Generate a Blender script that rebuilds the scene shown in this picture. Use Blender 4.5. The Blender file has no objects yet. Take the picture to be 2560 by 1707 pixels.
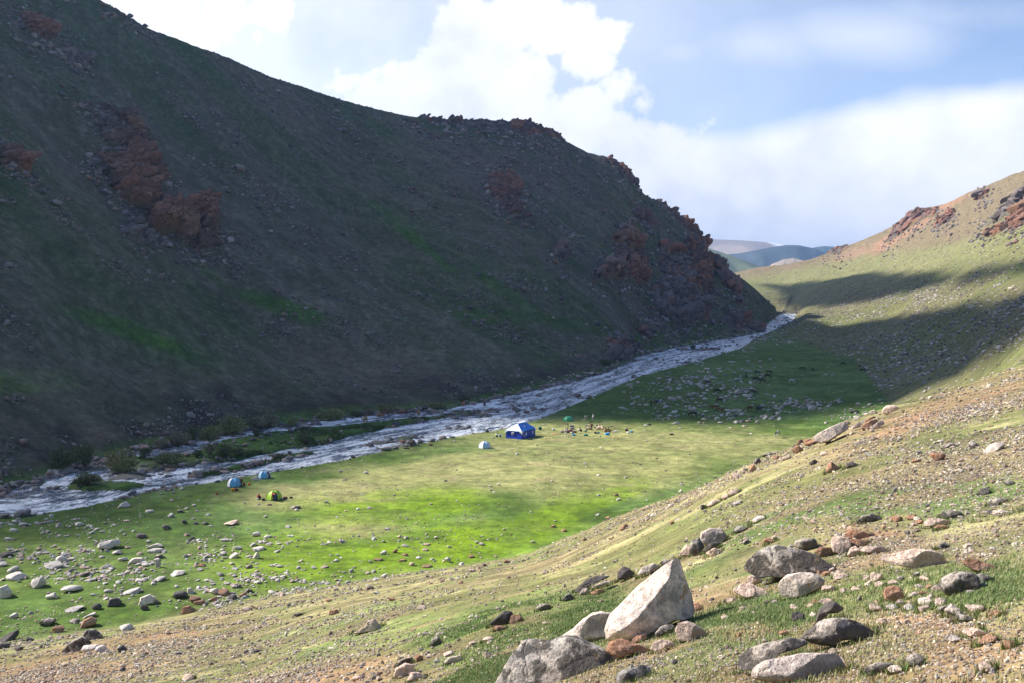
SKYS = .095; CLD = .58; EXPO = 1.03; SHADE_CLOUDS = True; HAZE = 8e-5
import bpy, math, random
import numpy as np
from mathutils import Vector, Matrix
S = bpy.context.scene
COL = S.collection
rng = np.random.default_rng(7)
random.seed(7)
# ------------------------------------------------------------ camera model
FPX, CX, CY = 2489.0, 1280.0, 853.5          # focal length and centre in units of the 2560 px wide photo
PITCH = math.radians(2.84); CP, SP = math.cos(PITCH), math.sin(PITCH)
CH = 31.3                                    # eye height above the river meadow
def pdir(px, py):
    px = np.asarray(px, float); py = np.asarray(py, float)
    a = (px-CX)/FPX; b = (CY-py)/FPX
    return a, CP+SP*b, -SP+CP*b
def uta(px, py):                             # (tan azimuth, tan elevation) of a photo pixel
    x, y, z = pdir(px, py)
    return x/y, z/np.hypot(x, y)
def project(x, y, z):
    zz = z-CH
    d = y*CP - zz*SP; v = y*SP + zz*CP
    d = np.where(d < 0.05, 0.05, d)
    return CX+FPX*x/d, CY-FPX*v/d
# ------------------------------------------------------------ noise
def _h(i, j, k, seed):
    n = (i.astype(np.int64)*374761393 + j.astype(np.int64)*668265263 + k.astype(np.int64)*2147483647 + seed*1274126177) & 0xffffffff
    n = ((n ^ (n >> 13))*1274126177) & 0xffffffff
    n = ((n ^ (n >> 16))*2246822519) & 0xffffffff
    return ((n ^ (n >> 15)) & 0xffffff)/float(0xffffff)*2-1
def vnoise2(x, y, seed=0):
    i = np.floor(x); j = np.floor(y); fx = x-i; fy = y-j
    i = i.astype(np.int64); j = j.astype(np.int64); k = np.zeros_like(i)
    ux = fx*fx*fx*(fx*(fx*6-15)+10); uy = fy*fy*fy*(fy*(fy*6-15)+10)
    a = _h(i, j, k, seed); b = _h(i+1, j, k, seed); c = _h(i, j+1, k, seed); d = _h(i+1, j+1, k, seed)
    return (a*(1-ux)+b*ux)*(1-uy)+(c*(1-ux)+d*ux)*uy
def vnoise3(x, y, z, seed=0):
    i = np.floor(x); j = np.floor(y); k = np.floor(z); fx = x-i; fy = y-j; fz = z-k
    i = i.astype(np.int64); j = j.astype(np.int64); k = k.astype(np.int64)
    ux, uy, uz = [t*t*(3-2*t) for t in (fx, fy, fz)]
    r = 0
    for dk, wz in ((0, 1-uz), (1, uz)):
        for dj, wy in ((0, 1-uy), (1, uy)):
            for di, wx in ((0, 1-ux), (1, ux)):
                r = r+_h(i+di, j+dj, k+dk, seed)*wx*wy*wz
    return r
def fbm2(x, y, sc, octv=4, seed=0, gain=.5):
    r = 0; a = 1; t = 0; f = 1/sc; c, s = math.cos(.6), math.sin(.6)
    for o in range(octv):
        r = r+a*vnoise2(x*f+o*17.3, y*f-o*9.1, seed+o); t += a
        x, y = c*x-s*y, s*x+c*y
        a *= gain; f *= 2.03
    return r/t
def fbm3(p, sc, octv=4, seed=0, gain=.5):
    r = 0; a = 1; t = 0; f = 1/sc
    for o in range(octv):
        r = r+a*vnoise3(p[:, 0]*f+o*17.3, p[:, 1]*f-o*9.1, p[:, 2]*f+o*5.7, seed+o); t += a
        a *= gain; f *= 2.03
    return r/t
def crag(p, sc, seed=0, octv=3):             # blocky, faceted rock relief in 3-D, roughly 0..1
    r = 0; a = 1; t = 0; f = 1/sc
    for o in range(octv):
        q = p*f+o*7.7
        w = np.stack([vnoise3(q[:, 0]*.7, q[:, 1]*.7, q[:, 2]*.7, seed+50+o*3+m) for m in range(3)], 1)
        q = q+w*.6
        c = np.floor(q).astype(np.int64)
        best = np.full(len(p), 9.0); sec = best.copy(); val = np.zeros(len(p))
        for dx in (-1, 0, 1):
            for dy in (-1, 0, 1):
                for dz in (-1, 0, 1):
                    n = c+np.array([dx, dy, dz])
                    j = [(_h(n[:, 0], n[:, 1], n[:, 2], seed+m)*.5+.5) for m in range(5)]
                    off = q-(n+np.stack(j[:3], 1))
                    d = (off**2).sum(1)
                    tilt = (j[3]-.5)*off[:, 0]*1.6+(j[4]-.5)*off[:, 1]*1.6
                    v = j[3]*.7+tilt*.5
                    m_ = d < best; sec = np.where(m_, best, np.minimum(sec, d)); best = np.where(m_, d, best); val = np.where(m_, v, val)
        val = val-.45*np.exp(-(np.sqrt(sec)-np.sqrt(best))/.09)
        r = r+a*val; t += a; a *= .36; f *= 2.5
    return r/t
def smooth(a, b, x):
    t = np.clip((x-a)/(b-a+0.0), 0, 1); return t*t*(3-2*t)
def inpoly(px, py, poly):                    # signed: + inside, distance in the same units
    px = np.asarray(px, float); py = np.asarray(py, float)
    P = np.asarray(poly, float); n = len(P)
    ins = np.zeros(px.shape, bool); d2 = np.full(px.shape, 1e18)
    for k in range(n):
        x1, y1 = P[k]; x2, y2 = P[(k+1) % n]
        cond = (y1 > py) != (y2 > py)
        if y1 != y2:
            ins ^= cond & (px < (x2-x1)*(py-y1)/(y2-y1)+x1)
        ex, ey = x2-x1, y2-y1; L = ex*ex+ey*ey+1e-12
        t = np.clip(((px-x1)*ex+(py-y1)*ey)/L, 0, 1)
        d2 = np.minimum(d2, (px-x1-t*ex)**2+(py-y1-t*ey)**2)
    d = np.sqrt(d2)
    return np.where(ins, d, -d)
# ------------------------------------------------------------ scene helpers
def tag(o, label=None, cat=None, group=None, kind=None):
    if label: o['label'] = label
    if cat: o['category'] = cat
    if group: o['group'] = group
    if kind: o['kind'] = kind
    return o
def link(o, parent=None):
    COL.objects.link(o)
    if parent is not None: o.parent = parent
    return o
def mesh_np(name, V, F, mat=None, smoothed=True, cols=None, extra=None):
    """V (n,3) float, F (m,k) int with k = 3 or 4"""
    me = bpy.data.meshes.new(name)
    V = np.ascontiguousarray(V, np.float32); F = np.ascontiguousarray(F, np.int32)
    m, k = F.shape
    me.vertices.add(len(V)); me.vertices.foreach_set('co', V.ravel())
    me.loops.add(m*k); me.loops.foreach_set('vertex_index', F.ravel())
    me.polygons.add(m); me.polygons.foreach_set('loop_start', np.arange(0, m*k, k, dtype=np.int32))
    me.polygons.foreach_set('use_smooth', np.full(m, smoothed, bool))
    if cols is not None:
        at = me.color_attributes.new('Col', 'FLOAT_COLOR', 'POINT')
        c4 = np.ones((len(V), 4), np.float32); c4[:, :3] = cols
        at.data.foreach_set('color', c4.ravel())
    for nm, arr in (extra or {}).items():
        at = me.attributes.new(nm, 'FLOAT', 'POINT'); at.data.foreach_set('value', np.ascontiguousarray(arr, np.float32))
    me.update(calc_edges=True); me.validate(verbose=False)
    if mat: me.materials.append(mat)
    return me
def obj_np(name, V, F, mat=None, parent=None, **kw):
    return link(bpy.data.objects.new(name, mesh_np(name, V, F, mat, **kw)), parent)
def grid_faces(nr, nc, mask=None, wrap=False):
    r = np.arange(nr-1)[:, None]; c = np.arange(nc if wrap else nc-1)[None, :]
    c2 = (c+1) % nc
    F = np.stack([r*nc+c, r*nc+c2, (r+1)*nc+c2, (r+1)*nc+c], -1).reshape(-1, 4)
    if mask is not None: F = F[mask.ravel()]
    return F
# node helper
class NT:
    def __init__(s, name):
        s.m = bpy.data.materials.new(name); s.m.use_nodes = True
        s.t = s.m.node_tree; s.t.nodes.clear(); s.out = s.n('ShaderNodeOutputMaterial')
    def n(s, ty, **kw):
        nd = s.t.nodes.new(ty)
        for k, v in kw.items(): setattr(nd, k, v)
        return nd
    def l(s, a, b): s.t.links.new(a, b)
    def noise(s, vec, scale, detail=4, rough=.55, dim='3D'):
        nd = s.n('ShaderNodeTexNoise'); nd.inputs['Scale'].default_value = scale
        nd.inputs['Detail'].default_value = detail; nd.inputs['Roughness'].default_value = rough
        if vec is not None: s.l(vec, nd.inputs['Vector'])
        return nd.outputs['Fac']
    def ramp(s, fac, stops):
        nd = s.n('ShaderNodeValToRGB'); s.l(fac, nd.inputs['Fac'])
        e = nd.color_ramp.elements
        while len(e) < len(stops): e.new(.5)
        for el, (p, c) in zip(e, stops):
            el.position = p; el.color = (*c, 1) if len(c) == 3 else c
        return nd.outputs['Color']
    def mix(s, fac, a, b, mode='MIX'):
        nd = s.n('ShaderNodeMix', data_type='RGBA', blend_type=mode)
        for inp, v in ((nd.inputs['Factor'], fac), (nd.inputs['A'], a), (nd.inputs['B'], b)):
            if hasattr(v, 'links'): s.l(v, inp)
            elif isinstance(v, tuple): inp.default_value = (*v, 1)
            else: inp.default_value = v
        # RGBA sockets share names with float ones; pick by type
        return nd
    def mixc(s, fac, a, b, mode='MIX'):
        nd = s.n('ShaderNodeMix', data_type='RGBA', blend_type=mode)
        A = [i for i in nd.inputs if i.type == 'RGBA']; Fi = nd.inputs[0]
        for inp, v in ((Fi, fac), (A[0], a), (A[1], b)):
            if hasattr(v, 'links'): s.l(v, inp)
            elif isinstance(v, tuple): inp.default_value = (*v, 1)
            else: inp.default_value = v
        return [o for o in nd.outputs if o.type == 'RGBA'][0]
    def math(s, op, a, b=0.0, c=0.0, clamp=False):
        nd = s.n('ShaderNodeMath', operation=op, use_clamp=clamp)
        for inp, v in zip(nd.inputs, (a, b, c)):
            if hasattr(v, 'links'): s.l(v, inp)
            else: inp.default_value = v
        return nd.outputs[0]
    def bsdf(s, col=None, rough=.9, normal=None, spec=.3, **kw):
        b = s.n('ShaderNodeBsdfPrincipled')
        if col is not None:
            if hasattr(col, 'links'): s.l(col, b.inputs['Base Color'])
            else: b.inputs['Base Color'].default_value = (*col, 1)
        if hasattr(rough, 'links'): s.l(rough, b.inputs['Roughness'])
        else: b.inputs['Roughness'].default_value = rough
        b.inputs['Specular IOR Level'].default_value = spec
        if normal is not None: s.l(normal, b.inputs['Normal'])
        for k, v in kw.items():
            if hasattr(v, 'links'): s.l(v, b.inputs[k])
            else: b.inputs[k].default_value = v
        s.l(b.outputs[0], s.out.inputs['Surface'])
        return b
    def bump(s, h, strength, dist):
        b = s.n('ShaderNodeBump'); b.inputs['Strength'].default_value = strength; b.inputs['Distance'].default_value = dist
        s.l(h, b.inputs['Height']); return b.outputs[0]
def plain(name, col, rough=.85, nscale=6.0, var=.25, spec=.2, **kw):
    """cloth, hide, plastic: one hue with procedural variation"""
    t = NT(name); tc = t.n('ShaderNodeTexCoord').outputs['Object']
    f = t.noise(tc, nscale, 3)
    c = t.mixc(f, tuple(v*(1-var) for v in col), tuple(min(1, v*(1+var)) for v in col))
    t.bsdf(c, rough, spec=spec, normal=t.bump(t.noise(tc, nscale*3, 2), .3, .02), **kw)
    return t.m
# ------------------------------------------------------------ terrain key curves
D2P = 2560/2352.0
def dsp(l): return [(a*D2P, b*D2P) for a, b in l]
NEARBANK = dsp([(-200, 1215), (-60, 1192), (0, 1185), (100, 1178), (200, 1160), (330, 1130), (500, 1104), (620, 1084), (800, 1052), (900, 1030), (1000, 1010), (1150, 985), (1240, 962), (1300, 935), (1340, 918), (1400, 893), (1480, 860), (1600, 829), (1700, 799), (1780, 757), (1825, 735), (1832, 726)])
FARBANK = dsp([(-200, 1165), (-60, 1140), (0, 1126), (100, 1098), (200, 1066), (250, 1054), (330, 1030), (400, 1022), (440, 1010), (560, 985), (700, 966), (860, 948), (1030, 936), (1100, 921), (1180, 903), (1300, 878), (1380, 856), (1440, 833), (1460, 818), (1600, 788), (1700, 773), (1750, 762), (1765, 742), (1780, 730), (1792, 721), (1815, 719), (1832, 720)])
SKY = dsp([(-300, -330), (-100, -200), (0, -140), (120, -70), (240, 0), (300, 34), (350, 62), (420, 90), (500, 118), (640, 177), (740, 212), (850, 242), (940, 265), (1040, 275), (1160, 275), (1220, 280), (1285, 303), (1300, 320), (1345, 343), (1400, 360), (1440, 390), (1462, 420), (1480, 443), (1520, 463), (1570, 498), (1600, 525), (1618, 556), (1630, 590), (1650, 592), (1662, 610), (1700, 634), (1740, 668), (1770, 697), (1788, 709), (1795, 716)])
def zf(r): return .008*np.maximum(r-300, 0)
def floor_r(te):                              # distance at which a ray with tan elevation te meets the valley floor
    te = np.minimum(te, -.0125)
    r1 = CH/(-te); r2 = (CH+2.4)/(.008-te)
    return np.where(r1 <= 300, r1, r2)
U = np.concatenate([np.linspace(-1, -.56, 45, endpoint=False), np.linspace(-.56, .56, 1150), np.linspace(.56, 1, 46)[1:]])
NC = len(U)
def curve(pts, yr=True):
    """pts: (px, y, r) or (px, None, r, z) -> r(U), te(U)"""
    us, rs, ts = [], [], []
    for p in sorted(pts, key=lambda q: q[0]):
        if p[1] is not None:
            u, t = uta(p[0], p[1]); r = p[2]
        else:
            u = uta(p[0], 730)[0]; r = p[2]; t = (p[3]-CH)/r
        us.append(float(u)); rs.append(r); ts.append(float(t))
    rr = np.exp(np.interp(U, us, np.log(rs))); tt = np.interp(U, us, ts)
    return rr, tt
def sm(a, s=6):
    k = np.exp(-.5*(np.arange(-3*s, 3*s+1)/s)**2); k /= k.sum()
    return np.convolve(np.pad(a, 3*s, mode='edge'), k, 'valid')
K = []
def add(pts, s=8):
    r, t = curve(pts); r = np.exp(sm(np.log(r), s)); t = sm(t, s)
    K.append((r, CH+r*t))
add([(-800, None, 2.5, 29.0), (1280, None, 1.8, 29.5), (3400, None, 1.5, 29.9)])
add([(-800, 1707, 66), (0, 1707, 58), (640, 1707, 26), (1000, 1707, 14), (1280, 1707, 10), (1800, 1707, 6.5), (2560, 1707, 4.6), (3400, 1707, 4)])
add([(-800, 1650, 82), (0, 1650, 80), (640, 1600, 52), (1000, 1560, 30), (1280, 1500, 26), (1524, 1480, 22), (1741, 1450, 17), (2013, 1400, 15), (2560, 1300, 15), (3400, 1250, 14)])
def flo(lst): return [(x, y, float(floor_r(uta(x, y)[1]))) for x, y in lst]
crest = flo([(-800, 1640), (0, 1600), (326, 1560), (653, 1491), (900, 1448), (1088, 1422), (1306, 1389)])+[(1393, 1352, 100), (1524, 1295, 76), (1741, 1219, 52), (1850, 1165, 50), (2013, 1099, 50), (2122, 1045, 54), (2231, 1012, 60), (2400, 960, 72), (2560, 905, 85), (3400, 880, 85)]
add(crest, 5)
def fz(r): return float(zf(np.array(r, float)))
add([(p[0], None, p[2]*1.03+2, .05) for p in crest[:7]]+[(1393, None, 118, 0), (1524, None, 128, 0), (1741, None, 135, 0), (1850, None, 150, 0), (2013, None, 165, 0), (2122, None, 178, .5), (2231, None, 185, 2), (2400, None, 165, 10.5), (2560, None, 125, 22), (3400, None, 115, 26)], 5)
nb = [(x, y) for x, y in NEARBANK if x < 1960]
fb = [(x, y) for x, y in FARBANK if x < 1952]
add(flo(nb)+[(2013, 865, 560), (2122, 900, 450), (2231, 955, 350), (2400, 930, 265), (2560, 868, 165), (3000, 850, 130), (3400, 850, 125)], 3)
add(flo(fb)+[(1962, 787, 1110), (1988, 784, 1130), (2013, 785, 900), (2122, 850, 640), (2231, 870, 500), (2400, 860, 360), (2560, 800, 230), (3000, 780, 170), (3400, 780, 160)], 3)
# left mountain: foot -> skyline
us = np.array([uta(x, y)[0] for x, y in SKY]); ts = np.array([uta(x, y)[1] for x, y in SKY])
skyr_px = [(-400, 560), (0, 560), (300, 570), (600, 610), (900, 720), (1180, 820), (1400, 870), (1570, 900), (1776, 945), (1900, 985), (1954, 1003)]
rs_m = np.interp(U, [uta(a, 500)[0] for a, _ in skyr_px], [b for _, b in skyr_px])
ts_m = sm(np.interp(U, us, ts), 2)
zs_m = CH+rs_m*ts_m
rf, zf_ = K[-1]
u54 = float(uta(1950, 770)[0]); wm = smooth(u54+.016, u54-.001, U)   # 1 = mountain column
rs_m = np.maximum(rs_m, rf+6); zs_m = np.where(U > u54-.004, np.minimum(zs_m, zf_+.5), zs_m)
def right(pts):
    r, t = curve(pts); r = np.exp(sm(np.log(r), 8)); t = sm(t, 8); return r, CH+r*t
R7 = right([(1950, 770, 1230), (1990, 766, 1230), (2013, 755, 1110), (2122, 780, 850), (2231, 790, 700), (2400, 770, 500), (2560, 740, 330), (3000, 700, 250)])
R8 = right([(1950, 752, 1310), (1990, 745, 1310), (2013, 727, 1260), (2122, 735, 1000), (2231, 730, 850), (2400, 710, 650), (2560, 690, 430), (3000, 640, 330)])
R9 = right([(1776, 760, 1400), (1950, 725, 1410), (2013, 700, 1400), (2122, 690, 1250), (2231, 675, 1100), (2400, 650, 850), (2560, 640, 560), (3000, 560, 430)])
R10 = right([(1700, 740, 1600), (1850, 715, 1600), (1950, 690, 1600), (2013, 675, 1550), (2133, 650, 1450), (2231, 625, 1300), (2400, 585, 1050), (2560, 560, 750), (3000, 440, 600)])
R11 = right([(1700, 720, 1900), (1776, 700, 1900), (1850, 677, 1900), (1959, 660, 1800), (2068, 639, 1720), (2090, 622, 1700), (2133, 610, 1650), (2188, 590, 1600), (2242, 562, 1500), (2297, 524, 1430), (2373, 508, 1350), (2449, 470, 1250), (2560, 421, 1080), (3000, 250, 900)])
def blend(A, B): return (A[0]*wm+B[0]*(1-wm), A[1]*wm+B[1]*(1-wm))
for s_, RR in ((.12, R7), (.4, None), (.7, R8)):
    rm = rf+(rs_m-rf)*s_; zm = zf_+(zs_m-zf_)*s_**1.22
    if RR is None:
        RR = ((R7[0]+R8[0])/2, (R7[1]+R8[1])/2)
    K.append(blend((rm, zm), RR))
K.append(blend((rs_m, zs_m), (np.sqrt(R8[0]*R9[0]), (R8[1]+R9[1])/2)))
back = smooth(uta(1700, 700)[0], uta(1790, 700)[0], U)
back2 = smooth(uta(1850, 700)[0], uta(1935, 700)[0], U)
K.append(blend(((rs_m+60)*(1-back2)+1185*back2, np.maximum(zs_m-25-.25*np.maximum(zs_m-40, 0), 9)*(1-back2)+10.5*back2), R9))
K.append((R10[0], R10[1]*back+20*(1-back)))
K.append((R11[0], R11[1]*back+20*(1-back)))
K.append((R11[0]+120, R11[1]*back+15*(1-back)-12))
K.append((R11[0]+900, R11[1]*.3+10))
K.append((np.full(NC, 5200.), np.full(NC, 25.)))
K.append((np.full(NC, 14000.), np.full(NC, 20.)))
KR = np.stack([k[0] for k in K]); KZ = np.stack([k[1] for k in K])
for i in range(1, len(KR)): KR[i] = np.maximum(KR[i], KR[i-1]*1.002+.02)
NR = 1500
RG = np.exp(np.linspace(math.log(1.8), math.log(14000), NR))
lr = np.log(RG)
H = np.empty((NR, NC))
for c in range(NC): H[:, c] = np.interp(RG, KR[:, c], KZ[:, c])
for _ in range(2): H[1:-1] = (H[:-2]+2*H[1:-1]+H[2:])/4
az = 1/np.sqrt(1+U*U)
X = RG[:, None]*(U*az)[None, :]; Y = RG[:, None]*az[None, :]
PX, PY = project(X, Y, H)
Rr = RG[:, None]*np.ones((1, NC))
wmc = smooth(u54+.0012, u54-.0008, U)
m_mount = smooth(1.0, 1.035, Rr/KR[6][None, :])*wmc[None, :]       # mountain zone
qr = smooth(float(uta(2120, 950)[0]), float(uta(2330, 950)[0]), U)
m_right = smooth(.97, 1.1, Rr/(KR[5]*(1-qr)+KR[4]*1.02*qr)[None, :])*(1-wmc)[None, :]
m_near = 1-smooth(.93, 1.03, Rr/KR[3][None, :])
past = smooth(1.0, 1.03, Rr/(KR[11]*(1-back2)+KR[10]*1.05*back2)[None, :])
m_mount = m_mount*(1-past); m_right = np.maximum(m_right, past)
m_floor = np.clip(1-m_mount-m_right-m_near, 0, 1)
# relief
far = smooth(1400, 2600, Rr)
H += m_near*(.22*fbm2(X, Y, 6, 4, 1)*smooth(4, 30, Rr)+.05*fbm2(X, Y, 1.1, 3, 5))
H += m_floor*(.16*fbm2(X, Y, 14, 4, 2)+.035*fbm2(X, Y, 2.2, 3, 9))
H += m_right*(smooth(150, 900, Rr)*3.5*fbm2(X, Y, 90, 4, 3)+.5*fbm2(X, Y, 18, 4, 4))*(1-far)
dn = (X*.43-Y*.9)  # along the mountain foot ... gullies run across it
gx = X*.60+Y*.80; gy = -X*.80+Y*.60
rid = 1-np.abs(fbm2(gx*1.0, gy*.28, 62, 4, 21))*2.2
skyf = smooth(.0, .25, (KR[10][None, :]-Rr)/np.maximum(KR[10]-KR[6], 1)[None, :])
foot = smooth(0, .22, (Rr-KR[6][None, :])/np.maximum(KR[10]-KR[6], 1)[None, :])
H += m_mount*(foot*(rid-.45)*3.6*(.15+.85*skyf)+foot*2.2*fbm2(X, Y, 34, 4, 31)*(.3+.7*skyf)+.45*fbm2(X, Y, 6, 4, 33))
# river channel and islands (defined in plan through the bank lines)
un = np.array([uta(x, y)[0] for x, y in NEARBANK]); uf = np.array([uta(x, y)[0] for x, y in FARBANK])
rn = np.array([float(floor_r(uta(x, y)[1])) for x, y in NEARBANK]); rfb = np.array([float(floor_r(uta(x, y)[1])) for x, y in FARBANK])
RN = sm(np.interp(U, un, rn), 2); RF = np.minimum(sm(np.interp(U, uf, rfb), 2), 1165)
wob = 1+.006*fbm2(X, Y, 9, 3, 41)
s_r = np.minimum(Rr*wob-RN[None, :], RF[None, :]-Rr*wob)           # >0 inside the channel (m along the ray)
s_r = np.where((U < float(uta(1993, 780)[0]))[None, :], s_r, -5)
ISL = [dsp([(395, 1046), (440, 1040), (520, 1008), (600, 992), (680, 983), (760, 978), (860, 968), (950, 957), (1030, 950), (1042, 940), (1075, 942), (1130, 938), (1200, 915), (1130, 942), (1040, 953), (960, 968), (870, 985), (800, 1000), (740, 1018), (640, 1034), (560, 1050), (470, 1060), (420, 1072), (330, 1082), (250, 1086), (262, 1060), (300, 1044), (340, 1052)]),
       dsp([(150, 1118), (185, 1097), (225, 1088), (240, 1104), (300, 1104), (345, 1112), (270, 1124), (200, 1124)]),
       dsp([(425, 1088), (500, 1076), (560, 1062), (640, 1055), (600, 1068), (520, 1082), (470, 1092)]),
       dsp([(620, 1050), (700, 1036), (735, 1036), (690, 1048), (640, 1058)]),
       dsp([(910, 1004), (950, 999), (960, 1003), (925, 1009)])]
isl = np.full(PX.shape, -50.)
near_win = (s_r > -3) & (PX < 1400) & (PX > -100)
for k, p in enumerate(ISL):
    d = np.full(PX.shape, -50.); d[near_win] = inpoly(PX[near_win], PY[near_win], p)
    isl = np.maximum(isl, d)
isl = isl+2.0*fbm2(X, Y, 5, 3, 44)
m_isl = smooth(-1.5, 2.5, isl)
m_water = smooth(-.5, 1.2, s_r)*(1-m_isl)
zwat = zf(RG)[:, None]-.35
depth = .9*m_water*smooth(0, 6, s_r)+.45*smooth(-.5, 1, s_r)*(1-m_isl)
base = zf(RG)[:, None]
inch = smooth(-1.5, .5, s_r)
H = H*(1-inch)+inch*(base+.12*fbm2(X, Y, 4, 3, 46)+m_isl*(.25+.2*fbm2(X, Y, 7, 3, 45))*smooth(-1, 2.5, s_r))-depth
H += smooth(0, 1.5, s_r)*(1-m_isl)*(.55*np.maximum(fbm2(X, Y, 3.2, 3, 47), 0)+2.6*np.maximum(fbm2(X, Y, 13, 4, 49)-.12, 0))
# a cut bank where the river bites into the mountain foot
cut = smooth(.9, 1.02, Rr/KR[6][None, :])*smooth(1.0, .0, (Rr-KR[6][None, :])/16)*wm[None, :]
H += m_mount*cut*1.5*np.clip(.2+fbm2(X, Y, 25, 2, 48), 0, 1)
PX, PY = project(X, Y, H)
dU = U
def hgt(x, y):                               # bilinear height lookup in plan
    x = np.asarray(x, float); y = np.asarray(y, float)
    u = x/np.maximum(y, .01); r = np.hypot(x, y)
    c = np.interp(u, U, np.arange(NC)); q = np.clip((np.log(np.maximum(r, 1.8))-lr[0])/(lr[1]-lr[0]), 0, NR-1.001)
    i = np.floor(q).astype(int); j = np.clip(np.floor(c).astype(int), 0, NC-2); fi = q-i; fj = c-j
    return (H[i, j]*(1-fi)+H[i+1, j]*fi)*(1-fj)+(H[i, j+1]*(1-fi)+H[i+1, j+1]*fi)*fj
def lookup(A, x, y):
    u = x/np.maximum(y, .01); r = np.hypot(x, y)
    j = np.clip(np.round(np.interp(u, U, np.arange(NC))).astype(int), 0, NC-1)
    i = np.clip(np.round((np.log(np.maximum(r, 1.8))-lr[0])/(lr[1]-lr[0])).astype(int), 0, NR-1)
    return A[i, j]
def cast(px, py):                            # photo pixels -> points on the terrain
    px = np.atleast_1d(np.asarray(px, float)); py = np.atleast_1d(np.asarray(py, float))
    u, t = uta(px, py); c = np.interp(u, U, np.arange(NC)); j = np.clip(np.floor(c).astype(int), 0, NC-2); fj = c-j
    out = np.empty((len(px), 3))
    for k in range(len(px)):
        h = H[:, j[k]]*(1-fj[k])+H[:, j[k]+1]*fj[k]-(CH+RG*t[k])
        w = np.where(h > 0)[0]
        if len(w) == 0: i = NR-2; f = 0
        else:
            i = max(w[0]-1, 0); f = -h[i]/(h[i+1]-h[i]+1e-9) if h[i] < 0 else 0
        r = math.exp(lr[i]+(lr[1]-lr[0])*f); a = 1/math.sqrt(1+u[k]**2)
        out[k] = (r*a*u[k], r*a, CH+r*t[k])
    return out
# ------------------------------------------------------------ ground colour (albedo of turf, soil and scree)
def C(*v): return np.array(v, float)
def lay(base, m, col): return base*(1-m[..., None])+np.asarray(col)*m[..., None]
def pb(cx, cy, rx, ry, ang=0, soft=.5):      # elliptical patch given in photo pixels
    a = math.radians(ang); dx = PX-cx; dy = PY-cy
    e = np.sqrt(((dx*math.cos(a)+dy*math.sin(a))/rx)**2+((-dx*math.sin(a)+dy*math.cos(a))/ry)**2)
    return smooth(1+soft, 1-soft, e+NZ2*.5)
N1 = fbm2(X, Y, 30, 5, 101); N2 = fbm2(X, Y, 6, 4, 102); N3 = fbm2(X, Y, 1.5, 3, 103); NZ2 = fbm2(X, Y, 11, 4, 104); N4 = fbm2(X, Y, 140, 4, 105)
GREEN = C(.068, .120, .018); LUSH = C(.042, .085, .014); BRIGHT = C(.160, .255, .008); TAN = C(.29, .28, .115)
DRY = C(.33, .28, .15); DIRT = C(.255, .160, .095); OLIVE = C(.088, .108, .056); BROWN = C(.118, .108, .075)
GC = np.empty(H.shape+(3,)); GC[:] = GREEN
# meadow
GC = lay(GC, m_floor*smooth(-.25, .45, N1+.5*N2), GREEN*1.25+.02)
tan = np.maximum.reduce([pb(1330, 1175, 420, 62, -3), pb(1620, 1105, 420, 48, 2), pb(1010, 1200, 260, 45, -10), pb(870, 1320, 130, 28, 0), pb(700, 1245, 150, 30), pb(1560, 1180, 260, 60, -12)])
GC = lay(GC, m_floor*tan*np.clip(.80+.28*N2+.2*N1, 0, 1), TAN)
brt = np.maximum.reduce([pb(1090, 1370, 330, 60, -6), pb(760, 1400, 230, 75, -5), pb(1330, 1320, 170, 45, -25), pb(1000, 1270, 260, 40, -4), pb(1500, 1250, 120, 24, -20)])
GC = lay(GC, np.clip(m_floor*1.2, 0, 1)*brt*np.clip(.8+.6*N2, 0, 1), BRIGHT)
GC = lay(GC, m_floor*pb(350, 1420, 480, 90, 5)*np.clip(.4+.8*N2, 0, 1), C(.12, .165, .035))
GC = lay(GC, m_floor*pb(200, 1290, 350, 50, 5)*.8, LUSH)
# near slope
ns = m_near
g = lay(np.zeros(GC.shape)+C(.225, .195, .095), np.clip(.5+1.3*N1, 0, 1), C(.175, .180, .070))
g = lay(g, pb(2150, 1580, 620, 250, -5, .6)*.85, C(.215, .140, .078))
g = lay(g, smooth(.0, .4, N2+.6*N3)*.8, C(.135, .175, .055))
g = lay(g, smooth(.10, .35, fbm2(X, Y, 2.6, 4, 140))*.5, C(.26, .19, .12))
g = lay(g, smooth(.12, .45, N3*.8+.5*NZ2-.2*N2)*.7, DRY)
dp = np.maximum.reduce([pb(1690, 1520, 90, 50, -20, .6), pb(2180, 1345, 130, 34, 5, .6), pb(2440, 1640, 210, 90, -8, .7), pb(2330, 1560, 160, 30, 5, .6), pb(1850, 1660, 70, 40, 0, .6), pb(2260, 1060, 230, 38, -22, .7), pb(2450, 1000, 150, 30, -20, .7), pb(2440, 1390, 80, 25, 0), pb(1620, 1650, 60, 30, 0, .6), pb(60, 1690, 330, 40, -8, .7), pb(330, 1610, 300, 26, -10, .7), pb(900, 1680, 320, 40, -8, .7)])
g = lay(g, np.clip(dp*(.8+.9*N3), 0, 1)*.95, DIRT)
gp = np.maximum.reduce([pb(1200, 1620, 200, 90, -20), pb(1450, 1560, 130, 50, -35), pb(1850, 1560, 200, 60, 0), pb(2300, 1250, 300, 40, -6), pb(1900, 1300, 160, 40, -15), pb(2480, 1480, 120, 90)])
g = lay(g, gp*smooth(-.15, .15, N3+.4*N2)*.75, C(.085, .140, .035))
tf = pb(2000, 1560, 640, 230, -6, .5)
g = lay(g, tf*smooth(.0, .22, fbm2(X, Y, 1.3, 4, 141))*.8, C(.10, .135, .048))
toe = smooth(.80, .99, Rr/KR[3][None, :])
g = lay(g, m_near*toe*.5*(PX < 1500), C(.24, .23, .11))
GC = GC*(1-ns[..., None])+g*ns[..., None]
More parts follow.
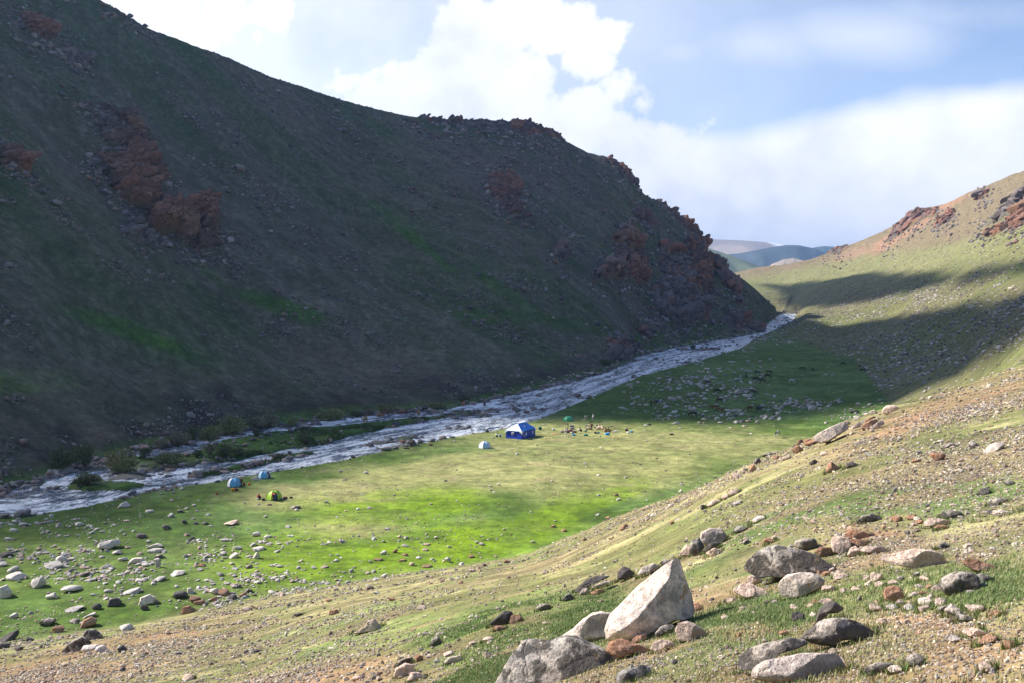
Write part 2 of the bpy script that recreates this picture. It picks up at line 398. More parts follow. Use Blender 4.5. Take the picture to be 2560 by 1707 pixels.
# right hand hillside
g = lay(np.zeros(GC.shape)+C(.130, .135, .055), np.clip(.45+1.1*N1, 0, 1), C(.16, .150, .075))
g = lay(g, smooth(0, .5, N4+.5*N2), C(.115, .142, .042))
g = lay(g, pb(2200, 640, 420, 55, -8)*.6, C(.20, .20, .095))
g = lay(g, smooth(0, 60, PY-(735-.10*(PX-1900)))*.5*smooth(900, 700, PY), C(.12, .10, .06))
hi = smooth(20, -10, PY-np.interp(PX, [1900, 2080, 2250, 2400, 2560], [690, 652, 622, 600, 585])+18*N1)*smooth(700, 1000, Rr)
g = lay(g, hi*.95, C(.175, .135, .085))
g = lay(g, hi*pb(2290, 560, 190, 14, -32)*.8, C(.29, .165, .11))
g = lay(g, hi*pb(2110, 650, 60, 16, -30)*.8, C(.26, .17, .12))
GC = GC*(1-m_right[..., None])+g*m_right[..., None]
# mountain
g = lay(np.zeros(GC.shape)+OLIVE*.95, np.clip(.5+1.0*N4+.5*N1, 0, 1), BROWN*.8)
strk = fbm2(gx, gy*.22, 26, 4, 120)
g = lay(g, smooth(-.1, .5, strk)*.75, C(.062, .100, .030))
g = lay(g, smooth(.15, .5, -strk+.4*N2)*.5, C(.150, .135, .100))
g = lay(g, smooth(0, .45, N3+.4*N2)*.22, C(.17, .16, .14))
for (x, y, rx, ry, an, k) in [(1040, 600, 140, 12, 40, .9), (1250, 720, 120, 16, 36, .7), (720, 770, 120, 24, 16, .9), (330, 830, 200, 22, 18, .9), (520, 680, 60, 12, 40, .6), (1600, 850, 220, 10, -10, 1.0), (1350, 800, 160, 16, 8, .6), (1180, 790, 60, 12, 10, .7), (1330, 640, 90, 10, 60, .5), (1560, 380, 70, 9, 25, .7), (60, 950, 160, 30, 0, .8)]:
    g = lay(g, pb(x, y, rx, ry, an)*k, C(.055, .120, .016))
for (x, y, rx, ry, an, k) in [(1250, 420, 250, 60, 10, .55), (900, 930, 330, 50, 8, .6), (500, 970, 380, 50, 5, .5), (1180, 520, 200, 60, 30, .5), (300, 560, 250, 160, 40, .35), (1700, 560, 60, 60, 40, .4), (1530, 870, 90, 26, 0, .6)][:]:
    g = lay(g, pb(x, y, rx, ry, an)*k, C(.145, .112, .090))
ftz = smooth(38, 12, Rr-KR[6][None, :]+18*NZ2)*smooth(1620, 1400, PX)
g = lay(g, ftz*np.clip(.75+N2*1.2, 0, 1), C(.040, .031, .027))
grb = smooth(30, 8, Rr-KR[6][None, :])*smooth(1500, 1600, PX)
g = lay(g, grb*.8, C(.045, .10, .015))
fine = fbm2(gx, gy*.35, 5, 4, 130)  # finer downslope streaks, standing in for relief shading in the slope colour
g = lay(g, smooth(.12, .4, fine+.3*strk)*.32, C(.05, .065, .035)); g = lay(g, smooth(.12, .4, -fine+.3*N1)*.28, C(.14, .135, .100))
trail = smooth(.06, .0, np.abs(fbm2(X, Y, 60, 3, 131)+(H-40)*.004*0+.0))*smooth(-.1, .3, fbm2(X, Y, 90, 2, 132))
g = lay(g, trail*.35, C(.16, .14, .11))
g = g*.98
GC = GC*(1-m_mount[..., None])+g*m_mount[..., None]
# river bed, banks, islands
bank = smooth(-1.6, -.1, s_r)*(1-m_isl)
GC = lay(GC, bank*np.clip(.5+1.4*N3+.4*N2, 0, 1), C(.20, .18, .165))
GC = lay(GC, smooth(-.2, .6, s_r)*(1-m_isl), C(.15, .14, .13))
GC = lay(GC, smooth(-1, .6, s_r)*m_isl, LUSH*1.3)
gb = np.clip(pb(1180, 1020, 130, 9, -8)+pb(1010, 1090, 260, 10, -10)*.6+pb(300, 1180, 200, 20, -4), 0, 1)*inch
GC = lay(GC, gb*np.clip(.5+1.5*N3, 0, 1), C(.20, .185, .165))
gr = m_floor*np.clip(pb(1560, 905, 180, 16, -14)+pb(1830, 850, 180, 26, -16), 0, 1)
GC = lay(GC, gr*np.clip(.35+1.5*N3, 0, 1)*.7, C(.24, .21, .17))
snowy = smooth(1700, 2600, Rr)
GC = lay(GC, snowy*.6, C(.13, .13, .08))
GC = lay(GC, m_floor*smooth(.15, .4, fbm2(X, Y, 3.2, 4, 142))*.35*(1-.6*tan), C(.035, .070, .008))
GC = lay(GC, m_floor*smooth(.22, .42, fbm2(X, Y, 5, 4, 143))*.35*(tan+.3), C(.26, .21, .12))
GC *= (1+.28*N3+.18*N2)[..., None]
GC = np.clip(GC, .005, .9)
# terrain material
t = NT('turf_and_soil'); ca = t.n('ShaderNodeAttribute', attribute_name='Col').outputs['Color']
pos = t.n('ShaderNodeNewGeometry').outputs['Position']
n1 = t.noise(pos, 7.0, 6, .65); n2 = t.noise(pos, .9, 5, .6); n3 = t.noise(pos, .12, 4, .6)
c = t.mixc(1.0, ca, t.ramp(n1, [(.28, (.50, .50, .48)), (.5, (1, 1, 1)), (.72, (1.45, 1.42, 1.35))]), 'MULTIPLY')
c = t.mixc(1.0, c, t.ramp(n2, [(.3, (.72, .74, .70)), (.5, (1, 1, 1)), (.7, (1.25, 1.22, 1.2))]), 'MULTIPLY')
n4 = t.noise(pos, .38, 5, .7)
c = t.mixc(1.0, c, t.ramp(n4, [(.34, (.68, .70, .68)), (.5, (1, 1, 1)), (.66, (1.28, 1.26, 1.24))]), 'MULTIPLY')
c = t.mixc(1.0, c, t.ramp(n3, [(.3, (.85, .88, .85)), (.7, (1.12, 1.1, 1.1))]), 'MULTIPLY')
hh = t.math('ADD', t.math('MULTIPLY', n1, .35), n2)
t.bsdf(c, .95, spec=.15, normal=t.bump(hh, .6, .14))
M_GROUND = t.m
V = np.stack([X, Y, H], -1).reshape(-1, 3)
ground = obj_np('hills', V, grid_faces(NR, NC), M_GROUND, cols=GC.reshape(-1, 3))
tag(ground, 'green valley floor and bare mountain slopes on both sides of the river', kind='structure')
# the ground behind and beside the camera, outside the picture
az0 = math.atan(1.0); nb_ = 120
ang = np.linspace(az0-.02, 2*math.pi-az0+.02, nb_); rb_i = np.arange(0, NR, 12); rb = RG[rb_i]
hL = H[rb_i, -1]; hR = H[rb_i, 0]
w_ = np.clip((ang-az0)/(2*math.pi-2*az0), 0, 1)[None, :]; w_ = w_*w_*(3-2*w_)
HB = hL[:, None]*(1-w_)+hR[:, None]*w_
XB = rb[:, None]*np.sin(ang)[None, :]; YB = rb[:, None]*np.cos(ang)[None, :]
HB = HB+smooth(20, 200, rb)[:, None]*3*fbm2(XB, YB, 80, 3, 7)*np.sin((ang-az0)/(2*math.pi-2*az0)*math.pi)[None, :]
obk = obj_np('terrain', np.stack([XB, YB, HB-.12], -1).reshape(-1, 3), grid_faces(len(rb), nb_), M_GROUND, cols=np.tile(C(.19, .18, .08), (HB.size, 1)))
tag(obk, 'grassy hillside continuing behind and beside the viewpoint', kind='structure')
# cap right under the camera
capv = [(0, 0, 29.6)]+[(1.8*math.sin(a), 1.8*math.cos(a), float(np.interp(math.tan(a), U, H[0])) if abs(a) <= az0 else float(hL[0]*.5+hR[0]*.5)) for a in np.linspace(-math.pi, math.pi, 40, endpoint=False)]
capv = np.array(capv); capf = np.array([(0, i+1, (i+1) % 40+1) for i in range(40)])[:, ::-1]
tag(obj_np('ground', capv, capf, M_GROUND, cols=np.tile(C(.19, .18, .08), (41, 1))), 'patch of turf at the viewpoint', kind='structure')
# ------------------------------------------------------------ water
cols_w = np.where((U > -.75) & (U < float(uta(1993, 780)[0])))[0]
uw = np.repeat(U[cols_w], 1); nw = 90
tt = np.linspace(0, 1, nw)[:, None]
RW = (RN[cols_w]-2.5)[None, :]*(1-tt)+(RF[cols_w]+2.5)[None, :]*tt
aw = (1/np.sqrt(1+uw**2))[None, :]
XW = RW*aw*uw[None, :]; YW = RW*aw
# distance along the stream
mx = XW[nw//2]; my = YW[nw//2]; L = np.concatenate([[0], np.cumsum(np.hypot(np.diff(mx), np.diff(my)))])
LW = L[None, :]+0*RW; DW = (RW-RN[cols_w][None, :])
ZW = zf(RW)-.30+.16*fbm2(LW, DW*1.6, 3.0, 3, 61)+.09*fbm2(LW, DW, 1.0, 2, 62)
t = NT('rapids'); fl = t.n('ShaderNodeAttribute', attribute_name='flow').outputs['Fac']; ac = t.n('ShaderNodeAttribute', attribute_name='across').outputs['Fac']
cm = t.n('ShaderNodeCombineXYZ'); t.l(t.math('MULTIPLY', fl, .40), cm.inputs[0]); t.l(ac, cm.inputs[1])
a1 = t.noise(cm.outputs[0], .42, 7, .75); a2 = t.noise(pos if False else cm.outputs[0], .09, 3, .5); a3 = t.noise(cm.outputs[0], 2.6, 4, .7)
foam = t.math('ADD', t.math('MULTIPLY', a1, .6), t.math('ADD', t.math('MULTIPLY', a2, .35), t.math('MULTIPLY', a3, .35)))
fm = t.ramp(foam, [(.585, (0, 0, 0)), (.635, (.25, .25, .25)), (.685, (1, 1, 1))])
base_c = t.mixc(a2, (.025, .045, .075), (.08, .12, .18))
cc = t.mixc(fm, base_c, (.90, .93, .96))
rg = t.math('ADD', .14, t.math('MULTIPLY', fm, .5))
t.bsdf(cc, rg, spec=.5, normal=t.bump(t.math('ADD', a1, a3), .9, .5))
M_WATER = t.m
river = obj_np('water', np.stack([XW, YW, ZW], -1).reshape(-1, 3), grid_faces(nw, len(cols_w)), M_WATER, extra={'flow': LW.ravel(), 'across': DW.ravel()})
tag(river, 'shallow fast mountain river with white rapids running up the valley', kind='structure')
# ------------------------------------------------------------ sun, sky, clouds, air, camera
SUN_EL = math.radians(38); SUN_AZ = math.radians(20)       # sun to the left and a little beyond
sdir = Vector((-math.cos(SUN_EL)*math.cos(SUN_AZ), math.cos(SUN_EL)*math.sin(SUN_AZ), math.sin(SUN_EL)))
ld = bpy.data.lights.new('sun', 'SUN'); ld.energy = 5.0; ld.angle = math.radians(.5); ld.color = (1, .94, .84)
sun = link(bpy.data.objects.new('sun', ld)); sun.rotation_euler = sdir.to_track_quat('Z', 'Y').to_euler(); sun.location = (-400, 200, 600)
W = bpy.data.worlds.new('World'); S.world = W; W.use_nodes = True
wt = W.node_tree; wt.nodes.clear()
class WN(NT):
    def __init__(s, tree): s.t = tree
w = WN(wt)
sky = w.n('ShaderNodeTexSky', sky_type='NISHITA', sun_disc=False); sky.sun_elevation = SUN_EL
sky.sun_rotation = math.atan2(sdir.x, sdir.y); sky.altitude = 2200; sky.air_density = 1.0; sky.dust_density = .6; sky.ozone_density = 1.5
tc = w.n('ShaderNodeTexCoord').outputs['Generated']
sep = w.n('ShaderNodeSeparateXYZ'); w.l(tc, sep.inputs[0])
ydiv = w.math('MAXIMUM', sep.outputs[1], .15)
u_ = w.math('DIVIDE', sep.outputs[0], ydiv); v_ = w.math('DIVIDE', sep.outputs[2], ydiv)
uv = w.n('ShaderNodeCombineXYZ'); w.l(u_, uv.inputs[0]); w.l(v_, uv.inputs[1])
def pv(px, py):
    x, y, z = pdir(px, py); return float(x/y), float(z/y)
def puffs(lst, sharp_noise, namp):
    """union of billows around sky directions; the outline broken up by noise -> rough signed field, >0 inside"""
    cur = None
    for (px, py, rx, ry) in lst:
        a, b = pv(px, py); ix, iy = FPX/rx, FPX/ry
        nd = w.n('ShaderNodeVectorMath', operation='MULTIPLY_ADD'); w.l(uv.outputs[0], nd.inputs[0])
        nd.inputs[1].default_value = (ix, iy, 0); nd.inputs[2].default_value = (-a*ix, -b*iy, 0)
        ln = w.n('ShaderNodeVectorMath', operation='LENGTH'); w.l(nd.outputs[0], ln.inputs[0])
        e = w.math('MULTIPLY', w.math('SUBTRACT', 1.0, ln.outputs['Value']), min(rx, ry)/100.0)
        cur = e if cur is None else w.math('MAXIMUM', cur, e)
    return w.math('ADD', cur, w.math('MULTIPLY', w.math('SUBTRACT', sharp_noise, .5), namp))
nA = w.noise(uv.outputs[0], 9, 8, .6); nB = w.noise(uv.outputs[0], 3.0, 5, .5); nC = w.noise(uv.outputs[0], 28, 5, .6)
nS = w.math('ADD', w.math('MULTIPLY', nA, .6), w.math('MULTIPLY', nC, .4))
cum = puffs([(1180, 110, 120, 130), (1270, 60, 120, 90), (1400, 75, 150, 85), (1500, 90, 70, 60), (1120, 170, 90, 80), (1010, 210, 90, 60), (960, 250, 130, 80), (1080, 250, 190, 90), (1250, 240, 130, 80), (1340, 180, 90, 60), (870, 210, 70, 40), (1200, 160, 150, 100), (845, 180, 22, 25),
             (1550, 230, 80, 55), (1480, 260, 130, 60), (1600, 260, 50, 45), (1455, 150, 90, 70), (1440, 320, 200, 90), (1600, 360, 170, 80), (680, 25, 80, 60), (640, 90, 25, 30), (700, 60, 60, 30), (350, 0, 180, 110), (480, 80, 90, 60), (560, 20, 70, 90)], nS, 2.3)
wisp = puffs([(1880, 110, 190, 70), (2150, 90, 240, 60), (1700, 130, 120, 50), (2400, 40, 150, 30)], nB, 1.3)
# long cloud bank, its upper edge rising to the right
a0, b0 = pv(1640, 335); a1_, b1_ = pv(2560, 185)
edge = w.math('MULTIPLY_ADD', u_, (b1_-b0)/(a1_-a0), b0-a0*(b1_-b0)/(a1_-a0))
bank_ = w.math('ADD', w.math('MULTIPLY', w.math('SUBTRACT', edge, v_), 22.0), w.math('MULTIPLY', w.math('SUBTRACT', nB, .5), 1.6))
left_lim = w.math('MULTIPLY', w.math('SUBTRACT', u_, pv(1380, 400)[0]), 12.0)
bank_ = w.math('MINIMUM', bank_, left_lim)
def sst(x, a, b):
    nd = w.n('ShaderNodeMapRange', interpolation_type='SMOOTHSTEP'); w.l(x, nd.inputs['Value']); nd.inputs['From Min'].default_value = a; nd.inputs['From Max'].default_value = b
    return nd.outputs[0]
fc = sst(cum, -.18, .26); fb_ = sst(bank_, -.25, .55); fw = w.math('MULTIPLY', sst(wisp, -.9, 1.1), .62)
alp = w.math('MAXIMUM', w.math('MAXIMUM', fc, fb_), fw)
# elsewhere in the sky (outside the picture): scattered clouds
gn = w.math('MULTIPLY', sst(w.noise(tc, 2.2, 6, .6), .56, .70), .55)
front = w.math('MULTIPLY', sst(sep.outputs[1], .3, .5), sst(v_, .75, .45))
alp = w.math('ADD', w.math('MULTIPLY', alp, front), w.math('MULTIPLY', gn, w.math('SUBTRACT', 1.0, front)))
# a veil low down
vl2 = w.math('MULTIPLY', w.math('MULTIPLY', front, sst(u_, .62, -.25)), w.math('ADD', .45, w.math('MULTIPLY', nB, .5)))
veil = w.math('MAXIMUM', vl2, w.math('MULTIPLY', sst(sep.outputs[2], .38, .0), .30))
alp = w.math('MAXIMUM', alp, veil)
shade = w.ramp(w.math('ADD', w.math('MULTIPLY', nB, .6), w.math('MULTIPLY', nA, .4)), [(.36, (.70, .73, .83)), (.45, (.92, .94, .99)), (.53, (1.06, 1.06, 1.06))])
bw = w.n('ShaderNodeBackground'); bw.inputs['Strength'].default_value = 1.0
sk = w.mixc(1.0, sky.outputs[0], (SKYS*.95, SKYS*.95, SKYS*1.0), 'MULTIPLY')
ccl = w.mixc(1.0, shade, (CLD, CLD, CLD), 'MULTIPLY')
w.l(w.mixc(alp, sk, ccl), bw.inputs['Color'])
wo = w.n('ShaderNodeOutputWorld'); w.l(bw.outputs[0], wo.inputs['Surface'])
# camera
cd = bpy.data.cameras.new('camera'); cd.sensor_width = 36; cd.lens = 36*FPX/2560; cd.clip_start = .1; cd.clip_end = 40000
cam = link(bpy.data.objects.new('camera', cd)); cam.location = (0, 0, CH); cam.rotation_euler = (math.radians(90)-PITCH, 0, 0)
S.camera = cam
S.view_settings.view_transform = 'Standard'; S.view_settings.look = 'None'; S.view_settings.exposure = EXPO; S.view_settings.gamma = 1
S.cycles.use_denoising = True; S.cycles.max_bounces = 5; S.cycles.transparent_max_bounces = 12; S.cycles.volume_bounces = 0
S.cycles.volume_step_rate = 4
# unseen clouds added overhead, shaped so their shadows fall where wanted in the valley
HC = 900.0
sh = (-math.cos(SUN_AZ)/math.tan(SUN_EL), math.sin(SUN_AZ)/math.tan(SUN_EL))
def up(p):
    return (p[0]+sh[0]*(HC-p[2]), p[1]+sh[1]*(HC-p[2]))
t = NT('shade_cloud_vapour'); al = t.n('ShaderNodeAttribute', attribute_name='dens').outputs['Fac']
d1 = t.n('ShaderNodeBsdfDiffuse'); d1.inputs[0].default_value = (.9, .9, .92, 1); d2 = t.n('ShaderNodeBsdfTranslucent'); d2.inputs[0].default_value = (.9, .9, .93, 1)
mx_ = t.n('ShaderNodeMixShader'); mx_.inputs[0].default_value = .14; t.l(d1.outputs[0], mx_.inputs[1]); t.l(d2.outputs[0], mx_.inputs[2])
tr = t.n('ShaderNodeBsdfTransparent'); m2 = t.n('ShaderNodeMixShader'); t.l(al, m2.inputs[0]); t.l(tr.outputs[0], m2.inputs[1]); t.l(mx_.outputs[0], m2.inputs[2]); t.l(m2.outputs[0], t.out.inputs['Surface'])
M_SHADE_CLOUD = t.m
def cloud(poly, edge_w, amax, namp, nsc, label, n=150, thick=60):
    P = np.array([up(p) for p in poly]); lo = P.min(0)-edge_w*2; hi_ = P.max(0)+edge_w*2
    n1_ = n; n2_ = max(20, int(n*(hi_[1]-lo[1])/(hi_[0]-lo[0]))); n2_ = min(n2_, 400)
    gx_, gy_ = np.meshgrid(np.linspace(lo[0], hi_[0], n1_), np.linspace(lo[1], hi_[1], n2_))
    d = inpoly(gx_, gy_, P)+namp*fbm2(gx_, gy_, nsc, 4, 201)
    a = smooth(-edge_w*.5, edge_w*.5, d)
    k = 1-np.sqrt(1-a*amax)
    lump = 1.5*np.sqrt(np.clip(a, 0, 1))+thick*smooth(30, 260, d)
    zt = HC+1+lump*(.9+.5*fbm2(gx_, gy_, 120, 4, 202)); zb = HC-lump*(.25+.1*fbm2(gx_, gy_, 90, 3, 203))
    m = a > .003; mf = (m[:-1, :-1] | m[1:, 1:] | m[1:, :-1] | m[:-1, 1:])
    F = grid_faces(n2_, n1_, mf); nv = gx_.size
    V = np.concatenate([np.stack([gx_, gy_, zt], -1).reshape(-1, 3), np.stack([gx_, gy_, zb], -1).reshape(-1, 3)])
    FF = np.concatenate([F, F[:, ::-1]+nv])
    used = np.unique(FF); mp = np.full(len(V), -1); mp[used] = np.arange(len(used))
    o = obj_np('cloud', V[used], mp[FF], M_SHADE_CLOUD, extra={'dens': np.concatenate([k.ravel(), k.ravel()])[used]})
    return tag(o, label, 'cloud')
def gp_(lst): return [tuple(q) for q in cast([a for a, b in lst], [b for a, b in lst])]
def beyond(lst, dr):                           # points on the back of the ridge
    out = []
    for q in gp_(lst):
        r = math.hypot(q[0], q[1]); k = (r+dr)/r; out.append((q[0]*k, q[1]*k, q[2]))
    return out
if SHADE_CLOUDS:
    main = gp_([(-250, 1190), (0, 1195), (250, 1150), (500, 1118), (700, 1095), (900, 1085), (1100, 1072), (1240, 1052), (1330, 1056), (1480, 1056), (1600, 1056), (1750, 1060), (1900, 1058), (2000, 1048), (2075, 1035), (2180, 1008), (2300, 968), (2420, 930), (2500, 895), (2560, 858)])
    main += gp_([(2800, 800), (2800, 705), (2560, 735), (2414, 760), (2241, 792), (2060, 813)])+beyond([(1950, 785)], 5)
    main += beyond([(1776, 650), (1690, 545), (1570, 440), (1400, 345), (1180, 315), (900, 285), (600, 165), (300, 50)], 60)
    main += [(-420, 420, 240), (-420, 150, 150)]
    cloud(main, 14, .97, 7, 50, 'broad cloud added out of the picture to shade the left mountain and pasture', n=260)
    upb = gp_([(1900, 712), (2010, 706), (2183, 681), (2560, 650), (2850, 620), (2850, 655), (2560, 684), (2357, 714), (2183, 752), (2080, 772), (2000, 776), (1960, 760), (1940, 735)])
    cloud(upb, 26, .95, 12, 60, 'long narrow cloud added out of the picture to shade the right slope', n=200)
    lft = gp_([(-350, 1190), (0, 1195), (250, 1140), (500, 1105), (700, 1078), (900, 1062), (1130, 1060), (1180, 1075), (1000, 1110), (800, 1165), (640, 1235), (420, 1290), (200, 1330), (-100, 1380), (-400, 1400)])
    cloud(lft, 30, .84, 8, 40, 'thin ragged cloud added out of the picture to darken the left meadow', n=160, thick=30)
    bl = [(-200, 60, 8), (-90, 60, 10), (-62, 75, 0), (-80, 100, 0), (-130, 110, 0), (-200, 110, 0)]
# far ridges up the valley, seen through the air
def ridge(pts, dist, depth_, col, label, foot, seed, snow=None):
    n = 260; m_ = 60
    xs = np.linspace(pts[0][0], pts[-1][0], n); ys = np.interp(xs, [p[0] for p in pts], [p[1] for p in pts])
    u, te = uta(xs, ys); a = 1/np.sqrt(1+u*u)
    zt = CH+dist*te
    s = np.linspace(-1, 1, m_)[:, None]
    R_ = dist+depth_*s*1.0+0*zt[None, :]
    prof = np.clip(1-np.abs(s)**1.15, 0, 1)
    xx = R_*(a*u)[None, :]; yy = R_*a[None, :]
    nz = fbm2(xx, yy, depth_*.55, 5, seed)
    rg_ = 1-np.abs(fbm2(xx, yy*.4, depth_*.3, 4, seed+9))*2
    zz = foot+(zt[None, :]-foot)*prof+(nz*.28+rg_*.10)*(zt[None, :]-foot)*np.clip(prof*(1-prof)*3, 0, 1)
    cl = np.zeros(zz.shape+(3,))+np.array(col)
    cl = lay(cl, smooth(-.1, .4, fbm2(xx, yy, depth_*.2, 4, seed+3)), np.array(col)*1.45)
    if snow: cl = lay(cl, smooth(.05, .3, fbm2(xx, yy*.3, depth_*.35, 4, seed+5))*smooth(.75, .93, prof+0*zz), C(.8, .82, .85))
    o = obj_np('hills', np.stack([xx, yy, zz], -1).reshape(-1, 3), grid_faces(m_, n), M_GROUND, cols=cl.reshape(-1, 3))
    return tag(o, label, kind='structure')
ridge([(1640, 600), (1776, 598), (1860, 602), (1930, 607), (1985, 617), (2080, 640), (2200, 640)], 9500, 1900, C(.26, .20, .15), 'far flat topped plateau with snow patches at the valley end', 60, 301, snow=True)
ridge([(1640, 640), (1776, 640), (1850, 634), (1920, 620), (1965, 613), (2000, 614), (2040, 622), (2078, 640), (2160, 640)], 6500, 900, C(.045, .060, .060), 'dark rounded hill at the end of the valley', 30, 311)
ridge([(1980, 640), (2030, 620), (2060, 615), (2100, 618), (2140, 640), (2200, 640)], 8000, 800, C(.05, .075, .07), 'small far blue green hill beside the right slope', 30, 315)
ridge([(1600, 590), (1700, 600), (1776, 622), (1830, 640), (1870, 655), (1915, 672), (1935, 685)], 4200, 700, C(.11, .135, .07), 'hazy green spur with rocky ribs left of the far hills', 10, 321)
ridge([(1905, 680), (1930, 660), (1960, 648), (1985, 645), (2020, 655), (2060, 665)], 5200, 420, C(.30, .24, .18), 'pale far hillside catching the sun', 10, 331)
if HAZE:
    vm = bpy.data.materials.new('air_haze'); vm.use_nodes = True; nt = vm.node_tree; nt.nodes.clear()
    pvn = nt.nodes.new('ShaderNodeVolumePrincipled'); pvn.inputs['Color'].default_value = (.34, .56, 1, 1); pvn.inputs['Density'].default_value = HAZE; pvn.inputs['Anisotropy'].default_value = .35
    on = nt.nodes.new('ShaderNodeOutputMaterial'); nt.links.new(pvn.outputs[0], on.inputs['Volume'])
    b = np.array([(x, y, z) for x in (-14500, 14500) for y in (-14500, 14500) for z in (-6, 640)], float)
    f = np.array([(0, 1, 3, 2), (4, 6, 7, 5), (0, 4, 5, 1), (2, 3, 7, 6), (0, 2, 6, 4), (1, 5, 7, 3)])
    tag(obj_np('haze', b, f, vm, smoothed=False), 'thin blue air haze filling the valley', kind='stuff')
# ------------------------------------------------------------ rock materials
def icosphere(sub):
    import bmesh
    b = bmesh.new(); bmesh.ops.create_icosphere(b, subdivisions=sub, radius=1)
    V = np.array([v.co[:] for v in b.verts]); F = np.array([[v.index for v in f.verts] for f in b.faces]); b.free(); return V, F
ICO = {k: icosphere(k) for k in (1, 2, 3, 4, 5, 6)}
def rock_mat(name, ca_, cb_, dark, darkamt, lich, lichamt, sc=1.0, attr=False):
    t = NT(name)
    tc = t.n('ShaderNodeNewGeometry').outputs['Position'] if attr else t.n('ShaderNodeTexCoord').outputs['Object']
    a = t.noise(tc, 1.7*sc, 5, .6); b = t.noise(tc, 9*sc, 6, .7); d = t.noise(tc, 28*sc, 3, .7); e = t.noise(tc, 3.3*sc, 4, .6)
    if attr:
        base = t.n('ShaderNodeAttribute', attribute_name='Col').outputs['Color']
    else:
        rnd = t.n('ShaderNodeObjectInfo').outputs['Random']
        base = t.mixc(t.ramp(a, [(.38, (0, 0, 0)), (.62, (1, 1, 1))]), ca_, cb_)
        base = t.mixc(1.0, base, t.ramp(rnd, [(0, (.70, .70, .72)), (.5, (1, .98, .96)), (1, (1.25, 1.18, 1.12))]), 'MULTIPLY')
    c = t.mixc(1.0, base, t.ramp(b, [(.32, (.42, .42, .44)), (.46, (.92, .92, .92)), (.6, (1.28, 1.25, 1.2))]), 'MULTIPLY')
    c = t.mixc(1.0, c, t.ramp(d, [(.32, (.70, .70, .70)), (.6, (1.12, 1.12, 1.12))]), 'MULTIPLY')
    wv = t.n('ShaderNodeVectorMath', operation='MULTIPLY_ADD'); nz_ = t.n('ShaderNodeTexNoise'); nz_.inputs['Scale'].default_value = 2.2*sc; t.l(tc, nz_.inputs['Vector'])
    t.l(nz_.outputs['Color'], wv.inputs[0]); wv.inputs[1].default_value = (.5/sc,)*3; t.l(tc, wv.inputs[2])
    vo = t.n('ShaderNodeTexVoronoi', feature='DISTANCE_TO_EDGE'); vo.inputs['Scale'].default_value = 1.5*sc; t.l(wv.outputs[0], vo.inputs['Vector'])
    crk = t.ramp(vo.outputs['Distance'], [(0, (0, 0, 0)), (.022, (.75, .75, .75)), (.06, (1, 1, 1))])
    if darkamt:
        lo = .62-.2*darkamt
        m = t.ramp(t.math('ADD', t.math('MULTIPLY', e, .6), t.math('MULTIPLY', b, .4)), [(lo, (0, 0, 0)), (lo+.05, (darkamt, darkamt, darkamt))])
        c = t.mixc(m, c, dark)
    if lichamt:
        f = t.noise(tc, 5.1*sc, 5, .75)
        lo = .70-.16*lichamt
        m = t.ramp(f, [(lo, (0, 0, 0)), (lo+.03, (.85, .85, .85))])
        c = t.mixc(m, c, lich)
    hh = t.math('ADD', t.math('ADD', t.math('MULTIPLY', b, 1.0), t.math('MULTIPLY', t.math('MAXIMUM', crk, t.ramp(a, [(.45, (0, 0, 0)), (.52, (1, 1, 1))])), .28)), t.math('MULTIPLY', d, .35))
    t.bsdf(c, .92, spec=.2, normal=t.bump(hh, .95, .06/sc))
    return t.m
RM = {
 'pale': rock_mat('pale_granite', (.74, .61, .54), (.56, .50, .47), (.055, .055, .055), .5, (.50, .24, .07), .5),
 'pink': rock_mat('pink_granite', (.66, .50, .42), (.56, .45, .40), (.10, .08, .07), .35, (.50, .30, .18), .6),
 'rust': rock_mat('rusty_granite', (.40, .20, .12), (.38, .26, .20), (.07, .045, .035), .4, (.50, .38, .30), .5),
 'grey': rock_mat('grey_lichened_granite', (.46, .43, .40), (.54, .46, .41), (.032, .034, .036), .85, (.40, .26, .12), .4),
 'dark': rock_mat('dark_slaty_rock', (.10, .095, .10), (.15, .13, .125), (.04, .042, .05), .5, (.28, .26, .22), .4),
 'field': rock_mat('pale_field_stone', (.68, .63, .59), (.56, .52, .49), (.20, .20, .21), .4, (.42, .36, .30), .3),
}
M_STONE = rock_mat('loose_stone', None, None, (.1, .1, .1), 0, (.4, .3, .2), 0, attr=True)
M_CRAG = rock_mat('crag_rock', None, None, (.06, .06, .065), .25, (.30, .17, .08), .0, sc=.12, attr=True)
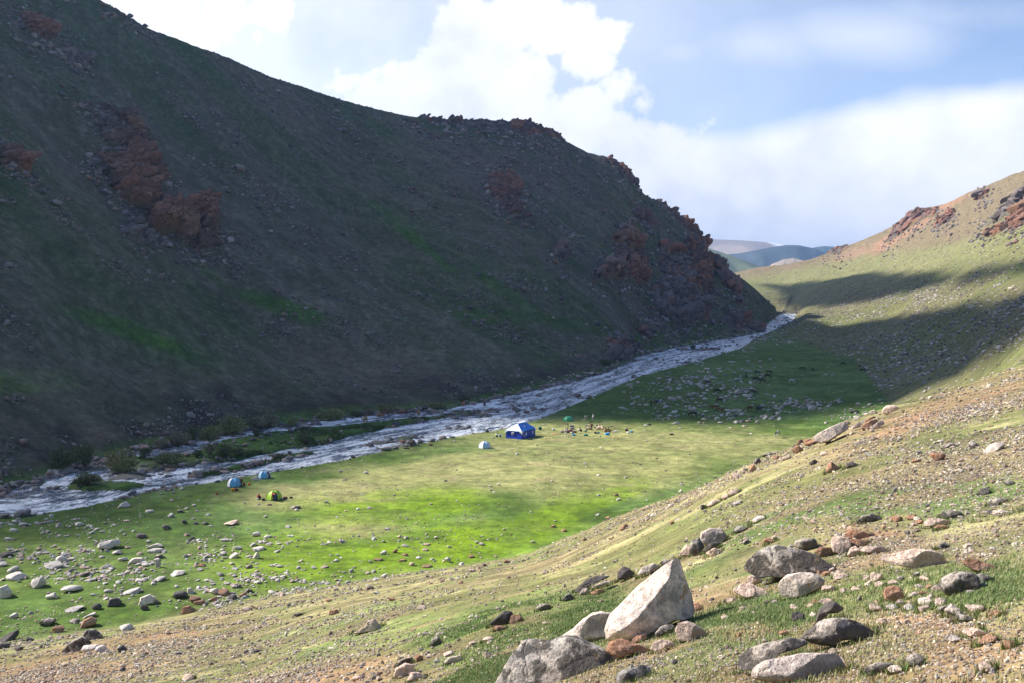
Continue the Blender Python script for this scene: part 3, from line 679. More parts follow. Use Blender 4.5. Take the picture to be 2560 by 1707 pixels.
# ------------------------------------------------------------ crags on the hillsides
def grid_sample(A, fi, fj):
    i = np.clip(np.floor(fi).astype(int), 0, NR-2); j = np.clip(np.floor(fj).astype(int), 0, NC-2); a = fi-i; b = fj-j
    return (A[i, j]*(1-a)+A[i+1, j]*a)*(1-b)+(A[i, j+1]*(1-a)+A[i+1, j+1]*a)*b
DEB = np.zeros(PX.shape); BS_ = [1.0]
def outcrop(poly, amp, block, label, seed, red=.5, ochre=.2, grow=10, side=-1, ru=3, cu=2, tone=1.0):
    P = np.array(poly, float); x0, y0 = P.min(0)-grow*2; x1, y1 = P.max(0)+grow*2
    zone = (m_mount if side < 0 else m_right) > .25
    vis = (PX > x0) & (PX < x1) & (PY > y0-6) & (PY < y1+40) & zone & (Rr > 60)
    if side < 0: vis &= Rr < KR[10][None, :]*1.06
    ii, jj = np.where(vis)
    if len(ii) == 0: return None
    i0, i1, j0, j1 = ii.min(), ii.max(), jj.min(), jj.max()
    fi, fj = np.meshgrid(np.linspace(i0, i1, (i1-i0)*ru+1), np.linspace(j0, j1, (j1-j0)*cu+1), indexing='ij')
    x = grid_sample(X, fi, fj); y = grid_sample(Y, fi, fj); z = grid_sample(H, fi, fj); px = grid_sample(PX, fi, fj); py = grid_sample(PY, fi, fj)
    DEB[i0:i1+1, j0:j1+1] = np.maximum(DEB[i0:i1+1, j0:j1+1], smooth(-40, 4, inpoly(PX[i0:i1+1, j0:j1+1], PY[i0:i1+1, j0:j1+1]-14, P)))
    r = np.hypot(x, y)
    d = inpoly(px, py, P)+grow*1.1*fbm2(x, y, block*2.0, 4, seed)*1.6
    m = smooth(-grow*.6, grow*.9, d)
    keep = m > .004
    kf = keep[:-1, :-1] | keep[1:, 1:] | keep[1:, :-1] | keep[:-1, 1:]
    lab_ = np.zeros(kf.shape, int); cur = 0; best = (0, 0)
    for s0 in zip(*np.where(kf)):
        if lab_[s0]: continue
        cur += 1; st_ = [s0]; lab_[s0] = cur; cnt = 0
        while st_:
            a, b = st_.pop(); cnt += 1
            for a2, b2 in ((a+1, b), (a-1, b), (a, b+1), (a, b-1)):
                if 0 <= a2 < kf.shape[0] and 0 <= b2 < kf.shape[1] and kf[a2, b2] and not lab_[a2, b2]: lab_[a2, b2] = cur; st_.append((a2, b2))
        if cnt > best[0]: best = (cnt, cur)
    kf = lab_ == best[1]
    F = grid_faces(x.shape[0], x.shape[1], kf); used = np.unique(F)
    p = np.stack([x, y, z], -1).reshape(-1, 3)[used]; mm = m.ravel()[used]
    q = p.copy(); ca_, sa_ = math.cos(.5), math.sin(.5)
    q = np.stack([p[:, 0]*ca_+p[:, 2]*sa_, p[:, 1]*.8, (-p[:, 0]*sa_+p[:, 2]*ca_)*1.0], 1)*.8
    cr = crag(q, block, seed, 3); fn = fbm3(p, block*.35, 3, seed+3)
    rr_ = np.hypot(p[:, 0], p[:, 1])
    out = np.stack([-p[:, 0]/rr_*.55+(.35 if side < 0 else -.35), -p[:, 1]/rr_*.55, np.full(len(p), .75)], 1); out /= np.linalg.norm(out, axis=1)[:, None]
    full = np.zeros(x.size); full[used] = .10+1.35*cr+.10*fn; full = full.reshape(x.shape); wgt = np.zeros(x.size); wgt[used] = 1; wgt = wgt.reshape(x.shape)
    for _ in range(2):
        for ax_ in (0, 1):
            full = (np.roll(full, 1, ax_)+2*full+np.roll(full, -1, ax_)); wgt2 = (np.roll(wgt, 1, ax_)+2*wgt+np.roll(wgt, -1, ax_)); full = np.where(wgt > 0, full/np.maximum(wgt2, 1e-6), 0)
    dd = mm*amp*full.ravel()[used]-.35
    p2 = p+out*dd[:, None]+rng.normal(0, 1, (len(p), 3))*.0
    c = np.zeros((len(p), 3))+np.array([.175, .150, .145])
    n_ = fbm3(p, block*1.6, 4, seed+7)
    def L(c, w, col): w = np.clip(w, 0, 1)[:, None]; return c*(1-w)+np.array(col)*w
    c = L(c, smooth(.25-.9*red, .55-.6*red, n_), [.235, .110, .072])
    c = L(c, smooth(.42-.5*ochre, .6-.4*ochre, fbm3(p, block*1.2, 3, seed+9))*(ochre > 0)*.8, [.27, .155, .085])
    c = L(c, smooth(.62, .8, cr)*.5, [.23, .215, .205])
    c = L(c, smooth(.34, .2, cr)*.7, [.075, .060, .055])  # recesses darkened, raised faces lightened: relief shading put into the rock colour
    c = L(c, smooth(.55, .15, mm)*.7, [.11, .115, .06])
    mp = np.full(x.size, -1); mp[used] = np.arange(len(used))
    # angular blocks with a common bedding, crowding the crag
    area = (P[:, 0].max()-P[:, 0].min())*(P[:, 1].max()-P[:, 1].min()); rm_ = float(np.median(rr_))
    nb_ = int(np.clip(area/70, 30, 480))
    rs = np.random.default_rng(seed+77); cand = np.where(mm > .55)[0]
    if len(cand) < 5: cand = np.arange(len(mm))
    # spread evenly over the picture area
    pick_ = rs.choice(cand, nb_); V0, F0 = ICO[2]
    bz = rs.uniform(.6, 1.2)*(1 if side < 0 else -1)
    VV, FF_, CC_ = [p2], [mp[F]], [c]; off = len(p2); tri = []
    for b_ in range(nb_):
        q0 = p2[pick_[b_]]; s0 = BS_[0]*min(rm_, 950)*6.2/FPX*math.exp(rs.normal(0, .42))*(.5+.5*mm[pick_[b_]])*(1 if side < 0 else .8)
        B_ = V0.copy()
        for kk in range(7):
            n0 = rs.normal(size=3); n0 /= np.linalg.norm(n0); d0 = rs.uniform(.38, .72); s1 = B_@n0-d0; m1 = s1 > 0; B_[m1] -= s1[m1][:, None]*n0
        B_ = B_*np.array([1.7, .95, .75])*s0*1.15
        a1 = bz+rs.normal(0, .25); a2 = -.45+rs.normal(0, .22)
        R_ = np.array(Matrix.Rotation(a1, 3, 'Z')@Matrix.Rotation(a2, 3, 'Y'))
        B_ = B_@R_.T+q0+np.array([0, 0, s0*(.10 if BS_[0] == 1 else -.25)])
        cb = c[pick_[b_]]*rs.uniform(.75, 1.3)
        cb = cb*.85+.15*np.array([.22, .15, .125])
        VV.append(B_); CC_.append(np.tile(cb, (len(B_), 1))); tri.append(F0+off); off += len(B_)
    p2 = np.concatenate(VV); c = np.concatenate(CC_); quads = mp[F]; T_ = np.concatenate(tri)
    allF = np.concatenate([quads[:, [0, 1, 2]], quads[:, [0, 2, 3]], T_])
    o = obj_np('rock_outcrop', p2, allF, M_CRAG, cols=np.clip(c*tone, .01, .8), smoothed=False)
    return tag(o, label, 'rock outcrop', 'rock outcrops on the mountainsides')
def Z(l, s, ox, oy): return [(a/s+ox, b/s+oy) for a, b in l]
z1 = 1.8375; z3 = 3.136; z7 = 1.7294
OUT = [
 (Z([(380, 480), (480, 495), (600, 540), (640, 640), (700, 700), (740, 790), (800, 850), (780, 870), (700, 830), (640, 770), (560, 700), (480, 640), (440, 560)], z1, 0, 0), 7, 11, 'tall reddish rib of rock running down the upper left mountainside', .75, .12, -1),
 (Z([(560, 715), (640, 760), (690, 850), (720, 930), (690, 970), (600, 960), (520, 900), (500, 830), (510, 760)], z1, 0, 0), 8, 13, 'ochre cliff between the red rib and the lower left crag', .7, .75, -1),
 (Z([(680, 980), (760, 950), (900, 950), (965, 975), (970, 1040), (1010, 1110), (1000, 1140), (900, 1160), (830, 1130), (800, 1080), (700, 1060), (680, 1010)], z1, 0, 0), 10, 13, 'broad flat topped red cliff, lowest of the left crags', .8, .6, -1),
 (Z([(720, 900), (770, 885), (825, 920), (820, 945), (740, 950)], z1, 0, 0), 4, 7, 'small knob of rock just above the flat topped cliff', .8, .1, -1),
 (Z([(590, 1040), (640, 1015), (690, 1090), (710, 1130), (640, 1110), (590, 1090)], z1, 0, 0), 4, 7, 'grey lilac ledge at the lower left of the flat topped cliff', .3, 0, -1),
 (Z([(80, 60), (180, 80), (260, 140), (270, 190), (200, 195), (120, 140)], z1, 0, 0), 6, 9, 'dark red crag near the top left corner', .9, 0, -1),
 (Z([(290, 215), (370, 240), (410, 290), (350, 300), (300, 260)], z1, 0, 0), 3, 6, 'small broken ledge below the top left crag', .4, 0, -1),
 (Z([(0, 660), (80, 700), (150, 770), (160, 820), (60, 790), (0, 760)], z1, 0, 0), 6, 9, 'dark crag at the left edge halfway up the mountain', .6, 0, -1),
 (Z([(400, 715), (500, 705), (520, 760), (500, 810), (420, 790)], z1, 0, 0), 4, 7, 'dim grey ledges left of the ochre cliff', .3, 0, -1),
 (Z([(480, 0), (560, 25), (650, 75), (715, 125), (680, 118), (600, 75), (500, 25)], z1, 0, 0), 3, 5, 'thin rusty ledge on the skyline at the upper left', .8, .2, -1),
 (Z([(1880, 530), (2000, 540), (2100, 552), (2200, 535), (2330, 548), (2352, 560), (2350, 610), (2250, 600), (2130, 595), (2060, 575), (1950, 550)], z1, 0, 0), 8, 9, 'jagged dark lilac crest on the skyline saddle', .35, 0, -1),
 (Z([(0, 535), (110, 550), (200, 590), (235, 620), (215, 650), (130, 625), (0, 620)], z1, 1280, 0), 7, 9, 'red brown castle like crest at the top of the saddle', .85, .1, -1),
 (Z([(420, 705), (470, 730), (540, 780), (565, 820), (600, 870), (560, 860), (500, 810), (450, 760)], z1, 1280, 0), 6, 8, 'dark red teeth of rock on the descending skyline', .7, .1, -1),
 (Z([(640, 890), (740, 935), (800, 990), (850, 1040), (905, 1085), (850, 1090), (780, 1030), (720, 970), (650, 920)], z1, 1280, 0), 6, 8, 'stepped red brown rocks on the skyline above the river bend', .7, .15, -1),
 (Z([(1120, 405), (1170, 400), (1200, 430), (1190, 470), (1215, 500), (1160, 480), (1120, 440)], 0.91875, 0, 0), 5, 9, 'purple red patch of broken rock high in the middle of the mountain', .9, 0, -1),
 (Z([(510, 410), (640, 400), (760, 520), (700, 560), (560, 520)], z7, 1200, 250) and Z([(250, 400), (330, 385), (430, 490), (400, 530), (300, 500), (240, 450)], z3, 1500, 400), 4, 8, 'flat purplish rock patch above the red pinnacle', .9, 0, -1),
 (Z([(100, 600), (200, 540), (270, 530), (320, 620), (350, 700), (270, 690), (180, 660), (100, 640)], z3, 1500, 400), 9, 11, 'pointed red pinnacle on the spur left of the big buttress', .9, .4, -1),
 (Z([(120, 730), (300, 700), (370, 790), (385, 920), (340, 970), (180, 960), (60, 940), (-60, 960), (-70, 890), (40, 840), (100, 800)], z3, 1500, 400), 9, 12, 'ochre and red cliff below the red pinnacle', .7, .5, -1),
 (Z([(460, 690), (640, 660), (760, 600), (840, 590), (862, 640), (850, 720), (700, 730), (560, 740), (480, 730)], z3, 1500, 400), 9, 11, 'overhanging top ledge of the big buttress above the river', .7, .3, -1),
 (Z([(700, 750), (800, 730), (850, 790), (880, 880), (870, 1000), (875, 1110), (820, 1060), (750, 1000), (710, 900), (690, 820)], z3, 1500, 400), 10, 14, 'sheer orange brown wall of the big buttress above the river', .85, .5, -1),
 (Z([(480, 760), (700, 760), (710, 930), (760, 1010), (860, 1130), (870, 1260), (700, 1270), (640, 1320), (520, 1250), (440, 1150), (400, 1060), (480, 960), (560, 900), (500, 820)], z3, 1500, 400), 7, 11, 'broad grey lilac slabs under the orange wall', .2, .0, -1),
 (Z([(860, 710), (930, 720), (955, 800), (1000, 900), (1080, 1000), (1110, 1080), (1080, 1150), (1010, 1040), (930, 960), (880, 860)], z3, 1500, 400), 8, 10, 'dark stepped ridge right of the orange wall', .7, .05, -1),
 (Z([(980, 1180), (1100, 1220), (1180, 1290), (1300, 1330), (1260, 1360), (1100, 1330), (980, 1280)], z3, 1500, 400), 6, 9, 'low dark rocks at the foot of the spur beside the river', .6, 0, -1),
 (Z([(350, 1210), (440, 1230), (470, 1290), (380, 1290)], z3, 1500, 400), 4, 7, 'small grey crag low on the spur above the river bank', .4, 0, -1),
 (Z([(280, 1320), (370, 1320), (390, 1380), (290, 1370)], z3, 1500, 400), 3, 6, 'lowest small grey crag above the grassy river bank', .3, 0, -1),
 (Z([(315, 640), (350, 620), (380, 650), (360, 690), (325, 680)], z7, 1200, 250), 5, 8, 'lone small crag left of the red pinnacle', .5, 0, -1),
 (Z([(60, 1395), (200, 1400), (330, 1440), (300, 1530), (180, 1560), (60, 1560), (90, 1480)], z3, 1500, 400), 2.5, 5, 'dark eroded earth bluff above the river', .3, 0, -1),
 (Z([(1880, 965), (1950, 965), (1950, 985), (1880, 1010), (1800, 1060), (1720, 1110), (1740, 1060), (1800, 1000)], z1, 1280, 0), 11, 14, 'long red rock rib on the right hand skyline hill', .95, .2, 1),
 (Z([(1960, 1010), (2020, 980), (2040, 1000), (1990, 1030), (1945, 1035)], z1, 1280, 0), 7, 10, 'small reddish crag on the brown right hand hill', .7, .1, 1),
 (Z([(2140, 890), (2180, 880), (2190, 895), (2150, 912)], z1, 1280, 0), 5, 8, 'little dark crag near the top of the right hand hill', .5, 0, 1),
 (Z([(2120, 1050), (2200, 1000), (2260, 955), (2352, 890), (2352, 930), (2280, 980), (2200, 1030), (2150, 1058)], z1, 1280, 0), 8, 10, 'dark grey upper band of crags at the right edge', .15, 0, 1),
 (Z([(2160, 1085), (2240, 1040), (2290, 990), (2352, 930), (2420, 900), (2420, 1030), (2352, 1030), (2290, 1060), (2200, 1080)], z1, 1280, 0), 9, 11, 'red brown lower band of crags at the right edge', .95, .25, 1),
 (Z([(1450, 1170), (1500, 1135), (1540, 1130), (1500, 1160)], z1, 1280, 0), 7, 12, 'small dark tor at the left foot of the right hand hill', .4, 0, 1),
]
for k, (poly, amp, blk, lab, red, och, side) in enumerate(OUT):
    BS_[0] = .62 if any(w_ in lab for w_ in ('skyline', 'saddle', 'at the top')) and side < 0 else 1.0
    amp = amp*(.5+.5*BS_[0]) if BS_[0] < 1 else amp
    outcrop(poly, amp, blk, lab, 400+k*13, red, och, side=side, grow=7 if amp < 6 else 9)
# ------------------------------------------------------------ loose rock shapes
def rock_shape(V, seed, ncut=9, depth_=(.55, .9), namp=.12, flat=1.0):
    r = np.random.default_rng(seed); P = V.copy()
    for k in range(ncut):
        n = r.normal(size=3); n /= np.linalg.norm(n); d = r.uniform(*depth_)
        s = P@n-d; m = s > 0; P[m] -= (s[m]*(.92))[:, None]*n
    nn = V/np.linalg.norm(V, axis=1)[:, None]
    P += nn*(namp*fbm3(V+seed*.37, .9, 4, seed % 1000))[:, None]
    P[:, 2] *= flat
    return P
# ------------------------------------------------------------ named rocks traced from the photo
def mpp(p): return math.sqrt(p[0]**2+p[1]**2+(p[2]-CH)**2)/FPX       # metres per photo pixel there
def finish_rock(name, P, F, mat, label, cat, group, loc, flatshade=False):
    me = mesh_np(name, P, F, RM[mat], smoothed=not flatshade)
    o = bpy.data.objects.new(name, me); o.location = loc; link(o)
    return tag(o, label, cat, group)
ROCKPX = []                                     # (px, py, rx, ry) already used
NROCK = 0
def outline_rock(poly, label, mat='pale', thick=.8, seed=1, sub=6, cuts=(), namp=.05, base=None, power=1.0, lean=0):
    """A boulder whose silhouette follows the photo: own distance, real size and thickness."""
    global NROCK
    P = np.array(poly, float); cx = (P[:, 0].min()+P[:, 0].max())/2; yb = P[:, 1].max() if base is None else base
    g = cast(cx, min(yb, 1700))[0]
    if yb > 1700: g = cast(cx, 1700)[0]
    s = mpp(g)
    cyc = (P[:, 1].min()+P[:, 1].max())/2; wpx = P[:, 0].max()-P[:, 0].min(); hpx = P[:, 1].max()-P[:, 1].min()
    T = thick*min(wpx, hpx*1.6)*s*.5
    dist = s*FPX+T*.55
    x, y, z = pdir(cx, cyc); dv = np.array([x, y, z], float); dv /= np.linalg.norm(dv); cen = np.array([0, 0, CH])+dv*dist
    rt = np.cross(dv, [0, 0, 1]); rt /= np.linalg.norm(rt); upv = np.cross(rt, dv)
    sc_ = dist/FPX
    V, F = ICO[sub]
    th = np.arctan2(V[:, 1], V[:, 0]); cph = np.sqrt(V[:, 0]**2+V[:, 1]**2)
    Q = np.stack([P[:, 0]-cx, cyc-P[:, 1]], 1)
    tg = np.linspace(-math.pi, math.pi, 361); R = np.zeros(361)
    for k in range(len(Q)):
        a, b = Q[k], Q[(k+1) % len(Q)]; e = b-a
        den = np.cos(tg)*e[1]-np.sin(tg)*e[0]; den = np.where(np.abs(den) < 1e-9, 1e-9, den)
        rr = (a[0]*e[1]-a[1]*e[0])/den; xx = np.cos(tg)*rr; yy = np.sin(tg)*rr
        L2 = e@e; tpar = ((xx-a[0])*e[0]+(yy-a[1])*e[1])/L2
        ok = (rr > 0) & (tpar >= -1e-6) & (tpar <= 1+1e-6); R = np.where(ok, np.maximum(R, rr), R)
    k5 = np.ones(5)/5; R = np.convolve(np.concatenate([R[-3:-1], R, R[1:3]]), k5, 'valid')
    Rv = np.interp(th, tg, R)
    rad = Rv*np.clip(cph, 0, 1)**.62
    w_ = np.sign(V[:, 2])*np.abs(V[:, 2])**.85*T
    L = np.stack([rad*np.cos(th)*sc_, rad*np.sin(th)*sc_, w_], 1)      # right, up, toward the viewer
    size = max(wpx, hpx)*sc_
    rs = np.random.default_rng(seed)
    for (nx, ny, nz_, d) in cuts:
        n = np.array([nx, ny, nz_], float); n /= np.linalg.norm(n); sh_ = L@n-d*size; m = sh_ > 0; L[m] -= sh_[m][:, None]*n
    for k in range(7):                                                 # facets on the faces turned to and from the viewer
        n = np.array([rs.uniform(-.55, .55), rs.uniform(-.45, .6), rs.choice([-1, 1, 1])]); n /= np.linalg.norm(n)
        d = T*rs.uniform(.62, .95); sh_ = L@n-d; m = sh_ > 0; L[m] -= (.9*sh_[m])[:, None]*n
    L = L+(V/np.linalg.norm(V, axis=1)[:, None])*(namp*size*(fbm3(L/size*2.2+seed, .7, 5, seed)+.35*crag(L/size*3+seed, .8, seed, 2)-.15))[:, None]
    Wd = L[:, 0:1]*rt+L[:, 1:2]*upv-L[:, 2:3]*dv
    o = finish_rock('boulder', Wd, F, mat, label, 'rock', None, cen)
    ROCKPX.append((cx, cyc, wpx/2, hpx/2)); NROCK += 1
    return o
def spot_rock(px, py, w, h, label, mat='pale', tilt=0, seed=None, name='boulder', group=None, shape=None, thick=.8, sub=4, cat='rock'):
    global NROCK
    seed = seed if seed is not None else int(px*7+py*13) % 9973
    g = cast(px, py+.42*h)[0]; s = mpp(g)
    V, F = ICO[sub]
    P = rock_shape(V, seed, 12, (.42, .80), .09)
    P = P/np.abs(P).max(0)
    ww, hh = w*s*.5, max(h*s*.5, .02)
    rz = random.Random(seed).uniform(-.3, .3)
    sc_ = np.array([ww, ww*thick, hh*1.15])
    P = P*sc_
    az_ = math.atan2(g[0], g[1])
    R = Matrix.Rotation(-az_, 3, 'Z')@Matrix.Rotation(math.radians(-tilt), 3, 'Y')@Matrix.Rotation(rz*.4, 3, 'Z')
    P = P@np.array(R).T
    o = finish_rock(name, P, F, mat, label, cat, group, (g[0], g[1]+ww*.25, g[2]+hh*.55))
    ROCKPX.append((px, py, w/2, h/2)); NROCK += 1
    return o
za = 3.92
def A(l): return Z(l, za, 1240, 1380)
z8 = 3.095
def B(l): return Z(l, z8, 1800, 1280)
outline_rock(A([(-60, 1500), (30, 1282), (100, 1150), (180, 1020), (280, 890), (440, 880), (540, 890), (640, 848), (790, 855), (900, 900), (1080, 965), (1180, 1035), (1290, 1105), (1210, 1150), (1190, 1282), (1150, 1420), (600, 1520)]), 'biggest grey and pink lichened boulder at the bottom edge of the picture', 'grey', .9, 11, 6, namp=.035)
outline_rock(A([(1195, 1210), (1250, 1160), (1330, 1140), (1450, 1105), (1500, 1130), (1520, 1180), (1545, 1300), (1480, 1380), (1260, 1380), (1190, 1290)]), 'dark lichened rock against the right end of the biggest boulder', 'grey', .9, 12, 5)
outline_rock(A([(1105, 850), (1098, 740), (1150, 600), (1300, 450), (1540, 220), (1680, 110), (1760, 68), (1830, 82), (1880, 160), (1930, 230), (1965, 330), (1990, 410), (1985, 520), (1900, 615), (1760, 650), (1640, 725), (1490, 805), (1330, 862)]), 'tall wedge shaped pale pink boulder with orange lichen spots', 'pale', .75, 13, 6, cuts=((.85, .12, .5, .27), (-.45, .55, .75, .20)), namp=.03, base=1590)
outline_rock(A([(600, 880), (640, 820), (760, 740), (850, 660), (940, 595), (1040, 570), (1140, 600), (1110, 720), (1110, 820), (960, 862), (780, 900)]), 'rounded pale rock with a red patch behind the biggest boulder', 'pale', .8, 14, 5)
outline_rock(A([(1080, 965), (1130, 885), (1230, 852), (1300, 870), (1400, 900), (1510, 948), (1440, 985), (1280, 1000), (1210, 1035), (1130, 1010)]), 'low rock with an orange crusted end below the wedge boulder', 'rust', .8, 15, 5)
outline_rock(A([(1515, 950), (1550, 880), (1620, 855), (1720, 870), (1760, 900), (1640, 940), (1560, 975)]), 'smooth pale pink stone right of the orange crusted rock', 'pink', .7, 16, 5)
outline_rock(A([(1760, 770), (1790, 705), (1870, 685), (1960, 700), (2040, 760), (2060, 800), (1980, 840), (1900, 870), (1800, 860)]), 'half buried round pink stone on the dirt patch', 'pink', .7, 17, 5)
outline_rock(A([(1915, 540), (1930, 505), (1980, 500), (2025, 540), (2010, 575), (1950, 580)]), 'small brown cobble at the foot of the wedge boulder', 'rust', .9, 18, 4)
outline_rock(A([(1560, 790), (1620, 730), (1700, 700), (1750, 720), (1700, 760), (1600, 820), (1565, 825)]), 'narrow stone with white lichen below the wedge boulder', 'grey', .8, 19, 4)
outline_rock(A([(1330, 860), (1380, 820), (1460, 800), (1480, 830), (1440, 870), (1350, 885)]), 'broken rusty stones under the wedge boulder', 'rust', .8, 20, 4)
outline_rock(A([(1185, 275), (1195, 210), (1240, 135), (1300, 150), (1360, 205), (1300, 240), (1240, 265)]), 'black pointed rock on the open slope left of the wedge boulder', 'dark', .9, 21, 5)
outline_rock(A([(775, 385), (790, 345), (900, 265), (1000, 225), (1110, 230), (1110, 245), (1000, 285), (920, 320), (830, 390)]), 'long dark leaning slab on the open slope', 'dark', .7, 22, 5)
outline_rock(A([(930, 345), (1010, 300), (1110, 270), (1130, 285), (1060, 330), (960, 352)]), 'thin pale slab lying beside the long dark slab', 'pale', .6, 23, 4)
outline_rock(A([(1390, 225), (1430, 150), (1540, 105), (1600, 130), (1590, 160), (1500, 200)]), 'pale tilted slab just left of the wedge boulder top', 'pale', .7, 24, 4)
outline_rock(A([(1600, 110), (1640, 65), (1760, 70), (1700, 105), (1640, 125)]), 'flat grey stone behind the tip of the wedge boulder', 'grey', .7, 25, 4)
outline_rock(A([(815, 415), (850, 355), (890, 345), (920, 385), (890, 410)]), 'squat brown grey stone under the long dark slab', 'pink', .8, 26, 4)
outline_rock(A([(925, 395), (1000, 360), (1075, 355), (1060, 375), (1000, 410), (950, 412)]), 'cracked brown rock beside the squat stone', 'rust', .8, 27, 4)
outline_rock(A([(640, 470), (690, 410), (730, 402), (765, 440), (750, 465), (700, 475)]), 'grey cone shaped stone on the open slope', 'grey', .9, 28, 4)
outline_rock(A([(-70, 700), (20, 625), (80, 575), (150, 580), (175, 620), (140, 700), (20, 720)]), 'cluster of dark grey rocks at the left end of the slope stones', 'dark', .9, 29, 5)
outline_rock(A([(130, 690), (150, 620), (220, 605), (260, 640), (200, 690)]), 'brown block leaning on the dark grey cluster', 'rust', .8, 30, 4)
outline_rock(A([(390, 545), (440, 505), (520, 505), (545, 540), (530, 560), (440, 575)]), 'low speckled grey rock on the open slope', 'grey', .8, 31, 4)
outline_rock(B([(205, 460), (230, 395), (300, 325), (370, 290), (450, 262), (560, 275), (640, 288), (740, 325), (820, 370), (880, 405), (870, 440), (760, 452), (640, 480), (560, 500), (500, 520), (400, 500), (330, 520), (270, 490)]), 'broad domed pink and grey boulder in the middle of the foreground rocks', 'grey', .8, 32, 6, namp=.03)
outline_rock(B([(468, 590), (480, 545), (530, 495), (620, 465), (700, 468), (760, 495), (795, 520), (770, 570), (700, 610), (640, 640), (560, 662), (490, 650)]), 'round grey boulder with orange specks below the broad domed boulder', 'pale', .8, 33, 6, namp=.03)
outline_rock(B([(105, 615), (130, 575), (190, 548), (240, 552), (330, 590), (395, 640), (390, 658), (300, 658), (200, 668)]), 'flat angular pink rock left of the round grey boulder', 'pink', .7, 34, 5)
outline_rock(B([(0, 690), (60, 660), (150, 665), (175, 690), (120, 705), (0, 700)]), 'thin pale pink ledge in the dirt beside the flat angular rock', 'pink', .6, 35, 4)
outline_rock(B([(210, 545), (225, 495), (280, 490), (325, 520), (300, 545), (240, 560)]), 'white pink stone tucked under the domed boulder', 'pink', .7, 36, 4)
outline_rock(B([(570, 265), (590, 230), (650, 203), (720, 200), (740, 215), (752, 290), (700, 300), (640, 285)]), 'brown grey block behind the domed boulder', 'grey', .9, 37, 5)
outline_rock(B([(865, 255), (875, 198), (920, 188), (985, 192), (1005, 240), (1000, 290), (960, 320), (880, 310)]), 'salmon coloured cube shaped rock', 'pink', .9, 38, 5)
outline_rock(B([(965, 175), (1020, 135), (1080, 132), (1150, 160), (1158, 200), (1060, 208), (990, 205)]), 'flat topped rusty rock capping the earth hollow', 'rust', .9, 39, 5)
outline_rock(B([(1000, 215), (1080, 205), (1140, 215), (1120, 270), (1040, 270), (1010, 250)]), 'shaded rusty rock under the flat topped one', 'rust', .8, 40, 4)
outline_rock(B([(990, 330), (1010, 280), (1045, 260), (1085, 290), (1070, 315), (1030, 340)]), 'orange pink stone in front of the cube shaped rock', 'pink', .8, 41, 4)
outline_rock(B([(1095, 300), (1130, 270), (1230, 258), (1285, 275), (1300, 315), (1200, 320), (1110, 310)]), 'pinkish stone with turf on it right of the earth hollow', 'pink', .8, 42, 4)
outline_rock(B([(735, 305), (780, 270), (850, 265), (870, 300), (850, 340), (780, 345)]), 'crumbling brown earthy rock left of the cube shaped rock', 'rust', .8, 43, 4)
outline_rock(B([(1252, 385), (1290, 350), (1400, 315), (1500, 290), (1600, 285), (1660, 300), (1700, 340), (1735, 405), (1690, 432), (1560, 438), (1440, 420), (1340, 410)]), 'long smooth pinkish slab with an orange top edge', 'pink', .7, 44, 6, namp=.025)
outline_rock(B([(1728, 580), (1740, 530), (1790, 490), (1860, 465), (1930, 465), (1975, 495), (1985, 560), (1970, 600), (1900, 635), (1810, 648), (1750, 620)]), 'dark brown rounded boulder near the right edge', 'grey', .9, 45, 5)
outline_rock(B([(1895, 400), (1930, 370), (2000, 375), (2100, 400), (2120, 440), (2080, 475), (1960, 450)]), 'brown flat rock sunk in shaded turf behind the dark brown boulder', 'rust', .7, 46, 5)
outline_rock(B([(1970, 500), (2030, 480), (2100, 500), (2140, 540), (2060, 560), (1990, 560)]), 'crumbly lichen covered rock right of the dark brown boulder', 'grey', .8, 47, 4)
outline_rock(B([(1275, 635), (1285, 590), (1340, 570), (1400, 590), (1415, 640), (1390, 685), (1320, 695), (1285, 670)]), 'squarish rock with a grey top and rusty face', 'rust', .9, 48, 5)
outline_rock(B([(655, 1010), (690, 950), (780, 870), (860, 835), (950, 822), (1040, 838), (1120, 865), (1200, 885), (1262, 925), (1240, 945), (1150, 935), (1060, 965), (950, 990), (900, 1035), (800, 1035), (720, 1020)]), 'long arched grey brown rock like a whale back', 'grey', .55, 49, 6, namp=.03)
outline_rock(B([(158, 1190), (180, 1120), (250, 1065), (340, 1030), (440, 1005), (520, 972), (640, 975), (665, 1010), (560, 1045), (470, 1080), (400, 1150), (340, 1200), (240, 1225), (180, 1225)]), 'rounded speckled rock running down left from the arched one', 'grey', .7, 50, 6, namp=.03)
outline_rock(B([(285, 1280), (310, 1220), (370, 1180), (500, 1140), (640, 1110), (760, 1090), (870, 1085), (940, 1105), (990, 1175), (930, 1215), (800, 1265), (650, 1310), (450, 1330), (310, 1315)]), 'large flat pale slab with cracks at the bottom edge right of centre', 'pale', .7, 51, 6, namp=.03)
outline_rock(B([(1125, 1240), (1150, 1200), (1230, 1165), (1310, 1160), (1330, 1190), (1270, 1220), (1170, 1255)]), 'oval grey stone leaning right near the bottom edge', 'grey', .7, 52, 5)
outline_rock(B([(1445, 1160), (1460, 1115), (1520, 1095), (1570, 1120), (1560, 1170), (1500, 1195)]), 'greenish lichened round stone near the bottom edge', 'grey', .8, 53, 4)
outline_rock(B([(1895, 935), (1920, 905), (1990, 898), (2045, 920), (2050, 950), (2000, 970), (1930, 960)]), 'smooth oval pink stone on dirt at the right', 'pink', .8, 54, 5)
outline_rock(B([(750, 850), (760, 790), (800, 730), (850, 695), (890, 700), (950, 735), (920, 765), (850, 770), (790, 800), (770, 858)]), 'crooked dark lichened rock above the arched one', 'dark', .8, 55, 5)
outline_rock(B([(558, 820), (562, 785), (600, 768), (650, 785), (650, 835), (610, 852), (570, 845)]), 'dark cube shaped stone above the arched rock', 'dark', .9, 56, 4)
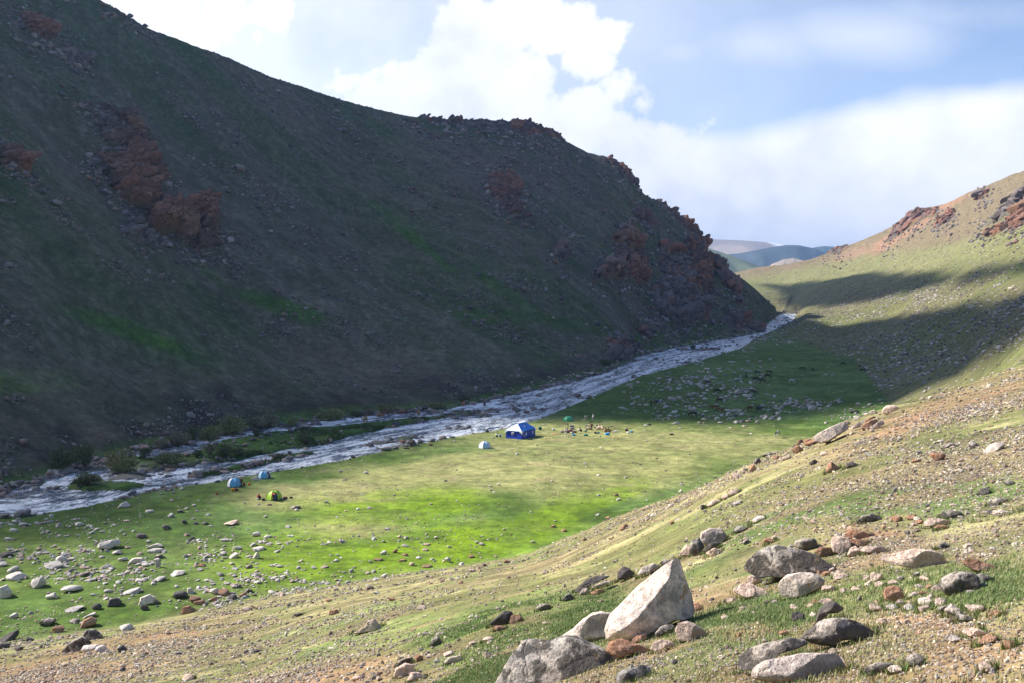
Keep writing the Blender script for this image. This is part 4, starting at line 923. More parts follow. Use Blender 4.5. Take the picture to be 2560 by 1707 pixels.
outline_rock(B([(1060, 80), (1100, 30), (1170, 8), (1240, 30), (1245, 50), (1190, 60), (1100, 82)]), 'grey hooked rock on the slope above the rusty rocks', 'grey', .8, 57, 5)
outline_rock(B([(1715, 30), (1730, 0), (1790, -20), (1860, 0), (1870, 30), (1800, 48)]), 'rounded grey rock high on the right slope', 'grey', .8, 58, 5)
outline_rock(B([(1585, 90), (1620, 50), (1690, 45), (1765, 60), (1760, 90), (1680, 105), (1600, 115)]), 'low cluster of pinkish slabs high on the right slope', 'pink', .8, 59, 5)
outline_rock(B([(1665, 120), (1690, 98), (1755, 100), (1760, 125), (1700, 135)]), 'dark red stone in front of the pinkish slabs', 'rust', .8, 60, 4)
outline_rock(B([(2020, 10), (2150, -10), (2330, -5), (2352, 12), (2200, 25), (2060, 28)]), 'long pale slab lying flat at the right edge', 'pale', .6, 61, 5)
outline_rock(Z([(535, 1450), (600, 1385), (800, 1270), (930, 1205), (1010, 1180), (1060, 1240), (1065, 1300), (970, 1365), (850, 1460), (760, 1525), (640, 1545), (560, 1520)], 6.82, 1960, 880), 'big oblong grey slab lying on the crest of the sunlit slope', 'pale', .8, 62, 6, namp=.02)
outline_rock(Z([(1030, 1195), (1060, 1150), (1090, 1150), (1140, 1210), (1060, 1240)], 6.82, 1960, 880), 'pink knob at the upper end of the oblong slab', 'pink', .8, 63, 4)
outline_rock(Z([(345, 1500), (400, 1475), (540, 1480), (560, 1540), (460, 1570), (360, 1560)], 6.82, 1960, 880), 'bright orange rock at the lower end of the oblong slab', 'rust', .8, 64, 4)
outline_rock(Z([(210, 1568), (240, 1500), (280, 1480), (330, 1500), (300, 1568)], 6.82, 1960, 880), 'small orange rock on the crest left of the bright orange one', 'rust', .8, 65, 4)
outline_rock(Z([(1310, 1300), (1360, 1230), (1480, 1150), (1560, 1130), (1600, 1190), (1500, 1260), (1420, 1310)], 6.82, 1960, 880), 'orange streaked angular slab above the oblong slab', 'rust', .7, 66, 5)
outline_rock(Z([(1450, 1300), (1540, 1230), (1640, 1160), (1700, 1170), (1690, 1220), (1560, 1290)], 6.82, 1960, 880), 'pale grey slab leaning on the orange streaked slab', 'pale', .6, 67, 5)
outline_rock(Z([(1130, 1330), (1170, 1260), (1230, 1212), (1300, 1235), (1300, 1265), (1200, 1300)], 6.82, 1960, 880), 'pinkish wedge just right of the oblong slab', 'pink', .7, 68, 4)
outline_rock(Z([(1110, 1020), (1130, 990), (1210, 968), (1285, 1000), (1270, 1028), (1160, 1035)], 6.82, 1960, 880), 'brown boulder in the shade just beyond the slope crest', 'grey', .8, 69, 4)
outline_rock(Z([(1460, 1050), (1480, 990), (1540, 975), (1590, 1020), (1560, 1045)], 6.82, 1960, 880), 'pale hump of rock on the sunlit crest', 'pale', .8, 70, 4)
outline_rock(Z([(1690, 1040), (1710, 960), (1760, 910), (1880, 900), (1960, 950), (1880, 990), (1760, 1060)], 6.82, 1960, 880), 'large red shouldered rock on the sunlit crest', 'pink', .8, 71, 5)
outline_rock(Z([(1380, 1170), (1450, 1110), (1540, 1080), (1565, 1105), (1480, 1140), (1400, 1185)], 6.82, 1960, 880), 'thin rusty splinter of rock above the orange streaked slab', 'rust', .7, 72, 4)
outline_rock(Z([(765, 530), (800, 480), (850, 500), (840, 530)], z1, 1280, 1100), 'rough brown stone at the left of the lichened pair', 'pink', .8, 73, 4)
outline_rock(Z([(865, 470), (870, 425), (910, 405), (960, 405), (985, 440), (960, 475), (900, 490)], z1, 1280, 1100), 'white lichened boulder with an orange edge on the slope', 'pale', .9, 74, 5)
outline_rock(Z([(818, 510), (825, 460), (860, 445), (880, 480), (870, 525), (830, 530)], z1, 1280, 1100), 'grey upright stone left of the white lichened boulder', 'grey', .9, 75, 4)
outline_rock(Z([(875, 505), (920, 465), (960, 470), (930, 490), (885, 512)], z1, 1280, 1100), 'dark curved stone in front of the white lichened boulder', 'dark', .7, 76, 4)
outline_rock(Z([(890, 520), (930, 492), (970, 505), (950, 528), (910, 530)], z1, 1280, 1100), 'pale flat stone in front of the dark curved one', 'pink', .7, 77, 4)
outline_rock(Z([(1610, 885), (1660, 875), (1690, 830), (1720, 822), (1745, 855), (1755, 875), (1700, 885)], z1, 0, 1100), 'lone peaked brown boulder on the stony slope left of centre', 'pink', .9, 78, 5)
outline_rock(Z([(295, 960), (320, 930), (370, 905), (410, 935), (390, 965), (330, 968)], z1, 0, 1100), 'grey humped boulder at the lower left above the dirt', 'grey', .9, 79, 5)
outline_rock(Z([(380, 905), (400, 870), (440, 872), (465, 905), (430, 915)], z1, 0, 1100), 'dark grey boulder touching the humped one', 'grey', .9, 80, 4)
outline_rock(Z([(370, 860), (385, 825), (420, 812), (440, 830), (430, 850)], z1, 0, 1100), 'rust orange boulder among the lower left field stones', 'rust', .9, 81, 4)
outline_rock(Z([(455, 490), (460, 470), (500, 458), (545, 462), (545, 480), (500, 500)], z1, 0, 1100), 'largest pale field boulder with a dark underside on the green', 'field', .9, 82, 5)
outline_rock(Z([(640, 755), (650, 720), (685, 710), (712, 725), (700, 750)], z1, 0, 1100), 'white topped boulder left of the row of brown ones', 'field', .9, 83, 4)
outline_rock(Z([(495, 760), (505, 730), (535, 722), (558, 742), (540, 762)], z1, 0, 1100), 'near black round boulder in the left field', 'dark', .9, 84, 4)
outline_rock(Z([(-10, 725), (-5, 675), (30, 668), (52, 700), (40, 722)], z1, 0, 1100), 'large grey boulder cut by the left edge', 'field', .9, 85, 4)
outline_rock(Z([(1510, 800), (1515, 778), (1550, 776), (1560, 798)], z1, 0, 1100), 'squat dark red stone on the stony slope', 'rust', .9, 86, 4)
outline_rock(Z([(835, 795), (840, 765), (870, 760), (900, 780), (880, 795)], z1, 0, 1100), 'brown red boulder at the end of the field stone row', 'rust', .9, 87, 4)
outline_rock(Z([(1810, 1080), (1820, 1045), (1860, 1025), (1900, 1035), (1905, 1065), (1870, 1085)], z1, 0, 1100), 'pink angular rock left of the biggest boulder', 'pink', .9, 88, 5)
outline_rock(Z([(1820, 1030), (1850, 1005), (1895, 995), (1890, 1015), (1840, 1035)], z1, 0, 1100), 'grey slab leaning behind the pink angular rock', 'grey', .8, 89, 4)
outline_rock(Z([(2040, 1020), (2060, 998), (2110, 988), (2125, 1005), (2090, 1025)], z1, 0, 1100), 'flat pale grey stone in the grass left of the biggest boulder', 'pale', .8, 90, 4)
outline_rock(Z([(1870, 1100), (1890, 1065), (1930, 1070), (1960, 1095), (1910, 1112)], z1, 0, 1100), 'reddish rock at the bottom edge left of centre', 'pink', .8, 91, 4)
outline_rock(Z([(1975, 945), (1985, 910), (2010, 895), (2030, 925), (2020, 945)], z1, 0, 1100), 'grey upright stone on the stony slope', 'grey', .9, 92, 4)
outline_rock(Z([(540, 308), (555, 290), (580, 280), (598, 300), (590, 308)], z1, 0, 1100), 'pale pyramid shaped boulder near the river bank at left', 'field', .9, 93, 4)
outline_rock(Z([(940, 725), (955, 640), (1060, 628), (1100, 650), (1180, 700), (1160, 728)], 10.45, 540, 1130), 'grey boulder in front of the half open dome tent', 'field', .7, 94, 4)
outline_rock(Z([(1130, 1310), (1250, 1250), (1370, 1200), (1400, 1200), (1480, 1290), (1460, 1320)], 14.7, 1600, 970), 'pale pyramid boulder at the near edge of the horse pasture', 'field', .8, 95, 4)
outline_rock(Z([(1290, 1120), (1330, 1080), (1380, 1065), (1430, 1110), (1430, 1150), (1350, 1160)], 8.71, 1740, 890), 'dark grey boulder behind the chestnut horse standing end on', 'dark', .9, 96, 4)
outline_rock(Z([(800, 790), (840, 755), (900, 750), (1000, 775), (980, 800), (880, 808)], 8.71, 1740, 890), 'long grey and red boulder in the middle of the horse pasture', 'pink', .7, 97, 4)
# smaller rocks: (x, y, w, h, material, tilt, what)
def small(lst, s, ox, oy, labf, grp, name='rock'):
    for q in lst:
        x, y, w_, h_, mt = q[:5]
        spot_rock(x/s+ox, y/s+oy, w_/s, h_/s, labf, mt, tilt=(q[5] if len(q) > 5 else 0), group=grp, name=name, sub=3 if w_/s < 40 else 4)
small([(1240, 550, 70, 60, 'pink'), (1395, 510, 70, 45, 'grey'), (1215, 500, 90, 70, 'pink'), (1480, 735, 90, 50, 'field'), (1590, 695, 120, 60, 'pale'), (1340, 730, 90, 50, 'field'), (1085, 670, 50, 60, 'grey'), (495, 935, 70, 45, 'rust'), (360, 695, 40, 30, 'dark'), (430, 695, 48, 35, 'grey'), (745, 695, 65, 45, 'rust'), (825, 692, 110, 50, 'pink'), (700, 722, 55, 35, 'pink'), (570, 740, 70, 50, 'pink'), (1720, 690, 90, 80, 'pink'), (1585, 745, 110, 55, 'pink'), (1500, 635, 65, 40, 'pale'), (1270, 845, 80, 50, 'pink'), (2145, 790, 100, 45, 'rust', 20), (1925, 820, 150, 40, 'grey'), (1690, 590, 80, 50, 'pink'), (1590, 512, 95, 55, 'pink'), (1530, 475, 55, 55, 'grey'), (1960, 620, 80, 34, 'grey'), (2050, 570, 60, 45, 'grey'), (1725, 262, 100, 55, 'grey'), (1920, 257, 65, 35, 'pink'), (1375, 48, 85, 55, 'rust'), (1480, 40, 80, 38, 'rust'), (1550, 72, 60, 35, 'rust'), (1820, 760, 150, 90, 'pale'), (1985, 745, 135, 70, 'pink'), (1210, 735, 100, 75, 'pink'), (725, 795, 55, 50, 'pale'), (2080, 1205, 120, 85, 'pink'), (2260, 1020, 90, 65, 'rust'), (2065, 995, 160, 60, 'rust', 25), (845, 588, 110, 60, 'pink'), (940, 482, 110, 60, 'pink'), (820, 475, 60, 45, 'rust'), (1825, 985, 85, 45, 'pale'), (1555, 575, 80, 30, 'pale'), (1620, 575, 60, 34, 'rust'), (270, 780, 40, 30, 'pink'), (150, 948, 40, 30, 'rust'), (755, 460, 60, 40, 'rust'), (1130, 505, 60, 40, 'pink'), (910, 505, 60, 40, 'pink'), (870, 440, 50, 40, 'pale'), (1150, 545, 50, 45, 'pink'), (1050, 590, 60, 40, 'pink'), (960, 605, 55, 40, 'pink'), (1340, 545, 90, 40, 'pink'), (1640, 650, 60, 45, 'pale'), (1580, 628, 80, 35, 'rust'), (1400, 695, 70, 40, 'pink'), (680, 440, 50, 35, 'rust'), (770, 580, 50, 50, 'pale'), (440, 500, 90, 60, 'pink', 25), (1370, 1230, 110, 30, 'pale'), (1740, 745, 90, 70, 'grey')],
      z8, 1800, 1280, 'stone lying among the big foreground boulders at the lower right', 'stones strewn between the foreground boulders')
small([(1475, 122, 64, 52, 'rust'), (1555, 108, 56, 42, 'dark'), (1390, 97, 46, 26, 'dark'), (1130, 92, 32, 32, 'grey'), (1102, 127, 38, 40, 'rust'), (1070, 132, 36, 22, 'pink'), (1035, 160, 40, 24, 'pink'), (1180, 63, 80, 16, 'grey', 8), (1213, 75, 38, 26, 'rust'), (1960, 75, 65, 42, 'rust', 15), (2215, 30, 100, 40, 'pale', 32), (2020, 22, 62, 24, 'grey', 10), (2125, 20, 45, 34, 'grey'), (2180, 232, 55, 38, 'dark'), (1130, 362, 66, 30, 'pale', 28), (1020, 240, 62, 28, 'pink', 20), (930, 285, 66, 26, 'pink', 30), (880, 305, 30, 24, 'dark'), (985, 260, 40, 24, 'pink', 15), (1040, 285, 50, 24, 'pale', 10), (740, 375, 28, 18, 'rust'), (518, 397, 50, 26, 'rust', 12), (240, 412, 26, 15, 'rust'), (190, 393, 26, 13, 'rust'), (1860, 90, 40, 22, 'rust'), (1190, 462, 60, 26, 'rust'), (1080, 465, 50, 24, 'grey'), (1060, 405, 80, 26, 'grey', 12), (720, 305, 50, 16, 'pink', 25), (2240, 280, 90, 34, 'grey', 12), (1640, 350, 30, 20, 'grey'), (1770, 358, 46, 28, 'rust'), (1840, 355, 46, 22, 'rust'), (480, 250, 22, 14, 'rust'), (775, 232, 22, 14, 'pale'), (440, 355, 24, 14, 'rust'), (1850, 385, 40, 16, 'pink'), (2290, 195, 50, 18, 'grey'), (1440, 60, 44, 18, 'pink'), (1300, 48, 30, 26, 'rust'), (1265, 78, 46, 22, 'pink', 25), (1320, 40, 40, 34, 'rust'), (1380, 10, 70, 26, 'rust'), (1450, 5, 50, 20, 'pink')],
      z1, 1280, 1100, 'angular stone on the sunlit slope above the foreground boulders', 'stones on the sunlit slope')
fld = [(70, 620, 80, 42, 'field'), (640, 435, 56, 30, 'dark'), (1065, 378, 76, 22, 'pink'), (760, 397, 46, 25, 'grey'), (780, 345, 34, 20, 'field'), (250, 575, 76, 28, 'field'), (275, 548, 50, 30, 'field'), (165, 655, 70, 46, 'field'), (710, 484, 76, 24, 'field', 5), (710, 508, 72, 18, 'field'), (620, 552, 66, 28, 'field', 12), (725, 565, 24, 44, 'field'), (730, 530, 40, 24, 'grey'), (810, 610, 76, 20, 'field', 12), (730, 637, 62, 18, 'field', 12), (635, 643, 50, 15, 'field'), (1175, 533, 42, 24, 'field', 60), (1185, 497, 60, 16, 'field', 5), (1075, 530, 52, 22, 'field', 18), (1173, 430, 45, 22, 'field'), (1228, 440, 40, 13, 'field'), (1090, 492, 42, 16, 'field'), (1030, 458, 40, 13, 'field'), (1022, 520, 36, 18, 'field'), (1760, 515, 36, 20, 'field'), (1185, 652, 28, 16, 'field'), (1025, 698, 58, 30, 'rust'), (825, 710, 66, 30, 'dark'), (890, 725, 56, 32, 'rust'), (918, 742, 56, 24, 'rust'), (990, 728, 38, 26, 'rust'), (1070, 720, 48, 26, 'grey'), (1112, 710, 36, 24, 'rust'), (1140, 690, 40, 20, 'grey'), (870, 690, 34, 30, 'field'), (982, 690, 50, 30, 'field'), (1098, 668, 26, 20, 'grey'), (320, 682, 82, 28, 'field'), (240, 715, 56, 28, 'field'), (665, 768, 40, 26, 'dark'), (600, 697, 76, 16, 'field', 14), (330, 775, 90, 18, 'field', 5), (445, 765, 48, 26, 'dark'), (215, 835, 66, 30, 'grey'), (65, 805, 40, 24, 'field'), (570, 862, 66, 30, 'field'), (40, 905, 80, 34, 'dark', 18), (265, 870, 50, 30, 'rust'), (405, 955, 70, 34, 'field'), (460, 962, 50, 34, 'field'), (560, 958, 40, 34, 'grey'), (345, 830, 52, 18, 'grey', 8), (410, 805, 60, 16, 'field', 14), (85, 955, 40, 26, 'dark'), (15, 945, 50, 26, 'dark'), (130, 915, 40, 20, 'dark'), (930, 573, 40, 14, 'rust'), (1140, 580, 38, 18, 'grey'), (375, 615, 62, 16, 'grey', 14), (415, 640, 50, 12, 'field', 8), (490, 578, 40, 16, 'field'), (565, 545, 44, 16, 'field'), (540, 515, 50, 18, 'field'), (60, 592, 50, 22, 'field', 18), (10, 570, 40, 20, 'field'), (110, 385, 46, 16, 'field'), (360, 383, 42, 18, 'field'), (55, 410, 36, 10, 'field'), (20, 525, 60, 24, 'dark'), (845, 372, 26, 22, 'grey'), (880, 450, 34, 20, 'grey'), (943, 380, 34, 14, 'dark'), (900, 378, 24, 16, 'grey'), (890, 297, 24, 10, 'field'), (685, 325, 36, 14, 'field'), (825, 325, 30, 14, 'grey'), (1355, 305, 50, 16, 'grey'), (1775, 405, 32, 12, 'field'), (1680, 148, 24, 12, 'field'), (1495, 282, 28, 12, 'field'), (1645, 314, 18, 12, 'field'), (1615, 598, 26, 16, 'field'), (2058, 548, 32, 26, 'field'), (1895, 567, 30, 18, 'pink'), (1955, 578, 56, 10, 'rust'), (1850, 550, 40, 10, 'rust'), (1860, 523, 30, 14, 'rust'), (1815, 508, 24, 20, 'rust'), (1735, 547, 46, 10, 'rust'), (2168, 532, 30, 14, 'rust'), (2225, 572, 22, 16, 'dark'), (2330, 555, 34, 20, 'rust'), (2170, 598, 34, 14, 'pink'), (1765, 622, 36, 24, 'field'), (1545, 552, 26, 14, 'field'), (1360, 632, 18, 12, 'rust'), (1835, 440, 24, 14, 'pink'), (2005, 445, 22, 12, 'field')]
small(fld, z1, 0, 1100, 'field stone in the near meadow between the stony slope and the river tents', 'field stones in the near meadow')
small([(1135, 775, 42, 26, 'pink'), (1370, 800, 52, 20, 'grey'), (1940, 766, 50, 24, 'pink'), (1175, 967, 32, 16, 'dark'), (560, 1053, 32, 20, 'dark'), (865, 1090, 52, 30, 'pink'), (1800, 730, 30, 16, 'rust'), (1510, 735, 30, 16, 'rust'), (2240, 985, 36, 32, 'pink'), (2120, 650, 26, 16, 'rust'), (1730, 700, 40, 14, 'field'), (820, 978, 46, 14, 'grey'), (630, 1030, 40, 12, 'field'), (1110, 908, 22, 16, 'dark'), (2175, 930, 40, 20, 'pink'), (1950, 890, 36, 14, 'grey'), (1720, 1085, 40, 26, 'grey'), (1925, 1000, 40, 34, 'rust'), (2060, 980, 50, 26, 'pink'), (1640, 1090, 50, 28, 'pink'), (2240, 915, 60, 24, 'pink'), (2300, 860, 60, 30, 'rust')],
      z1, 0, 1100, 'single stone standing out on the gravelly slope at the lower left', 'stones on the gravelly slope')
small([(1240, 820, 60, 30, 'field'), (195, 920, 120, 60, 'field'), (440, 1045, 130, 44, 'field'), (215, 1185, 130, 34, 'field', 5), (700, 1170, 150, 60, 'field', -15), (960, 1165, 130, 34, 'field'), (710, 1225, 110, 50, 'field'), (470, 1330, 120, 44, 'field'), (740, 1345, 130, 40, 'field'), (300, 1325, 170, 34, 'grey'), (530, 1440, 120, 50, 'field'), (990, 1400, 160, 70, 'grey'), (870, 1430, 120, 80, 'field'), (1130, 1410, 130, 50, 'pink', 18), (1180, 1355, 120, 40, 'field', 15), (1340, 1420, 90, 80, 'field'), (1060, 1510, 120, 50, 'pink'), (1520, 1290, 110, 80, 'pink'), (1420, 1310, 70, 80, 'field'), (1680, 1230, 110, 80, 'grey'), (1780, 1240, 120, 80, 'field'), (1840, 945, 80, 60, 'grey'), (1870, 1100, 100, 80, 'field'), (1680, 1010, 90, 36, 'field', 8), (1620, 840, 50, 50, 'field'), (1710, 885, 110, 30, 'field', -18), (1165, 835, 80, 28, 'field'), (720, 840, 110, 60, 'field'), (670, 870, 110, 40, 'field'), (880, 870, 120, 40, 'field'), (180, 790, 150, 34, 'field', -8), (115, 860, 110, 26, 'field'), (200, 440, 90, 60, 'field'), (370, 440, 100, 70, 'field'), (230, 500, 140, 60, 'field'), (280, 350, 110, 40, 'field'), (150, 340, 80, 40, 'pink'), (870, 490, 60, 50, 'field'), (730, 515, 70, 30, 'field'), (560, 250, 60, 24, 'field'), (500, 265, 110, 30, 'field'), (780, 120, 220, 30, 'field'), (940, 50, 70, 44, 'field'), (1150, 100, 90, 40, 'field'), (1390, 115, 110, 50, 'pink'), (1610, 50, 90, 24, 'field'), (110, 1090, 80, 44, 'grey'), (130, 1280, 120, 50, 'grey'), (840, 1280, 120, 60, 'grey'), (180, 1370, 120, 60, 'pink'), (80, 1440, 80, 60, 'pink'), (1500, 975, 120, 30, 'grey'), (620, 940, 140, 50, 'grey'), (240, 270, 120, 50, 'field'), (60, 320, 100, 50, 'pink'), (1450, 440, 60, 30, 'grey'), (1860, 440, 100, 20, 'dark')],
      8.71, 1740, 890, 'boulder scattered over the shaded horse pasture', 'boulders in the horse pasture')
small([(1475, 705, 130, 32, 'grey'), (1260, 715, 100, 50, 'rust'), (1170, 742, 90, 40, 'grey'), (1510, 665, 76, 50, 'field'), (1190, 660, 90, 40, 'grey'), (1350, 628, 80, 26, 'grey'), (1870, 597, 100, 32, 'pink'), (1790, 578, 90, 40, 'grey'), (2170, 517, 60, 30, 'grey'), (2250, 530, 50, 30, 'grey'), (1860, 650, 56, 24, 'pink'), (560, 850, 80, 34, 'dark'), (230, 955, 60, 36, 'dark'), (300, 720, 70, 30, 'dark'), (590, 882, 80, 26, 'grey'), (350, 875, 90, 34, 'dark'), (960, 760, 70, 34, 'grey'), (1080, 660, 70, 34, 'grey'), (2165, 545, 60, 28, 'grey'), (430, 800, 44, 22, 'dark'), (720, 778, 60, 30, 'dark'), (1340, 680, 60, 26, 'grey'), (850, 830, 60, 30, 'grey'), (20, 975, 90, 40, 'grey'), (160, 850, 50, 20, 'dark'), (1440, 690, 44, 18, 'dark')],
      3.36, 0, 1000, 'wet grey boulder standing in the river shallows at the left', 'river boulders at the left')
small([(1290, 550, 300, 60, 'pink'), (980, 645, 120, 60, 'grey'), (890, 530, 90, 44, 'dark'), (1170, 590, 90, 50, 'pink'), (1610, 480, 100, 50, 'grey'), (1940, 485, 110, 40, 'pink'), (1980, 390, 90, 50, 'dark'), (2100, 530, 80, 50, 'dark'), (1560, 625, 70, 40, 'dark'), (1440, 635, 80, 44, 'dark'), (870, 690, 110, 50, 'grey'), (780, 700, 110, 60, 'rust'), (260, 780, 120, 50, 'pink'), (285, 828, 110, 40, 'rust'), (425, 755, 76, 44, 'grey'), (540, 345, 90, 60, 'rust') if False else (1540, 355, 90, 60, 'rust'), (1280, 410, 140, 60, 'grey'), (1090, 465, 60, 34, 'rust'), (1380, 470, 70, 26, 'grey'), (1665, 440, 80, 30, 'rust'), (45, 800, 90, 50, 'dark'), (840, 795, 120, 34, 'dark'), (1215, 740, 70, 40, 'rust'), (1700, 225, 60, 40, 'dark'), (910, 570, 60, 30, 'rust'), (1480, 530, 90, 50, 'dark'), (2230, 425, 60, 40, 'dark'), (2150, 315, 100, 20, 'dark'), (2230, 80, 80, 40, 'dark'), (1145, 237, 60, 30, 'field'), (540, 700, 90, 50, 'grey') , (200, 765, 50, 30, 'pink'), (2080, 130, 50, 30, 'dark'), (640, 540, 130, 26, 'rust'), (1000, 490, 90, 26, 'grey'), (1430, 570, 60, 30, 'dark')],
      6.19, 880, 990, 'rounded boulder in the white water upstream of the dome tents', 'river boulders beside the camp')
print('named rocks', NROCK)
# ------------------------------------------------------------ countless small stones
def pick(weight, n):
    w = weight.ravel(); c = np.cumsum(w); c /= c[-1]
    k = np.searchsorted(c, rng.random(n)); i, j = np.unravel_index(k, weight.shape)
    r = np.exp(lr[i]+(rng.random(n)-.5)*(lr[1]-lr[0])); du = (U[np.clip(j+1, 0, NC-1)]-U[np.clip(j-1, 0, NC-1)])/2
    u = U[j]+(rng.random(n)-.5)*du; a = 1/np.sqrt(1+u*u); x = r*a*u; y = r*a
    return x, y, hgt(x, y), r, k
dPY = np.abs(np.gradient(PY, axis=0)); front_f = (np.gradient(PY, axis=0) < 0)
inview = (PX > -260-500*(Rr < 200)) & (PX < 2820+2000*(Rr < 110)) & (PY > -200) & (PY < 1850) & front_f
base_w = dPY*inview
def stones(name, weight, n, size_px, smin, smax, flat, cols, label, sub=1, sink=.25, sig=.45, shade_jit=.25, power=1.0):
    x, y, z, r, k = pick(weight, n)
    s = np.clip(r/FPX*size_px*np.exp(rng.normal(0, sig, n)), smin, smax)*.5
    V, F = ICO[sub]; nv = len(V); var = []
    for v in range(14): 
        P = rock_shape(V, 900+v, 7, (.5, .85), .25); var.append(P/np.abs(P).max(0))
    var = np.array(var)
    idx = rng.integers(0, 14, n); P = var[idx]
    sx = s*rng.uniform(.8, 1.35, n); sy = s*rng.uniform(.6, 1.0, n); sz = s*rng.uniform(flat[0], flat[1], n)
    P = P*np.stack([sx, sy, sz], 1)[:, None, :]
    a = rng.uniform(0, 6.283, n); ca_, sa_ = np.cos(a)[:, None], np.sin(a)[:, None]
    tl = rng.normal(0, .22, n)[:, None]
    x2 = P[..., 0]*np.cos(tl)+P[..., 2]*np.sin(tl); z2 = -P[..., 0]*np.sin(tl)+P[..., 2]*np.cos(tl)
    Q = np.stack([x2*ca_-P[..., 1]*sa_+x[:, None], x2*sa_+P[..., 1]*ca_+y[:, None], z2+(z+sz*(1-sink*2))[:, None]], -1)
    cc = np.array(cols)[rng.integers(0, len(cols), n)]*(1+rng.uniform(-shade_jit, shade_jit, n))[:, None]
    CC = np.repeat(cc, nv, 0)
    FF = (F[None]+(np.arange(n)*nv)[:, None, None]).reshape(-1, 3)
    o = obj_np(name, Q.reshape(-1, 3), FF, M_STONE, smoothed=False, cols=CC)
    return tag(o, label, kind='stuff')
PINKS = [(.52, .44, .34), (.46, .38, .31), (.38, .35, .31), (.58, .51, .42), (.40, .27, .20), (.24, .22, .21), (.30, .24, .19), (.20, .15, .12)]
PALES = [(.52, .48, .45), (.46, .43, .41), (.40, .37, .35), (.55, .50, .45), (.34, .31, .30), (.42, .32, .27)]
GREYS = [(.24, .22, .22), (.18, .16, .16), (.28, .25, .24), (.22, .16, .14), (.13, .12, .13)]
clus = np.clip(.42+1.7*fbm2(X, Y, 9, 3, 501)+1.1*fbm2(X, Y, 2.2, 3, 507), .05, 2.4)
stones('loose_stones', base_w*m_near*clus*smooth(3, 14, Rr)*np.clip(dp*.4+.7, 0, 2.0)*(1-.55*tf), 66000, 4.0, .02, .5, (.4, .8), PINKS, 'countless small pinkish stones littering the sunlit near slope', sub=1)
stones('gravel', base_w*m_near*np.clip(dp*1.0+.15, 0, 1.6)*smooth(3, 8, Rr), 4500, 7, .02, .12, (.5, .9), PINKS, 'small pink gravel on the bare dirt patches of the near slope', sub=1)
lf = np.maximum(pb(430, 1440, 520, 90, 8), pb(800, 1400, 400, 60, 0)*.35)
stones('meadow_stones', base_w*np.clip(m_floor+m_near*toe, 0, 1)*(s_r < -2)*(lf*clus+.02), 1500, 8, .08, .8, (.3, .6), PALES, 'small pale stones thick in the turf of the near meadow', sub=2, sig=.5)
stones('turf_pebbles', base_w*m_floor*(s_r < -2)*(PY > 1040)*clus, 3500, 4.2, .05, .3, (.3, .6), PINKS+[(.16, .13, .09)], 'tiny stones and droppings dotted over the camp meadow', sub=1)
hp = np.maximum.reduce([pb(1735, 990, 165, 62, -5), pb(1800, 930, 120, 30, -5)*.35, pb(1560, 905, 200, 30, -14)*1.6, pb(1850, 850, 190, 36, -14)*1.8, pb(1920, 1025, 130, 18, -8)*2.2, pb(2150, 1030, 90, 20, -10), pb(1980, 790, 130, 22, -6)*2])
stones('pasture_stones', base_w*(m_floor+m_right*(PY > 830))*(s_r < -1)*hp*clus, 1300, 5.5, .15, 1.7, (.35, .65), PALES, 'grey white stones thickly strewn over the shaded horse pasture', sub=2, sig=.6)
stones('slope_rubble', base_w*m_right*np.clip(clus*(.3+pb(2300, 870, 420, 70, -18)*1.5+pb(2180, 770, 260, 30, -12)*2.2+pb(2100, 700, 400, 60, -8)*.25), 0, 3), 9000, 4.6, .12, 1.6, (.35, .7), PALES+GREYS, 'stones and rubble on the right hand hillside', sub=1, sig=.5)
stones('scree', base_w*m_mount*np.clip(.15+2.2*fbm2(gx, gy*.4, 45, 4, 502)+2.0*fbm2(X, Y, 12, 3, 503)+.5*(ftz), .01, 2), 17000, 3.0, .25, 4.0, (.5, .9), GREYS, 'broken scree and small rocks over the shaded left mountainside', sub=1, sig=.65)
stones('river_stones', base_w*(s_r > -1.2)*(1-.85*m_isl)*(PX < 2030)*np.clip(.5+1.8*fbm2(X, Y, 7, 3, 504)+1.0*smooth(2.5, .3, s_r)*(fbm2(X, Y, 9, 3, 505) > 0), .02, 3), 6500, 7.5, .2, 2.2, (.45, .75), GREYS+[(.32, .28, .26), (.30, .22, .19)], 'wet stones breaking the surface of the river', sub=2, sink=.10, sig=.5)
stones('debris', base_w*np.maximum(m_mount, m_right)*DEB*np.clip(.5+1.5*N2, .1, 2), 5200, 6.5, .3, 4.0, (.5, .95), GREYS+[(.26, .17, .13), (.22, .20, .19), (.30, .27, .25)], 'blocks fallen below the crags on the hillsides', sub=1, sig=.6)
